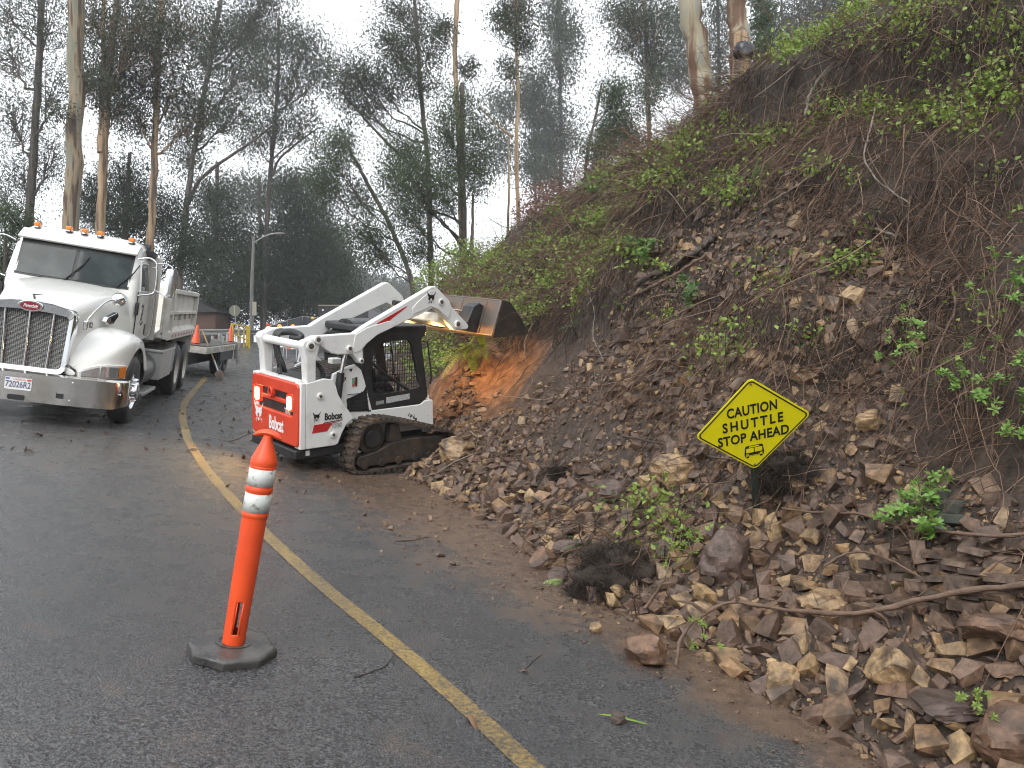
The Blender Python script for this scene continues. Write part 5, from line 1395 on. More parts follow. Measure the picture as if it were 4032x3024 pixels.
def mesh_grille():
    m, nt, b = newmat('grille_mesh'); L = nt.links; N = nt.nodes.new
    tc = N('ShaderNodeTexCoord'); mp = N('ShaderNodeMapping'); mp.inputs['Scale'].default_value = (1, 42, 60); L.new(tc.outputs['Object'], mp.inputs['Vector'])
    v = N('ShaderNodeTexVoronoi'); v.inputs['Scale'].default_value = 1.0; v.inputs['Randomness'].default_value = .15; L.new(mp.outputs[0], v.inputs['Vector'])
    cr = N('ShaderNodeValToRGB'); cr.color_ramp.elements[0].position = .28; cr.color_ramp.elements[0].color = (.012,.012,.012,1); cr.color_ramp.elements[1].position = .46; cr.color_ramp.elements[1].color = (.20,.20,.19,1)
    L.new(v.outputs['Distance'], cr.inputs['Fac']); L.new(cr.outputs[0], b.inputs['Base Color']); b.inputs['Metallic'].default_value = .5; b.inputs['Roughness'].default_value = .4
    bp = N('ShaderNodeBump'); bp.inputs['Distance'].default_value = .01; L.new(v.outputs['Distance'], bp.inputs['Height']); L.new(bp.outputs[0], b.inputs['Normal'])
    return m
gm = MB(); gm.prism(gr_outline(.44, .475, .80, 1.53, .03, .06), 1.01, 1.03, 'x'); gm.build('grille_mesh', mesh_grille(), trk, smooth=0)
for y0_, y1_ in ((-.27,-.30),(-.01,-.01),(.25,.275)):
    MB().tube([(1.055, y0_, .79), (1.055, y1_, 1.535)], .013, 10).build('grille_bar', m_chrome, trk, smooth=60)
em = MB(); em.prism([(.15*math.cos(a), 1.605+.072*math.sin(a)) for a in np.linspace(0, 2*math.pi, 32, endpoint=False)], 1.06, 1.118, 'x')
emb = em.build('emblem', m_chrome, trk, bevel=.006)
MB().prism([(.118*math.cos(a), 1.605+.052*math.sin(a)) for a in np.linspace(0, 2*math.pi, 32, endpoint=False)], 1.118, 1.121, 'x').build('emblem_field', mat('emblem_red', (.22,.008,.02), .3), emb, smooth=0)
text_mesh('Peterbilt', .062, FR(0, 1.605, 1.1215), m_decalw, emb, sx=.78, depth=.001, shear=.3, bold=.001)
b = MB(); b.cyl((1.00,0,1.70), (1.02,0,1.755), .022, .014, n=10); b.loft([[(1.0,-.115,1.775),(1.03,-.115,1.775),(1.03,-.115,1.780),(1.0,-.115,1.780)],[(.95,0,1.745),(1.08,0,1.745),(1.08,0,1.772),(.95,0,1.772)],[(1.0,.115,1.775),(1.03,.115,1.775),(1.03,.115,1.780),(1.0,.115,1.780)]])
b.build('hood_ornament', m_chrome, trk, bevel=.004)
# hood
def hsec(x, w, zt, yb, zb):
    h = [(w*.0, zt+.045), (w*.45, zt+.035), (w*.85, zt+.0), (w*1.0, zt-.05), (w*1.0+(yb-w)*.3, zt-.16), (w+(yb-w)*.75, (zt+zb)/2-.05), (yb, zb)]
    return [(x, y, z) for y, z in h] + [(x, -y, z) for y, z in h[:0:-1]]
b = MB(); b.loft([hsec(1.02,.43,1.60,.53,.75), hsec(.8,.47,1.69,.60,.80), hsec(.4,.55,1.79,.70,.95), hsec(0,.63,1.87,.80,1.05), hsec(-.4,.72,1.93,.88,1.1), hsec(-.70,.78,1.96,.92,1.15)])
hood = b.build('hood', m_tw, trk, smooth=50)
for sg_ in (-1, 1):
    vb = MB(); vb.prism([(.30,1.50),(.12,1.47),(-.02,1.60),(-.02,1.645),(.10,1.62)], sg_*.80, sg_*.802)
    vv = MB()
    quad = [(.33,.745,1.50),(.20,.765,1.455),(.10,.80,1.475),(.0,.835,1.60),(.02,.825,1.645),(.16,.785,1.60),(.28,.755,1.565)]
    vv.add([(x, sg_*(y+.012), z) for x, y, z in quad]+[(x, sg_*(y-.05), z) for x, y, z in quad], [tuple(range(7)), tuple(range(13,6,-1))]+[(i, (i+1) % 7, 7+(i+1) % 7, 7+i) for i in range(7)])
    vo = vv.build('hood_vent', m_chrome, trk, smooth=30, bevel=.004)
    cx = sum(q[0] for q in quad)/7; cz = sum(q[2] for q in quad)/7
    MB().add([(cx+(x-cx)*.72, sg_*(y+.016), cz+(z-cz)*.72) for x, y, z in quad]+[(cx+(x-cx)*.72, sg_*(y-.02), cz+(z-cz)*.72) for x, y, z in quad], [tuple(range(7)), tuple(range(13,6,-1))]+[(i, (i+1) % 7, 7+(i+1) % 7, 7+i) for i in range(7)]).build('vent_opening', m_under, vo, smooth=0)
text_mesh('02', .12, frame((.80,.668,1.44), (-.86,.30,.0), (0,-.06,1)), m_black, trk, sx=.7, depth=.002)
# fenders
FX = [1.04, 1.0, .9, .75, .6, .4, .2, 0, -.2, -.4, -.6, -.78, -.92, -.98]
FT = [.86, .98, 1.10, 1.22, 1.30, 1.37, 1.405, 1.41, 1.39, 1.34, 1.24, 1.11, .96, .86]
FO = [.62, .78, .95, 1.07, 1.13, 1.17, 1.19, 1.195, 1.195, 1.195, 1.195, 1.195, 1.19, 1.18]
def arch(x):
    return .52+math.sqrt(max(0, .64**2-x*x)) if abs(x) < .60 else (.735 if x > 0 else .745)
for sg_ in (-1, 1):
    rows = []
    for x_, T_, O_ in zip(FX, FT, FO):
        B_ = min(arch(x_), T_-.06); w_ = O_-.46
        rows.append([(x_, sg_*.46, T_+.03), (x_, sg_*(.46+w_*.35), T_+.015), (x_, sg_*(.46+w_*.7), T_-.015), (x_, sg_*(O_-.09), T_-.055*w_/.7), (x_, sg_*(O_-.03), T_-.11*w_/.7), (x_, sg_*(O_-.005), T_-(T_-B_)*.45), (x_, sg_*O_, B_)])
    V = [p for r in rows for p in r]; F_ = []
    for i in range(len(rows)-1):
        for j in range(6): F_.append((i*7+j, i*7+j+1, (i+1)*7+j+1, (i+1)*7+j))
    # front apron down to the bumper
    o0 = len(V); V += [(1.06, sg_*.46, .74), (1.07, sg_*.62, .74)]
    b = MB(); b.add(V, F_); b.add([(1.04,sg_*.46,.89),(1.04,sg_*.62,.80),(1.05,sg_*.62,.735),(1.05,sg_*.46,.735)], [(0,1,2,3)])
    fd = b.build('fender', m_tw, trk, smooth=60); s_ = fd.modifiers.new('solid', 'SOLIDIFY'); s_.thickness = .02; s_.offset = -1
    sb_ = fd.modifiers.new('sub', 'SUBSURF'); sb_.levels = 1; sb_.render_levels = 2
    # headlight following the wing
    def hp(t_, z): # t 0..1 from inner front to outer rear
        return (np.interp(t_, [0,.25,.5,.75,1], [1.06,1.02,.94,.80,.62]), sg_*np.interp(t_, [0,.25,.5,.75,1], [.64,.79,.95,1.075,1.14]), z)
    def band(t0, t1, zf, name, m, parent, out=.02, n_=10):
        b = MB(); r_ = []
        for i in range(n_+1):
            t_ = t0+(t1-t0)*i/n_; z0, z1 = zf(t_); x0, y0, _ = hp(t_, 0); k_ = out
            r_.append([(x0+k_, y0+sg_*k_*.8, z0), (x0+k_, y0+sg_*k_*.8, z1), (x0-.10, y0-sg_*.06, z1), (x0-.10, y0-sg_*.06, z0)])
        b.loft(r_); return b.build(name, m, parent, smooth=40, bevel=.004)
    zf = lambda t_: (.745+.012*t_, .80+.125*min(1, t_*2.2)**.6)
    hl = band(0, 1, lambda t_: (zf(t_)[0]-.014, zf(t_)[1]+.014), 'headlight', m_tw, trk, .012)
    band(.04, .36, lambda t_: (zf(t_)[0]+.01, zf(t_)[1]-.01), 'reflector', mat('lamp_grey', (.42,.40,.40), .25, .5), hl, .022)
    band(.38, .74, lambda t_: (zf(t_)[0]+.008, zf(t_)[1]-.008), 'lens', m_lens, hl, .026)
    band(.76, .98, lambda t_: (zf(t_)[0]+.008, zf(t_)[1]-.008), 'turn_lamp', m_amber, hl, .024)
    # hood mirror
    arm = MB(); arm.tube([tuple(q) for q in smooth_path([Vector((.88,sg_*.60,1.42)), Vector((.86,sg_*.66,1.58)), Vector((.66,sg_*.80,1.82)), Vector((.45,sg_*.88,1.84))], 14)], .012, 8)
    mir = arm.build('hood_mirror', m_chrome, trk, smooth=60)
    MB().lathe([(.004,.10),(.05,.09),(.085,.06),(.10,.0),(.09,-.03),(.02,-.035)], 24).build('mirror_head', m_chrome, mir, mtx=Matrix.Translation((.42,sg_*.90,1.845)) @ Matrix.Rotation(R_(90), 4, 'Y'))
    MB().box(.86, .91, sg_*.62-.03, sg_*.62+.03, 1.37, 1.50).build('mirror_foot', m_chrome, mir, bevel=.015)
    # door mirror
    br = MB(); Y_ = 1.08
    br.tube([tuple(q) for q in smooth_path([Vector((-.85,sg_*.86,2.50)), Vector((-.85,sg_*1.02,2.56)), Vector((-.85,sg_*1.15,2.50)), Vector((-.85,sg_*1.17,2.05)), Vector((-.85,sg_*1.12,1.98)), Vector((-.80,sg_*.92,1.93))], 24)], .014, 8)
    br.tube([(-.85,sg_*1.15,2.48),(-.87,sg_*1.28,2.50),(-.88,sg_*1.36,2.47),(-.88,sg_*1.37,2.40)], .012, 8); br.tube([(-.85,sg_*1.17,2.05),(-.88,sg_*1.32,1.99)], .011, 8)
    dm = br.build('door_mirror', m_chrome, trk, smooth=60)
    hd = MB(); rr_ = []
    for z_, k_ in ((1.965,.8),(1.985,.95),(2.05,1),(2.32,1),(2.40,.95),(2.425,.8)):
        rr_.append([(-.82-.02*(1-k_), sg_*(1.375-.082*k_), z_),(-.80, sg_*1.345, z_),(-.80, sg_*1.405, z_),(-.82-.02*(1-k_), sg_*(1.375+.082*k_), z_),(-.93, sg_*(1.375+.082*k_), z_),(-.93, sg_*(1.375-.082*k_), z_)])
    hd.loft(rr_); hd.build('mirror_head', m_chrome, dm, smooth=50)
# cab
def csec(z, xf, xb, w, r=.14, n=5):
    pts = []
    for cx, cy, a0 in ((xf-r, w-r, 0), (xb+r*.5, w-r*.5, 90), (xb+r*.5, -w+r*.5, 180), (xf-r, -w+r, 270)):
        rr_ = r if a0 in (0, 270) else r*.5
        for i in range(n+1): a = R_(a0+90*i/n); pts.append((cx+rr_*math.cos(a), cy+rr_*math.sin(a), z))
    return pts
b = MB(); b.loft([csec(1.12,-.66,-1.95,.90), csec(1.30,-.66,-1.95,.93), csec(1.90,-.72,-1.95,.935), csec(2.05,-.755,-1.95,.92), csec(2.56,-.985,-1.95,.86), csec(2.70,-1.06,-1.95,.83,.18), csec(2.775,-1.16,-1.92,.77,.2), csec(2.80,-1.3,-1.8,.6,.2)])
cabm = b.build('cab', m_tw, trk, smooth=40)
# visor
v = MB(); v.loft([[(-.90,y,2.545),(-.86,y,2.575),(-1.10,y,2.725),(-1.14,y,2.69)] for y in (-.84,-.80,0,.80,.84)]); v.build('sun_visor', m_tw, trk, bevel=.012)
for y_ in (-.66,-.22,0,.23,.69):
    rl = MB().lathe([(.065,0),(.062,.02),(.05,.03)], 16).build('roof_light', m_chrome, trk, mtx=Matrix.Translation((-1.13,y_,2.745 if abs(y_) > .5 else 2.765)) @ Matrix.Diagonal((1.1,.85,1,1)))
    MB().box(-.055,.055,-.05,.05,.018,.085).build('lens', m_amber, rl, bevel=.018, seg=3)
# windscreen: two panes in a black gasket
def wsp(y, t_, out=.0):   # t 0 at the sill, 1 at the head
    z = 2.015+t_*.515; x = -.745-.232*t_; bulge = .06*(1-(y/.8)**2)
    return (x-.012+bulge*.5+out, y, z+out*.4)
def wpane(y0, y1, t0, t1, name, m, parent, out, n_=6):
    V = []; F_ = []
    for j in range(2):
        for i in range(n_+1): V.append(wsp(y0+(y1-y0)*i/n_, (t0, t1)[j], out))
    k_ = len(V)
    V += [wsp(y0+(y1-y0)*i/n_, (t0, t1)[j], out-.06) for j in range(2) for i in range(n_+1)]
    for i in range(n_): F_.append((i, i+1, n_+2+i, n_+1+i)); F_.append((k_+i+1, k_+i, k_+n_+1+i, k_+n_+2+i))
    F_ += [(i+1, i, k_+i, k_+i+1) for i in range(n_)] + [(n_+1+i, n_+2+i, k_+n_+2+i, k_+n_+1+i) for i in range(n_)]
    F_ += [(0, n_+1, k_+n_+1, k_), (2*n_+1, n_, k_+n_, k_+2*n_+1)]
    return MB().add(V, F_).build(name, m, parent, smooth=30)
ws = wpane(-.795, .795, -.04, 1.04, 'windscreen', m_black, cabm, .012, 16)
wpane(-.77, -.025, 0, 1, 'pane', m_glossg, ws, .020); wpane(.025, .77, 0, 1, 'pane', m_glossg, ws, .020)
wpane(-.77, .77, .90, 1.0, 'tint_band', m_black, ws, .024, 12)
for y_, e_ in ((-.10,.08),(.62,.72)):
    a, c = Vector(wsp(y_, -.06, .035)), Vector(wsp(y_+.22, .50, .04)); w_ = MB(); w_.tube([tuple(a), tuple(a.lerp(c, .5)), tuple(c)], .010, 6); w_.cyl(tuple(Vector(wsp(y_+.16, .28, .034))), tuple(Vector(wsp(y_+.27, .74, .034))), .009, n=6)
    w_.build('wiper', m_black, ws)
for sg_ in (-1, 1):
    D = lambda pts, y0, y1, nm, m, par, bv=.0: MB().prism(pts, min(sg_*y0, sg_*y1), max(sg_*y0, sg_*y1)).build(nm, m, par, smooth=0, bevel=bv)
    dr = D([(-.84,1.20),(-1.72,1.20),(-1.72,1.98),(-.84,1.98)], .925, .948, 'door', m_tw, trk, .008)
    def win(pts, y_, nm, m, par, k=.0):
        V = [(x, sg_*(.945-(z-2.0)*.125+k), z) for x, z in pts]+[(x, sg_*(.90-(z-2.0)*.125+k), z) for x, z in pts]; n_ = len(pts)
        return MB().add(V, [tuple(range(n_)), tuple(range(2*n_-1, n_-1, -1))]+[(i, (i+1) % n_, n_+(i+1) % n_, n_+i) for i in range(n_)]).build(nm, m, par, smooth=0)
    wf = win([(-.92,1.99),(-1.70,1.99),(-1.66,2.50),(-1.15,2.50),(-1.05,2.47)], 0, 'window_frame', m_tw, dr, .004)
    win([(-.97,2.02),(-1.62,2.02),(-1.59,2.45),(-1.17,2.45),(-1.08,2.42)], 0, 'window', m_glossg, dr, .010)
    D([(-1.60,1.28),(-1.66,1.28),(-1.66,1.46),(-1.60,1.46)], .946, .955, 'door_handle', m_under, dr)
    D([(-.80,1.18),(-.83,1.18),(-.83,1.99),(-.80,1.99)], .93, .941, 'door_seam', m_under, trk)
    D([(-.72,1.62),(-.79,1.62),(-.79,1.82),(-.72,1.82)], .925, .975, 'hinge', m_under, dr, .01)
    gb = MB(); gb.tube([tuple(q) for q in smooth_path([Vector((-1.80,sg_*.93,2.43)), Vector((-1.80,sg_*1.02,2.45)), Vector((-1.82,sg_*1.03,1.9)), Vector((-1.82,sg_*1.03,1.28)), Vector((-1.80,sg_*.93,1.22))], 20)], .015, 8); gb.build('grab_handle', m_chrome, trk, smooth=60)
    if sg_ > 0:
        for ch, a in zip('D&H', (-24, 0, 24)):
            mm = LS(-1.26, 1.60, .9495) @ Matrix.Rotation(R_(-a), 4, 'Z') @ Matrix.Translation((0, .17, 0)); text_mesh(ch, .085, mm, m_black, dr, sx=.9, depth=.001)
        for i, ch in enumerate('TRUCKING'):
            a = (i-3.5)*13; mm = LS(-1.26, 1.62, .9495) @ Matrix.Rotation(R_(a), 4, 'Z') @ Matrix.Translation((0, -.16, 0)); text_mesh(ch, .05, mm, m_black, dr, sx=.9, depth=.001)
        tk = MB(); tk.m = LS(-1.26, 1.60, .949)
        tk.prism([(-.07,-.07),(.05,-.07),(.05,-.02),(-.02,-.01),(-.03,.04),(-.07,.04)], 0, .002, 'z'); tk.prism([(-.02,.0),(.0,.0),(.0,.12),(-.02,.12)], 0, .002, 'z'); tk.prism([(.03,-.01),(.05,-.01),(.05,.12),(.03,.12)], 0, .002, 'z')
        tk.build('emblem', m_black, dr, smooth=0)
# wheels
def wheel(x_, yc, wdt, nm, rimm, out, z_=.52, R0=.52, lugs=False):
    prof_ = [(.285,-wdt/2),(.40,-wdt/2-.012),(.47,-wdt/2),(.508,-wdt/2+.03),(R0,-wdt/2+.06),(R0,wdt/2-.06),(.508,wdt/2-.03),(.47,wdt/2),(.40,wdt/2+.012),(.285,wdt/2)]
    mtx_ = Matrix.Translation((x_, yc, z_)) @ Matrix.Rotation(R_(-90), 4, 'X')
    b = MB(); b.lathe(prof_, 40, cap=False); w_ = b.build('wheel', m_tyre, trk, mtx=mtx_, smooth=40)
    rp = [(.29,-wdt/2+.02),(.27,-wdt/2+.05),(.25,0),(.255,wdt/2-.05),(.285,wdt/2)] if not lugs else [(.29,-wdt/2+.02),(.27,0),(.27,wdt/2-.06),(.285,wdt/2)]
    r_ = MB(); r_.lathe(rp, 36, cap=False); zd = .02 if not lugs else wdt/2-.03
    r_.lathe([(.27,zd),(.20,zd+.015 if lugs else zd-.03),(.13,zd+(.03 if lugs else -.04)),(.12,zd+(.09 if lugs else .02)),(.09,zd+(.10 if lugs else .03)),(.002,zd+(.105 if lugs else .035))], 30, cap=False)
    if out < 0: r_.v = [(x, y, -z) for x, y, z in r_.v]
    ri = r_.build('rim', rimm, w_, smooth=40)
    if lugs:
        g_ = MB()
        for k_ in range(10): a = 2*math.pi*k_/10; g_.cyl((.165*math.cos(a), .165*math.sin(a), (zd+.015)*out), (.165*math.cos(a), .165*math.sin(a), (zd+.075)*out), .022, .014, n=10)
        g_.build('lug_nuts', m_chrome, w_)
    return w_
for sg_ in (-1, 1):
    wheel(0, sg_*1.04, .26, 'wheel', m_chrome, sg_, lugs=True)
    for x_ in (-4.26, -5.56):
        wheel(x_, sg_*1.10, .25, 'wheel', m_rim, sg_); wheel(x_, sg_*.80, .25, 'wheel', m_rim, sg_)
    MB().box(-6.3, .9, sg_*.42-.05, sg_*.42+.05, .62, .90).build('frame_rail', m_under, trk)
    fb = MB(); fb.loft([[(x, sg_*.95, z), (x, sg_*1.24, z), (x, sg_*1.24, z+.015), (x, sg_*.95, z+.015)] for x, z in ((-3.50,.55),(-3.52,.85),(-3.58,1.02),(-3.66,1.08))]); fb.build('mud_flap_bracket', m_alu, trk)
    tb = MB().box(-3.40, -2.0, min(sg_*.72,sg_*1.22), max(sg_*.72,sg_*1.22), .50, .98).build('tool_box', m_alu, trk, bevel=.01)
    MB().box(-3.43, -1.97, min(sg_*.70,sg_*1.245), max(sg_*.70,sg_*1.245), .98, 1.03).build('lid', m_alu, tb, bevel=.01)
    st = MB().box(-1.95, -.78, min(sg_*.80,sg_*1.20), max(sg_*.80,sg_*1.20), .34, .40).build('step', m_alu, trk, bevel=.01)
    ft = MB(); ft.cyl((-1.95, sg_*.86, .70), (-.85, sg_*.86, .70), .30, n=28); ft.build('fuel_tank', mat('tank_black', (.02,.02,.02), .3), trk, bevel=.02)
    MB().box(-.72, -.60, min(sg_*.95,sg_*1.12), max(sg_*.95,sg_*1.12), .45, 1.05).build('splash_bracket', m_tw, trk, bevel=.02)
MB().box(-3.9, .7, -.38, .38, .45, 1.1).build('engine_block', m_under, trk)
MB().box(-6.0, -3.9, -.38, .38, .4, .7).build('axle_housing', m_under, trk)
# dump body
x0, x1 = -6.40, -2.10; zb, zt = 1.18, 2.12
bed = MB(); Yo = 1.17
bed.prism([(-Yo,zt),(-Yo,1.34),(-1.02,zb),(1.02,zb),(Yo,1.34),(Yo,zt),(Yo-.05,zt),(Yo-.05,1.38),(.98,1.24),(-.98,1.24),(-Yo+.05,1.38),(-Yo+.05,zt)], x0, x1, 'x')
bo_ = bed.build('dump_body', m_tbed, trk, bevel=.01)
MB().prism([(x1-.02,zb),(x1+.06,zb),(x1+.16,2.62),(x1+.08,2.62)], -1.05, 1.05).build('headboard', m_tbed, bo_, bevel=.01)
MB().prism([(x1+.02,2.58),(x1+.50,2.60),(x1+.50,2.70),(x1+.02,2.68)], -.95, .95).build('cab_shield', m_under, bo_, bevel=.01)
b = MB(); b.cyl((x1+.25,-.85,2.74),(x1+.25,.85,2.74), .07, n=14); b.build('tarp_roll', m_under, bo_)
for sg_ in (-1, 1):
    ya, yb_ = sorted((sg_*1.165, sg_*1.245))
    for z_, h_ in ((2.05,.09),(1.66,.07)): MB().box(x0, x1, ya, yb_, z_, z_+h_).build('side_rail', m_tbed, bo_, bevel=.012)
    MB().prism([(1.165,1.26),(1.26,1.20),(1.26,1.34),(1.165,1.42)] if sg_ > 0 else [(-1.165,1.26),(-1.26,1.20),(-1.26,1.34),(-1.165,1.42)], x0, x1, 'x').build('side_rail', m_tbed, bo_, bevel=.01)
    for x_ in (x0+.06, x1-.55, x1-.05):
        MB().box(x_-.06, x_+.06, min(sg_*1.166,sg_*1.255), max(sg_*1.166,sg_*1.255), 1.22, 2.13).build('stake', m_tbed, bo_, bevel=.012)
    for x_ in np.linspace(-3.3, -5.7, 4): MB().lathe([(.05,-.02),(.055,0),(.05,.02)], 14).build('tie_ring', m_tbed, bo_, mtx=Matrix.Translation((float(x_), sg_*1.19, 1.60)) @ Matrix.Rotation(R_(90), 4, 'X'))
    for k_ in range(9): MB().box(x0+.2+k_*.42, x0+.38+k_*.42, min(sg_*1.262,sg_*1.266), max(sg_*1.262,sg_*1.266), 1.245, 1.295).build('reflector', mat('tape_red', (.45,.12,.10), .4) if k_ == 0 and sg_ < 0 else bpy.data.materials['tape_red'], bo_, smooth=0)
MB().box(x0-.05, x0, -1.2, 1.2, .78, 2.15).build('tailgate', m_tbed, bo_, bevel=.012)
MB().box(-2.9, -2.1, .95, 1.17, 1.24, 1.30).build('walkway', m_tbed, trk)
MB().box(-2.04, -1.98, .84, .90, 1.20, 2.05).build('hydraulic_box', m_tbed, trk, bevel=.01)

# ------------------------------------------------------------------ trailer with tools
def gz(x, y): return float(G(np.array([x]), np.array([y]))[0])
A = Vector((-7.83,19.5,0)); Bp = Vector((-8.62,24.0,0)); A.z = gz(A.x, A.y); Bp.z = gz(Bp.x, Bp.y)
ax = (Bp-A).normalized(); lf = Vector((-1,0,.1407)); 
TRM = frame(A, ax, lf)      # x back along the side, y across to the left, z up
if (TRM.to_3x3() @ Vector((0,0,1))).z < 0: print('flip')
tr = thing('flatbed_trailer', 'low steel flatbed trailer behind the dump truck', 'trailer', TRM)
m_trw = mat('trailer_white', (.52,.51,.47), .5, col2=(.28,.24,.2), scale=5, thr=(.45,.7))
m_deck = mat('wet_deck', (.10,.09,.08), .35, col2=(.05,.045,.04), scale=3)
MB().box(0, 4.6, 0, 2.2, .66, .835).build('frame', m_trw, tr, bevel=.01)
for k_ in range(11): MB().box(.01+k_*.42, .415+k_*.42, .03, 2.17, .840, .872).build('plank', m_deck, tr, bevel=.004)
MB().prism([(4.6,.66),(4.75,.70),(4.95,.82),(4.95,.86),(4.6,.87)], .0, 2.2).build('beaver_tail', m_trw, tr, bevel=.01)
MB().box(-.006, -.001, .55, .85, .76, .80).build('marker', m_redlens, tr); MB().box(-.006, -.001, .60, .80, .69, .73).build('marker', m_amber, tr)
for k_ in range(7): MB().box(1.5+k_*.36, 1.64+k_*.36, -.006, -.001, .74, .79).build('reflector', bpy.data.materials['tape_red'], tr)
for k_ in range(4): MB().box(.4+k_*1.1, .44+k_*1.1, -.03, .0, .67, .83).build('stake_pocket', m_trw, tr)
for x_ in (2.5, 3.35):
    for y_ in (.22, 1.98):
        w_ = MB(); w_.lathe([(.17,-.10),(.33,-.11),(.375,-.08),(.375,.08),(.33,.11),(.17,.10)], 28, cap=False); ww = w_.build('wheel', m_tyre, tr, mtx=Matrix.Translation((x_, y_, .375)) @ Matrix.Rotation(R_(90), 4, 'X'))
        MB().lathe([(.18,.02),(.12,.0),(.05,.04),(.002,.045)], 20, cap=False).build('rim', m_rim, ww)
MB().box(.3, 4.2, .5, 1.7, .30, .66).build('underframe', m_under, tr)
MB().box(1.95, 3.85, .02, .06, .40, .66).build('mud_guard', m_under, tr)
MB().box(-1.6, 0, 1.02, 1.18, .62, .74).build('drawbar', m_trw, tr)
def local(m_, p): return m_ @ Vector(p)
m_cone = mat('cone_orange', (.80,.10,.02), .45, col2=(.62,.08,.02), scale=6)
def cone(mtx, s_, label, band=False, group=None):
    c = thing('traffic_cone', label, 'cone', mtx, group)
    MB().box(-.145*s_, .145*s_, -.145*s_, .145*s_, 0, .022*s_).build('base', m_cone if s_ < .9 else m_rub, c, bevel=.006)
    MB().lathe([(.115*s_,.02*s_),(.105*s_,.04*s_),(.030*s_,.46*s_),(.024*s_,.475*s_),(.010*s_,.475*s_)], 24).build('cone_body', m_cone, c)
    if band: MB().lathe([(.0815*s_,.18*s_),(.061*s_,.295*s_)], 24, cap=False).build('reflective_band', m_refl, c)
    return c
cone(Matrix.Translation(local(TRM, (.62,.42,.873))) @ TRM.to_3x3().to_4x4(), 1.0, 'orange traffic cone on the trailer deck behind the shovel handle')
cone(Matrix.Translation(local(TRM, (4.35,.25,.873))) @ TRM.to_3x3().to_4x4(), 1.0, 'orange traffic cone at the rear corner of the trailer deck')
gt = Vector((.1407,-.05,1)).normalized().rotation_difference(Vector((0,0,1))).inverted().to_matrix().to_4x4()
cx_, cy_ = -5.95, 18.3
cone(Matrix.Translation((cx_, cy_, gz(cx_, cy_))) @ gt @ Matrix.Rotation(.12, 4, 'Y'), 1.5, 'orange traffic cone with white band on the road beyond the loader rear', True)
# bucket and box on the deck
t_ = thing('plastic_bucket', 'white plastic bucket lid and tub lying on the trailer deck', 'bucket', Matrix.Translation(local(TRM, (.30,1.05,.873))) @ TRM.to_3x3().to_4x4())
MB().lathe([(.13,0),(.15,.10),(.155,.11)], 22).build('tub', m_decalw, t_); MB().lathe([(.165,.10),(.165,.125),(.10,.13)], 22).build('lid', m_decalw, t_)
t_ = thing('tool_case', 'grey tool case standing on the trailer deck', 'tool case', Matrix.Translation(local(TRM, (1.75,.55,.873))) @ TRM.to_3x3().to_4x4())
MB().box(-.45,.45,-.18,.18,0,.22).build('case', mat('case_grey', (.07,.07,.075), .5), t_, bevel=.015); MB().tube([(-.1,0,.22),(-.1,0,.27),(.1,0,.27),(.1,0,.22)], .012, 6).build('handle', m_black, t_)
for i, (x_, h_) in enumerate(((2.35,.26),(2.6,.22),(2.95,.20),(3.6,.30))):
    MB().box(x_-.035, x_+.035, .15, .22, .872, .872+h_).build('stake', m_galv, tr, bevel=.006)
# chain
ch = thing('tie_down_chain', 'rusty chain and binder hanging from the trailer rear corner', 'chain', Matrix.Translation(local(TRM, (4.0,-.04,.80))))
for k_ in range(14):
    b = MB(); b.tube([(.020*math.cos(a), 0, .032*math.sin(a)) for a in np.linspace(0, 2*math.pi, 12, endpoint=False)], .007, 6, close=True)
    b.build('link', m_steel, ch, mtx=Matrix.Translation((.004*math.sin(k_), 0, .03-.045*k_)) @ Matrix.Rotation(math.pi/2*(k_ % 2), 4, 'Z'), smooth=60)
MB().box(-.07,-.04,-.015,.015,-.42,.02).build('strap', m_under, ch)
# shovel
tip = ground_hit(480, 823); top = ray(438, 716, tip.y+.35)
sh = thing('shovel', 'long wooden handled shovel leaning on the trailer edge', 'shovel', Matrix.Translation(tip))
d_ = (top-tip); L_ = d_.length; d_.normalize()
m_wood = mat('ash_handle', (.42,.26,.10), .55, col2=(.30,.17,.06), scale=8, stretch=(3,3,.4))
MB().cyl(tuple(d_*.42), tuple(d_*L_), .020, .018, n=10).build('handle', m_wood, sh)
MB().tube([tuple(d_*.26+Vector((-.0,-.05,0))), tuple(d_*.34+Vector((0,-.02,0))), tuple(d_*.62)], [.022,.024,.024], 10).build('socket', m_galv, sh)
sd_ = d_.cross(Vector((0,-1,0))).normalized(); fw = sd_.cross(d_)
rows = []
for t2, w_ in ((0,.015),(.05,.06),(.14,.105),(.24,.11),(.28,.10),(.30,.03)):
    c = d_*t2+Vector((0,-.05,0))*(t2/.3); rows.append([tuple(c-sd_*w_), tuple(c+fw*.02), tuple(c+sd_*w_), tuple(c+fw*.026)])
b = MB(); b.loft(rows); b.build('blade', m_steel, sh, smooth=50)
# ------------------------------------------------------------------ roadside things farther off
gp = [(-11.6,21.0),(-12.5,25.5),(-13.6,33),(-14.7,40),(-15.25,46.6)]
gpr = []
for (xa, ya), (xb, yb) in zip(gp[:-1], gp[1:]):
    k_ = max(1, int(round(math.hypot(xb-xa, yb-ya)/1.9)))
    gpr += [(xa+(xb-xa)*i/k_, ya+(yb-ya)*i/k_) for i in range(k_)]
gpr.append(gp[-1])
grl = thing('guard_rail', 'galvanised guard rail along the outer edge of the road', 'guard rail')
W = [(.0,.0),(.05,.03),(.05,.09),(.0,.13),(.0,.18),(.05,.22),(.05,.28),(.0,.31),(-.012,.31),(.036,.275),(.036,.225),(-.012,.185),(-.012,.125),(.036,.085),(.036,.035),(-.012,.0)]
rows = []
for i, (x, y) in enumerate(gpr):
    z = gz(x, y)+.46; rows.append([(x+a, y, z+c) for a, c in W])
x, y = gpr[-1]
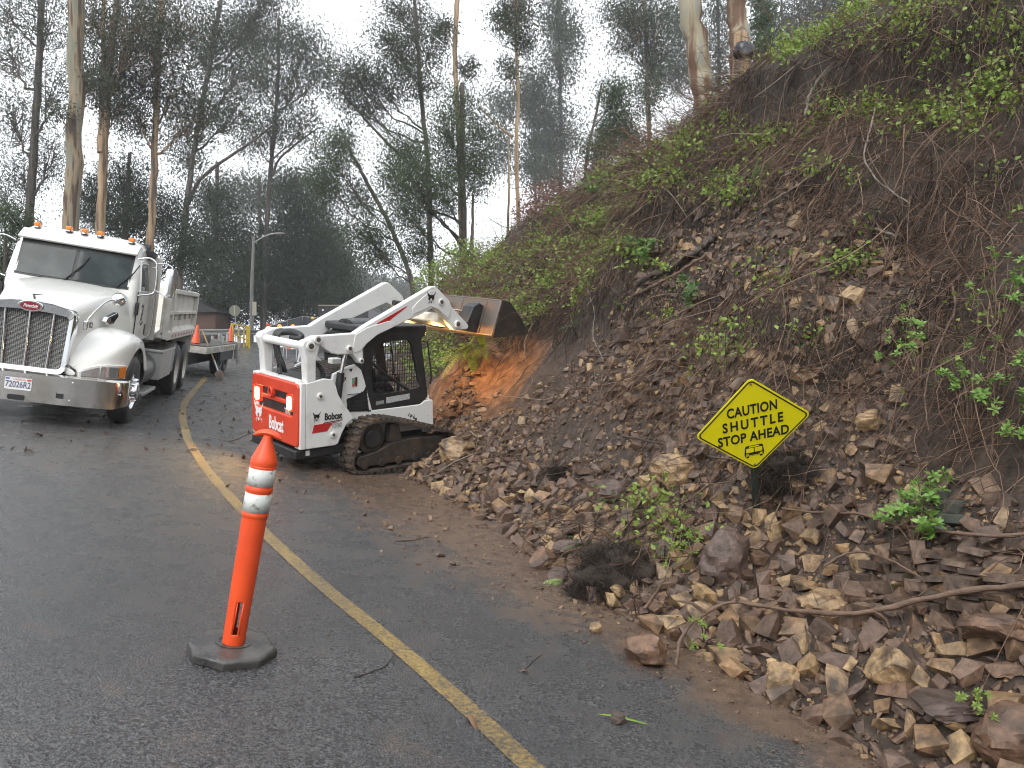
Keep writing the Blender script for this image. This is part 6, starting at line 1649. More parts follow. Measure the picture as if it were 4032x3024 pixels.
for a in (30, 70, 110, 150): rows.append([(x+.28*math.sin(R_(a))+pa*math.cos(R_(a)), y+.28*(1-math.cos(R_(a)))*.8+.1, gz(x,y)+.46+c) for pa, c in W])
MB().loft(rows).build('rail', m_galv, grl, smooth=40)
for x, y in gpr: z = gz(x, y); MB().box(x-.17, x-.02, y-.07, y+.07, z-.3, z+.74).build('post', m_galv, grl)
m_yel = mat('safety_yellow', (.60,.42,.05), .5, col2=(.42,.28,.04), scale=6)
a, c = ray(502, 698, 38), ray(538.5, 705, 38.4)
rl = thing('pipe_railing', 'yellow pipe railing in front of the guard rail', 'railing')
za, zc = gz(a.x, a.y), gz(c.x, c.y)
MB().box(a.x-.06, a.x+.06, a.y-.06, a.y+.06, za, a.z).build('post', m_yel, rl, bevel=.01)
MB().cyl((c.x, c.y, zc), (c.x, c.y, c.z), .05, n=12).build('post', m_yel, rl)
MB().cyl(tuple(a-Vector((0,0,.05))), tuple(c-Vector((0,0,.04))), .035, n=10).build('top_rail', m_yel, rl)
MB().cyl((a.x, a.y, a.z-.52), (c.x, c.y, c.z-.72), .035, n=10).build('lower_rail', m_yel, rl)
for t_ in (.3, .62): q = a.lerp(c, t_); MB().cyl((q.x, q.y+.15, gz(q.x, q.y)), (q.x, q.y+.15, q.z-.12), .04, n=10).build('baluster', m_yel, rl)
def bollard(px, py, d, label, orange):
    t = ray(px, py, d); z = gz(t.x, t.y); o = thing('bollard', label, 'bollard', Matrix.Translation((t.x, t.y, z))); h = t.z-z
    MB().lathe([(.10,0),(.10,h-.05),(.07,h-.01),(.01,h)], 18).build('post', m_yel, o)
    if orange: MB().lathe([(.104,h*.70),(.106,h+.02),(.01,h+.03)], 18).build('cap', m_cone, o); MB().lathe([(.108,h*.80),(.108,h*.88)], 18, cap=False).build('reflective_band', m_refl, o)
bollard(535.5, 703, 40, 'yellow bollard beside the foot of the street lamp', False)
bollard(579, 700, 41, 'yellow bollard with orange top at the end of the guard rail', True)
# street lamp
lt, lb = ray(548, 512, 45), ray(543.5, 739, 45)
m_conc = mat('weathered_pole', (.24,.23,.21), .7, col2=(.17,.165,.15), scale=3)
sl = thing('street_lamp', 'grey street lamp pole with a curved arm among the dark trees', 'street lamp', Matrix.Translation(lb))
hgt = lt.z-lb.z
MB().tube([(0,0,-.3),(0,0,hgt*.5),(.12,0,hgt)], [.12,.10,.07], 16).build('pole', m_conc, sl, smooth=60)
MB().tube([tuple(q) for q in smooth_path([Vector((.1,0,hgt-.35)), Vector((.6,0,hgt-.02)), Vector((1.1,0,hgt+.18)), Vector((1.35,0,hgt+.2))], 16)], .035, 8).build('arm', m_galv, sl, smooth=60)
MB().loft([[(x, -w, hgt+.2-h), (x, w, hgt+.2-h), (x, w*.8, hgt+.24+h*.4), (x, -w*.8, hgt+.24+h*.4)] for x, w, h in ((1.3,.05,.02),(1.45,.12,.05),(1.75,.13,.05),(1.95,.05,.01))]).build('lamp_head', m_conc, sl, bevel=.02)
MB().box(.08, .32, -.13, -.11, 1.55, 2.35).build('sign_plate', mat('plate_cream', (.45,.43,.33), .5), sl)
# sign seen from the back
so = ray(507, 671, 48); zg = gz(so.x, so.y)
sg = thing('octagon_sign', 'back of an octagonal road sign on a thin post by the trees', 'road sign', Matrix.Translation((so.x, so.y, zg)))
MB().prism([(.36*math.cos(R_(22.5+45*i)), so.z-zg+.36*math.sin(R_(22.5+45*i))) for i in range(8)], -.01, .01).build('panel', mat('sign_back', (.18,.18,.12), .5), sg, smooth=0)
MB().cyl((.06,.04,0),(.0,.04,so.z-zg+.2), .03, n=8).build('post', m_galv, sg)
MB().box(-.03,.03,-.03,-.011,so.z-zg-.3,so.z-zg+.3).build('stiffener', m_galv, sg)
# hut glimpsed through the trees
hb = ray(443, 700, 56); wz = gz(hb.x, hb.y)-1.0
hut = thing('wooden_hut', 'red-brown hut half hidden behind the guard rail trees', 'building', Matrix.Translation((hb.x-1.2, 56, wz)))
m_hut = mat('red_brown_boards', (.10,.045,.032), .8, col2=(.07,.035,.025), scale=4, stretch=(6,6,.4))
MB().box(-1.6, 1.95, 0, 3, 0, 3.2).build('wall', m_hut, hut)
MB().prism([(-1.9,3.2),(2.2,3.2),(2.2,3.3),(.1,4.3),(-1.9,3.3)], -.3, 3.3).build('roof', m_under, hut)
wf_ = MB().box(-.9, .2, -.04, .0, 1.2, 2.2).build('window', m_tbed, hut); MB().box(-.82, .12, -.05, -.041, 1.28, 2.12).build('pane', m_glossg, wf_)
# screened construction fence
fe = thing('screened_fence', 'black screened construction fence beyond the guard rail', 'fence')
m_scr = mat('black_screen', (.022,.024,.028), .7, col2=(.035,.037,.042), scale=3, bump=.5, bscale=4)
fp = [ray(560, 722, 44.5), ray(582, 703, 46), ray(620, 692, 51), ray(653, 684, 56), ray(690, 686, 57), ray(740, 684, 57), ray(800, 684, 57)]
for q, r in zip(fp[:-1], fp[1:]):
    V = []; n_ = 8
    for i in range(n_+1):
        s_ = q.lerp(r, i/n_); w_ = .05*math.sin(i*1.9+q.x*3); V += [(s_.x, s_.y+w_, gz(s_.x, s_.y)), (s_.x, s_.y-w_, s_.z-.05)]
    b = MB(); b.add(V, [(2*i, 2*i+2, 2*i+3, 2*i+1) for i in range(n_)]); o = b.build('screen', m_scr, fe); s2 = o.modifiers.new('solid', 'SOLIDIFY'); s2.thickness = .01
    MB().cyl(tuple(q), tuple(r), .025, n=8).build('top_rail', m_galv, fe)
for q in fp: MB().cyl((q.x, q.y+.06, gz(q.x, q.y)), (q.x, q.y+.06, q.z+.06), .03, n=8).build('post', m_galv, fe)
# dark truck beyond the loader
m_dkt = mat('dark_truck_body', (.02,.021,.025), .45, col2=(.035,.035,.04), scale=4)
q0, q1 = ray(688, 661, 48), ray(796, 663, 48); zt_ = q0.z; zg = gz(-10.5, 48)
dt = thing('dark_truck', 'dark tall-sided truck parked beyond the loader, tan top rail', 'truck', Matrix.Translation((q0.x, 48, zg)))
wd = q1.x-q0.x; hh = zt_-zg
MB().box(0, wd, 0, 4.5, .95, hh).build('body', m_dkt, dt, bevel=.03)
MB().box(-.03, wd+.03, -.05, 4.5, hh, hh+.07).build('top_rail', mat('tan_rail', (.30,.24,.19), .6), dt)
for k_ in range(7): MB().box(.05+k_*wd/6.6, .13+k_*wd/6.6, -.05, 0, 1.0, hh-.02).build('rib', m_dkt, dt)
for x_ in (.28, wd*.58): MB().lathe([(.06,0),(.06,.02)], 12).build('marker_light', m_decalw, dt, mtx=Matrix.Translation((x_, -.04, hh-.25)) @ Matrix.Rotation(R_(90), 4, 'X'))
MB().box(.42, 1.15, -.55, -.06, hh-1.65, hh-.75).build('water_tank', m_tbed, dt, bevel=.15, seg=4)
for x_ in (.35, wd-.35):
    for y_ in (.8, 3.6):
        b = MB(); b.lathe([(.2,-.14),(.45,-.15),(.5,-.1),(.5,.1),(.45,.15),(.2,.14)], 24); b.build('wheel', m_tyre, dt, mtx=Matrix.Translation((x_, y_, .5)) @ Matrix.Rotation(R_(90), 4, 'Y'))
# barricades with amber lamps
for px, lab in ((604, 'left barricade with round amber lamp behind the loader arm'), (632.5, 'right barricade with round amber lamp behind the loader arm')):
    t = ray(px, 705, 34); z = gz(t.x, t.y); h = t.z-z
    br = thing('barricade', lab, 'barricade', Matrix.Translation((t.x, t.y, z)), 'lamp topped barricades')
    for x_ in (-.22, .22):
        MB().cyl((x_,-.25,0),(x_,0,h-.22), .02, n=8).build('leg', m_galv, br); MB().cyl((x_,.25,0),(x_,0,h-.22), .02, n=8).build('leg', m_galv, br)
    for z_ in (.45, .85): MB().box(-.3, .3, -.17+z_*.12, -.15+z_*.12, z_, z_+.2).build('board', mat('board_orange_white', (.7,.7,.68), .5, col2=(.7,.14,.04), scale=3, thr=(.49,.51), stretch=(3,1,1)), br)
    MB().box(-.05, .05, -.05, .05, h-.24, h-.08).build('lamp_base', m_decalw, br, bevel=.01)
    MB().lathe([(.02,-.05),(.085,-.04),(.09,0),(.085,.04),(.02,.05)], 20).build('lens', mat('amber_lamp', (.85,.24,.02), .3, emit=(1,.3,.03), estr=.7), br, mtx=Matrix.Translation((0,0,h)) @ Matrix.Rotation(R_(90), 4, 'X'))
# far worker
t = ray(675.5, 685, 56); z = gz(t.x, t.y); k_ = (t.z-z)/1.84
J = [(0,0,.95),(0,0,1.15),(0,0,1.36),(0,0,1.48),(0,0,1.54),(0,-.02,1.64),(0,-.02,1.72),(.19,0,1.42),(.25,.02,1.14),(.24,-.12,.93),(.24,-.16,.85),(-.19,0,1.42),(-.25,.02,1.14),(-.24,-.12,.93),(-.24,-.16,.85),
     (.10,0,.90),(.11,-.02,.50),(.11,.02,.08),(.11,-.12,.04),(-.10,0,.90),(-.11,-.02,.50),(-.11,.02,.08),(-.11,-.12,.04)]
Rd = [(.15,.11),(.15,.11),(.17,.12),.07,.06,(.08,.095),(.07,.08),.08,.055,.045,.04,.08,.055,.045,.04,.09,.065,.05,.045,.09,.065,.05,.045]
wk = person('person', 'far worker in dark jacket and yellow hard hat by the black fence', Matrix.Translation((t.x, t.y, z)) @ Matrix.Scale(k_, 4), J, Ed, Rd, [m_dark, m_skin], [(lambda c: c.z > 1.52, 1), (lambda c: c.z < .9 and abs(c.x) > .2, 1)])
hb_ = MB(); hb_.lathe([(.15,1.735),(.125,1.74),(.12,1.79),(.09,1.83),(.01,1.845)], 20); hb_.build('hard_hat', mat('hat_yellow', (.7,.5,.08), .4), wk).location = (0,-.02,0)

# ------------------------------------------------------------------ white car whose front corner shows at lower left
m_car = mat('car_white', (.78,.78,.78), .18, coat=.7)
cz = gz(-1.9, 0)
car = thing('parked_car', 'white car with only its rounded front corner showing at bottom left', 'car', Matrix.Translation((-1.945, -.055, cz)) @ Matrix.Rotation(R_(8), 4, 'Y'))
def carsec(y, w, zt, zb=.30):
    pts = [(w*.2,zt),(w*.7,zt-.015),(w*.92,zt-.06),(w,zt-.16),(w*1.0,(zt+zb)/2),(w*.96,zb+.05),(w*.85,zb)]
    return [(x, y, z) for x, z in pts]+[(-x, y, z) for x, z in pts[::-1]]
b = MB(); b.loft([carsec(1.90,.30,.66,.42), carsec(1.86,.55,.74,.36), carsec(1.76,.74,.82), carsec(1.58,.85,.88), carsec(1.3,.90,.93), carsec(.6,.91,.98), carsec(.2,.91,1.0), carsec(-2.0,.91,1.0), carsec(-2.6,.84,.95), carsec(-2.75,.7,.9)])
b.build('body', m_car, car, smooth=60)
b = MB(); b.loft([[(x*w, y, z) for x in (-1, 1) for z in ((z0, z1) if x < 0 else (z1, z0))] for y, w, z0, z1 in ((.35,.80,.96,1.0),(-.35,.70,.96,1.42),(-1.6,.68,.96,1.45),(-2.4,.76,.94,1.0))]); b.build('cabin', m_glossg, car, bevel=.03)
for sg_ in (-1, 1):
    MB().box(sg_*.5-.16, sg_*.5+.16, 1.66, 1.84, .56, .66).build('headlight', m_lens, car, bevel=.03)
    for y_ in (1.05, -1.75): b = MB(); b.lathe([(.19,-.10),(.30,-.11),(.33,-.07),(.33,.07),(.30,.11),(.19,.10)], 26); b.build('wheel', m_tyre, car, mtx=Matrix.Translation((sg_*.83, y_, .33)) @ Matrix.Rotation(R_(90), 4, 'Y'))
# ------------------------------------------------------------------ trees
m_eu = leafmat('eucalypt_leaf', (.035,.052,.026), (.075,.098,.052), .5, (.055,.065,.036))
m_eud = leafmat('evergreen_leaf', (.014,.028,.013), (.038,.062,.026), .55)
m_eug = leafmat('acacia_leaf', (.030,.056,.020), (.07,.105,.038), .5)
m_ivy = leafmat('ivy_leaf', (.03,.06,.02), (.07,.11,.04), .5)
m_red = leafmat('dry_red_leaf', (.16,.06,.04), (.26,.12,.08), .6)
def barkmat(name, c1, c2, c3, sc_=1.6):
    m, nt, b = newmat(name); L = nt.links; N = nt.nodes.new
    tc = N('ShaderNodeTexCoord'); mp = N('ShaderNodeMapping'); mp.inputs['Scale'].default_value = (3.2, 3.2, .28); L.new(tc.outputs['Object'], mp.inputs['Vector'])
    n = N('ShaderNodeTexNoise'); n.inputs['Scale'].default_value = sc_; n.inputs['Detail'].default_value = 6; L.new(mp.outputs[0], n.inputs['Vector'])
    cr = N('ShaderNodeValToRGB'); e = cr.color_ramp.elements; e[0].position = .41; e[0].color = (*c1, 1); e[1].position = .60; e[1].color = (*c3, 1); x = e.new(.5); x.color = (*c2, 1)
    L.new(n.outputs['Fac'], cr.inputs['Fac']); L.new(cr.outputs[0], b.inputs['Base Color']); b.inputs['Roughness'].default_value = .75
    bp = N('ShaderNodeBump'); bp.inputs['Strength'].default_value = .5; bp.inputs['Distance'].default_value = .05; L.new(n.outputs['Fac'], bp.inputs['Height']); L.new(bp.outputs[0], b.inputs['Normal'])
    return m
m_tpale = barkmat('peeling_bark', (.075,.045,.03), (.25,.19,.115), (.16,.165,.125))
m_tgrey = barkmat('smooth_grey_bark', (.12,.065,.04), (.29,.25,.165), (.22,.23,.21), 1.1)
m_ttan = barkmat('tan_bark', (.10,.07,.05), (.30,.20,.11), (.36,.26,.16))
m_tdark = barkmat('dark_bark', (.035,.028,.023), (.07,.055,.045), (.10,.08,.065))
TREE_N = [0]
def tree(name, label, d, trunk, r_px, blobs_, mt, ml, n_leaf=5200, leaf=.26, top_r=.55, limbs=(), group=None, droop=.9, dspread=.8, spread=.55, basez=None, extra_trunks=(), cl=26):
    """trunk and crown masses are read off the photograph at distance d, then given depth"""
    TREE_N[0] += 1
    W_ = [ray(px, py, d) for px, py in trunk]
    base = W_[-1].copy()
    if basez is None:
        g = gz(base.x, base.y) if base.x > float(edge_x(base.y)) else gz(base.x, base.y)-min(3., max(0, (float(edge_x(base.y))-base.x-2)*.22))
        if float(sdist(np.array([base.x]), np.array([base.y]))[0]) > 0: g = hz(base.x, base.y)
        basez = min(g-.2, base.z)
    foot = Vector((base.x+(W_[-1].x-W_[-2].x)*.2, d, basez))
    pts = W_ + ([foot] if foot.z < W_[-1].z-.3 else [])
    root = thing(name, label, 'tree', Matrix.Translation(pts[-1]), group)
    o0 = pts[-1]; r0 = r_px*d/F_PX
    b = MB()
    def add_trunk(P_, ra, rb):
        R = smooth_path(P_, max(14, len(P_)*5)); K = len(R)
        jit = rng.normal(0, ra*.10, R.shape); jit[0] = jit[-1] = 0; R = R+jit
        b.tube([tuple(q) for q in (R-np.array(o0))[::-1]], [ra*(1+(.22 if i < 2 else 0)+rng.normal(0,.03))+(rb-ra)*i/(K-1) for i in range(K)], 12)
    add_trunk(pts, r0, r0*top_r)
    for et, er in extra_trunks:
        P_ = [ray(px, py, d+rng.normal(0,.4)) for px, py in et]; add_trunk(P_, er*d/F_PX, er*d/F_PX*.5)
    tpts = smooth_path(pts, 60)
    LC = []; LA = []
    area = sum(q[2]*q[3] for q in blobs_) or 1
    for bx in blobs_:
        cx, cy, rx, ry = bx[:4]; dk = d+rng.normal(0, dspread)
        c = ray(cx, cy, dk); ex = rx*d/F_PX; ez = ry*d/F_PX; ey = (ex+ez)*.5
        # limb from the trunk, leaving below the mass
        below = tpts[tpts[:,2] < c.z-.25*ez]
        j = below[np.argmin(np.abs(below[:,2]-(c.z-1.0*ez-.5*abs(c.x-below[:,0].mean()))))] if len(below) else tpts[-1]
        st = Vector(j); mid = st.lerp(c, .55)+Vector((0,0,-.12*(c-st).length)); lr = max(.018, min(r0*.34, .028*(c-st).length))
        lp = smooth_path([st, mid, c], 9); lp[1:-1] += rng.normal(0, .05*(c-st).length/3, lp[1:-1].shape)
        b.tube([tuple(q) for q in lp-np.array(o0)], [lr*(1-.75*i/8) for i in range(9)], 6)
        nl = int(2.3*n_leaf*rx*ry/area); nc = max(3, nl//cl)
        u_ = rng.normal(size=(nc,3)); u_ /= np.linalg.norm(u_, axis=1)[:,None]; u_ *= rng.random((nc,1))**.45
        cc = np.array(c)+u_*np.array([ex, ey, ez])*1.12
        for q in cc[::2]:
            m1 = lp[rng.integers(4, 9)]; mm_ = (m1+q)/2+np.array([0,0,-.06])*np.linalg.norm(q-m1)
            b.tube([tuple(m1-np.array(o0)), tuple(mm_-np.array(o0)), tuple(q-np.array(o0))], [lr*.3, lr*.2, .008], 4)
        idx = np.repeat(np.arange(nc), cl)
        sp = spread*max(1, d/42)*rng.uniform(.5, 1.2, nc)[idx][:,None]*min(1., ex*.8+.15)
        LC.append(cc[idx]+rng.normal(size=(len(idx),3))*sp*np.array([1,1,.75]))
    b.build('trunk', mt, root, smooth=60)
    if LC:
        C = np.concatenate(LC)-np.array(o0)
        leaves('crown', C, rng.uniform(.6, 1.25, len(C))*max(.15, d*.0043)*(leaf/.26)**.5, ml, root, droop=droop, elong=3.0, nrm_up=.25)
    return root
GL, GC_, GR = 'tall trees left of the road', 'trees behind the loader', 'trees on the hill crest'
tree('eucalyptus_tree', 'dark trunked eucalyptus farthest left behind the truck cab', 36, [(92,-80),(85,100),(75,300),(62,480),(57,560)], 11, [(15,110,60,80),(30,260,60,70),(100,50,60,80),(50,380,60,50),(118,330,45,60),(5,430,40,60),(112,190,40,60),(10,20,50,50),(60,-60,80,60)], m_tdark, m_eu, 6500, group=GL)
tree('eucalyptus_tree', 'thickest pale eucalyptus trunk rising straight above the truck cab', 30, [(167,-140),(166,0),(163,200),(158,400),(152,520)], 17.5, [(165,-130,90,60),(205,170,25,40),(130,250,22,30)], m_tpale, m_eu, 2200, top_r=.9, group=GL)
tree('eucalyptus_tree', 'pale forked eucalyptus just right of the thickest trunk', 33, [(262,-60),(238,120),(225,300),(216,520)], 11, [(235,150,35,110),(290,60,60,70),(200,40,40,60),(185,170,30,60),(260,220,40,60)], m_ttan, m_eu, 5600, top_r=.6, group=GL, extra_trunks=(([(225,-60),(222,150),(218,330)],7),))
tree('eucalyptus_tree', 'tan barked eucalyptus above the rear of the truck cab', 34, [(350,-60),(342,150),(334,300),(332,420),(322,560)], 9.5, [(330,100,65,90),(372,200,55,70),(392,50,65,65),(300,250,40,70),(320,-30,80,50),(415,260,50,60),(300,170,40,50)], m_ttan, m_eu, 8200, group=GL)
tree('eucalyptus_tree', 'dark leaning eucalyptus with a long curved limb toward the lamp', 52, [(485,-60),(452,150),(422,300),(402,450),(388,580)], 7.5, [(470,60,60,60),(520,150,55,60),(545,40,55,55),(450,230,50,50),(505,240,45,45),(405,330,45,60),(440,120,50,60),(590,-20,60,40)], m_tdark, m_eu, 8200, group=GL, extra_trunks=(([(590,270),(555,300),(500,335),(430,385),(405,440),(396,480)],4.5),))
tree('eucalyptus_tree', 'rounded open crowned eucalyptus left of the bright sky gap', 60, [(602,40),(600,200),(590,300),(578,450),(570,600)], 6, [(600,85,65,50),(660,110,55,55),(560,170,45,55),(640,190,55,50),(690,160,30,40),(600,270,45,45),(550,300,45,45),(655,270,40,40),(540,80,35,45)], m_tdark, m_eu, 7600, leaf=.28, group=GL, extra_trunks=(([(690,275),(640,310),(600,345),(588,380)],3),))
tree('evergreen_tree', 'dense dark evergreen behind the street lamp', 64, [(640,380),(640,500),(638,600),(636,720)], 8, [(640,440,45,55),(600,520,60,60),(680,520,60,60),(640,590,100,60),(570,620,60,60),(720,600,50,55),(650,665,100,45),(745,650,40,40)], m_tdark, m_eud, 17000, leaf=.30, group=GL, cl=34)
tree('evergreen_tree', 'dark layered evergreen left of the street lamp', 60, [(470,350),(468,450),(466,600),(464,720)], 7, [(455,430,40,50),(480,510,60,60),(440,560,50,60),(510,600,50,60),(450,640,60,50),(540,560,40,60),(490,670,70,40)], m_tdark, m_eud, 13000, leaf=.28, group=GL, cl=34)
tree('evergreen_tree', 'dark green tree filling behind the truck cab roof', 38, [(280,330),(276,420),(272,500),(268,560)], 7, [(270,400,50,60),(245,470,60,45),(300,470,45,55),(365,470,45,60),(395,540,40,50),(200,430,35,50)], m_tdark, m_eud, 9500, leaf=.25, group=GL, cl=30)
tree('evergreen_tree', 'low dark bush at the far left edge beside the truck cab', 26, [(12,500),(12,560),(12,620)], 6, [(10,560,38,50),(5,620,40,40),(30,480,30,40)], m_tdark, m_eug, 3800, leaf=.16, group=GL)
tree('eucalyptus_tree', 'pale misty tree seen through the gap left of the sky', 95, [(560,380),(562,500),(565,650)], 5, [(560,430,50,45),(620,400,45,40),(690,420,40,50),(500,420,40,50),(700,500,45,45),(730,560,40,40)], m_tdark, m_eu, 6200, leaf=.34, group=GL)
# centre
tree('leaning_tree', 'dark tree leaning left over the bright gap behind the loader', 36, [(745,300),(753,321),(789,385),(833,468),(870,550),(892,610)], 6, [(715,345,40,50),(700,395,32,35),(775,420,35,35),(790,500,40,45),(735,300,35,30),(820,545,35,40)], m_tdark, m_eug, 5600, leaf=.22, group=GC_)
tree('eucalyptus_tree', 'wide crowned eucalyptus left of the tall bare pole trunk', 38, [(890,-60),(896,0),(904,119),(912,238),(922,317),(928,436),(932,620)], 6.5, [(896,50,45,50),(837,85,35,35),(936,100,35,45),(904,180,50,45),(757,160,50,40),(820,180,50,45),(790,235,45,35),(740,200,35,35),(870,130,40,40),(850,20,30,30)], m_tdark, m_eu, 8200, group=GC_, extra_trunks=(([(740,200),(790,260),(837,309),(890,360),(925,400)],4),))
tree('evergreen_tree', 'bushy dark green tree standing behind the loader arm', 33, [(998,180),(999,300),(1001,420),(1004,600)], 8.5, [(995,225,42,35),(967,280,45,42),(876,320,52,42),(896,397,60,52),(995,357,46,52),(1035,285,32,36),(876,460,46,42),(904,535,36,42),(960,420,40,50),(1030,370,30,50),(855,380,35,35)], m_tdark, m_eug, 13000, leaf=.2, group=GC_, cl=30, extra_trunks=(([(930,420),(928,520),(930,620)],5),([(1022,420),(1020,520),(1018,600)],5),([(950,470),(990,520),(1005,560)],4)))
tree('eucalyptus_tree', 'tall bare tan pole trunk against the white sky', 35, [(989,-60),(987,0),(983,119),(985,186),(992,300),(998,560)], 5.8, [(1010,150,18,22),(960,60,16,20)], m_ttan, m_eu, 700, top_r=.85, group=GC_)
tree('eucalyptus_tree', 'slender brown trunked eucalyptus right of the bare pole', 34, [(1110,-60),(1112,0),(1116,139),(1120,198),(1114,317),(1121,500)], 5, [(1112,45,34,50),(1086,40,24,28),(1136,95,22,24),(1120,-30,40,40),(1095,150,18,24)], m_ttan, m_eu, 3400, top_r=.6, group=GC_, extra_trunks=(([(1040,235),(1075,270),(1105,295)],3),([(1098,300),(1100,400),(1096,520)],3)))
tree('eucalyptus_tree', 'misty full crowned eucalyptus right of centre', 95, [(1203,-60),(1207,60),(1211,200),(1213,330),(1210,480)], 5, [(1203,40,38,50),(1213,140,30,50),(1174,235,45,45),(1213,290,38,50),(1193,375,40,32),(1225,80,30,40),(1150,180,35,35),(1180,330,40,40)], m_tdark, m_eu, 7600, leaf=.32, group=GC_)
tree('eucalyptus_tree', 'thin misty eucalyptus between the slender trunk and the full crown', 100, [(1150,160),(1153,260),(1156,400),(1158,520)], 3.5, [(1140,230,30,40),(1165,300,30,40),(1150,370,30,40),(1080,230,30,40),(1075,330,30,50)], m_tdark, m_eu, 4200, leaf=.3, group=GC_)
tree('acacia_tree', 'green bushy tree on the crest left of the pale trunks', 30, [(1300,180),(1290,238),(1275,300),(1262,377)], 4, [(1332,200,36,36),(1338,270,36,42),(1310,300,28,36),(1360,310,30,30),(1290,330,26,30)], m_tdark, m_ivy, 5200, leaf=.17, group=GR)
tree('eucalyptus_tree', 'ivy wrapped eucalyptus just left of the leaning pale trunk', 48, [(1390,-60),(1392,0),(1396,120),(1402,280)], 5.5, [(1372,40,45,45),(1415,60,38,55),(1352,100,36,30),(1404,195,26,60),(1410,130,24,50),(1340,30,35,35)], m_ttan, m_eu, 5600, leaf=.24, group=GR)
tree('eucalyptus_tree', 'leaning thick grey trunk standing on the slope crest', 15.0, [(1464,-120),(1478,-60),(1490,0),(1508,120),(1524,215),(1528,245)], 29, [], m_tgrey, m_eu, 0, top_r=.72, group=GR)
tree('eucalyptus_tree', 'upright thick pale trunk with torn bark on the slope crest', 14.6, [(1588,-120),(1590,-60),(1593,0),(1597,90),(1602,160),(1604,190)], 25, [], m_tgrey, m_eu, 0, top_r=.74, group=GR)
tree('ivy_column_tree', 'ivy covered column of a tree right of the upright pale trunk', 31, [(1648,-40),(1650,60),(1652,200)], 5, [(1648,-20,24,40),(1650,50,24,42),(1650,115,22,40),(1652,165,22,30)], m_tdark, m_ivy, 5200, leaf=.16, group=GR, spread=.35)
tree('eucalyptus_tree', 'misty eucalyptus behind the two thick trunks', 75, [(1550,-60),(1552,60),(1556,240)], 4.5, [(1550,30,34,50),(1545,110,30,45),(1460,60,34,60),(1440,150,34,50),(1565,170,24,40),(1480,150,30,50)], m_tdark, m_eu, 5200, leaf=.28, group=GR)
tree('eucalyptus_tree', 'misty tree farthest right above the crest', 70, [(1783,-60),(1780,20),(1778,130)], 5, [(1760,20,50,40),(1700,40,40,40),(1820,10,50,40),(1690,100,36,36),(1740,80,40,30),(1860,-10,40,30)], m_tdark, m_eu, 5600, leaf=.26, group=GR, extra_trunks=(([(1686,-40),(1690,40),(1694,140)],3.5),))
# far mist
tree('eucalyptus_tree', 'faint far tree low in the sky gap behind the loader arms', 190, [(745,560),(746,640),(747,720)], 4, [(740,600,45,30),(770,630,45,30),(720,640,45,35),(800,650,40,25)], m_tdark, m_eu, 5200, leaf=.5, group=GC_)
tree('eucalyptus_tree', 'faintest far tree just above the loader arm elbow', 230, [(850,600),(850,650),(850,720)], 4, [(845,635,40,25),(880,650,35,25),(820,660,40,25)], m_tdark, m_eu, 4200, leaf=.55, group=GC_)
tree('eucalyptus_tree', 'far hazy tree at the left of the bright gap near the lamp head', 150, [(690,540),(692,620),(694,700)], 4, [(690,570,40,35),(715,600,40,35),(670,610,40,35)], m_tdark, m_eu, 4600, leaf=.42, group=GL)
# crest bushes
def bush(px, py, d, r, label, m, n_=900, leaf=.09):
    c = ray(px, py, d); o = thing('bush', label, 'bush', Matrix.Translation(c))
    P_ = rng.normal(size=(n_,3)); P_ = P_/np.linalg.norm(P_, axis=1)[:,None]*rng.random((n_,1))**.5*np.array([r, r*.8, r*.7])
    leaves('foliage', P_, rng.uniform(.6,1.2,n_)*leaf, m, o, elong=2.2)
    b = MB()
    for k_ in range(9): e_ = Vector(rng.normal(0, 1, 3)*np.array([r*.6, r*.5, r*.4])); b.tube([(0,0,-r*1.0), tuple(e_*.4), tuple(e_)], [.02,.012,.005], 5)
    b.build('stem', m_tdark, o, smooth=60)
bush(1185, 430, 24, .9, 'reddish dry bush on the left crest', m_red, 900, .12)
bush(1150, 460, 24, .7, 'thin russet bush left of the reddish dry one', m_red, 500, .12)
bush(1790, 95, 15, .55, 'reddish dry bush on the crest at upper right', m_red, 700, .08)
bush(1640, 185, 15, .45, 'small green bush at the foot of the upright pale trunk', m_lfb, 900, .07)
bush(1660, 150, 17, .55, 'russet bush behind the ivy column', m_red, 700, .08)
bush(1010, 560, 26, 1.0, 'light green bush at the left end of the crest', m_lfb, 1500, .13)
bush(960, 610, 25, 1.1, 'light green bush beside the raised arm elbow', m_lfb, 1700, .13)
bush(945, 690, 23, 1.0, 'green bush seen between the cab roof and the bucket', m_lfb, 1700, .11)
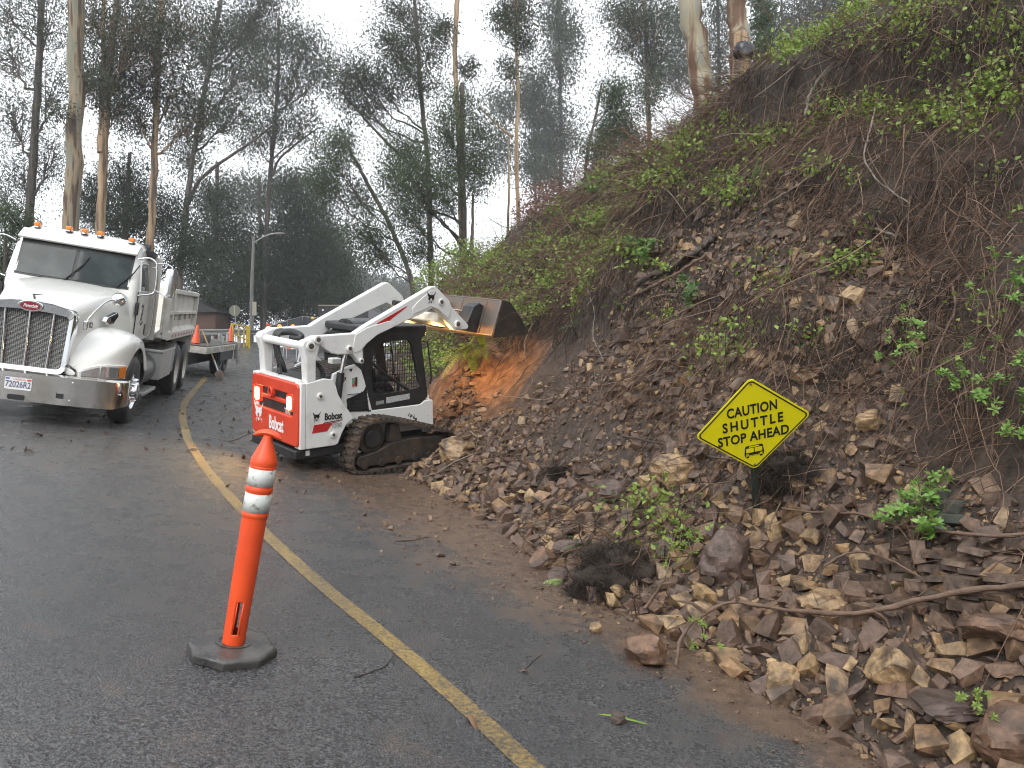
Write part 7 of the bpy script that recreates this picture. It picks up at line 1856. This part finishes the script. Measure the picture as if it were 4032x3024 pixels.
bush(945, 770, 21, .8, 'green bush seen through the front of the cab', m_lfb, 1500, .10)
bush(880, 720, 24, 1.0, 'green bush behind the cab window', m_lfb, 1500, .11)
# black plastic on the torn stub
c = ray(1607, 105, 14.1)
bg_ = MB(); rows = []
for k_, (z_, r_) in enumerate(((.12,.02),(.11,.10),(.07,.16),(.0,.185),(-.06,.19),(-.12,.18))):
    rows.append([((r_+.02*math.sin(5*a+k_))*math.cos(a), .8*(r_+.02*math.cos(4*a+k_))*math.sin(a), z_+(-.05*math.sin(3*a) if k_ > 3 else 0)+.012*math.sin(7*a)) for a in np.linspace(0, 2*math.pi, 22, endpoint=False)])
bg_.loft(rows, cap=True); o = bg_.build('plastic_sheet', mat('black_sheeting', (.018,.022,.028), .22, bump=.5, bscale=12), smooth=70); o.location = c
tag(o, 'black plastic sheet draped on the torn stub of the upright trunk', 'plastic sheet')
c2 = ray(1600, 130, 14.2); fb_ = ray(1607, 175, 14.2)
b = MB(); b.tube([tuple(ray(1604,185,14.3)), tuple(ray(1603,140,14.25)), tuple(ray(1600,75,14.25)), tuple(ray(1604,60,14.3))], [.20,.17,.13,.05], 12); o = b.build('torn_stub', m_ttan, smooth=60)
tag(o, 'torn rusty bark stub at the base of the upright trunk', 'stump')
# ------------------------------------------------------------------ mist
mh = bpy.data.materials.new('mist'); mh.use_nodes = True; nt = mh.node_tree
nt.nodes.remove(nt.nodes['Principled BSDF'])
pv = nt.nodes.new('ShaderNodeVolumePrincipled'); pv.inputs['Color'].default_value = (.93,.95,.97,1); pv.inputs['Density'].default_value = .0011; pv.inputs['Anisotropy'].default_value = .2
nt.links.new(pv.outputs[0], nt.nodes['Material Output'].inputs['Volume'])
hb = MB(); hb.box(-310, 310, -90, 330, -30, 34)
hz_o = hb.build('haze', mh, smooth=0); tag(hz_o, 'thin pale mist filling the air', kind='stuff')
print('TRIS', sum(len(o.data.loop_triangles) if False else sum(len(p.vertices)-2 for p in o.data.polygons) for o in sc.objects if o.type == 'MESH' and o.name != '') // 1000, 'k objects', len(sc.objects))
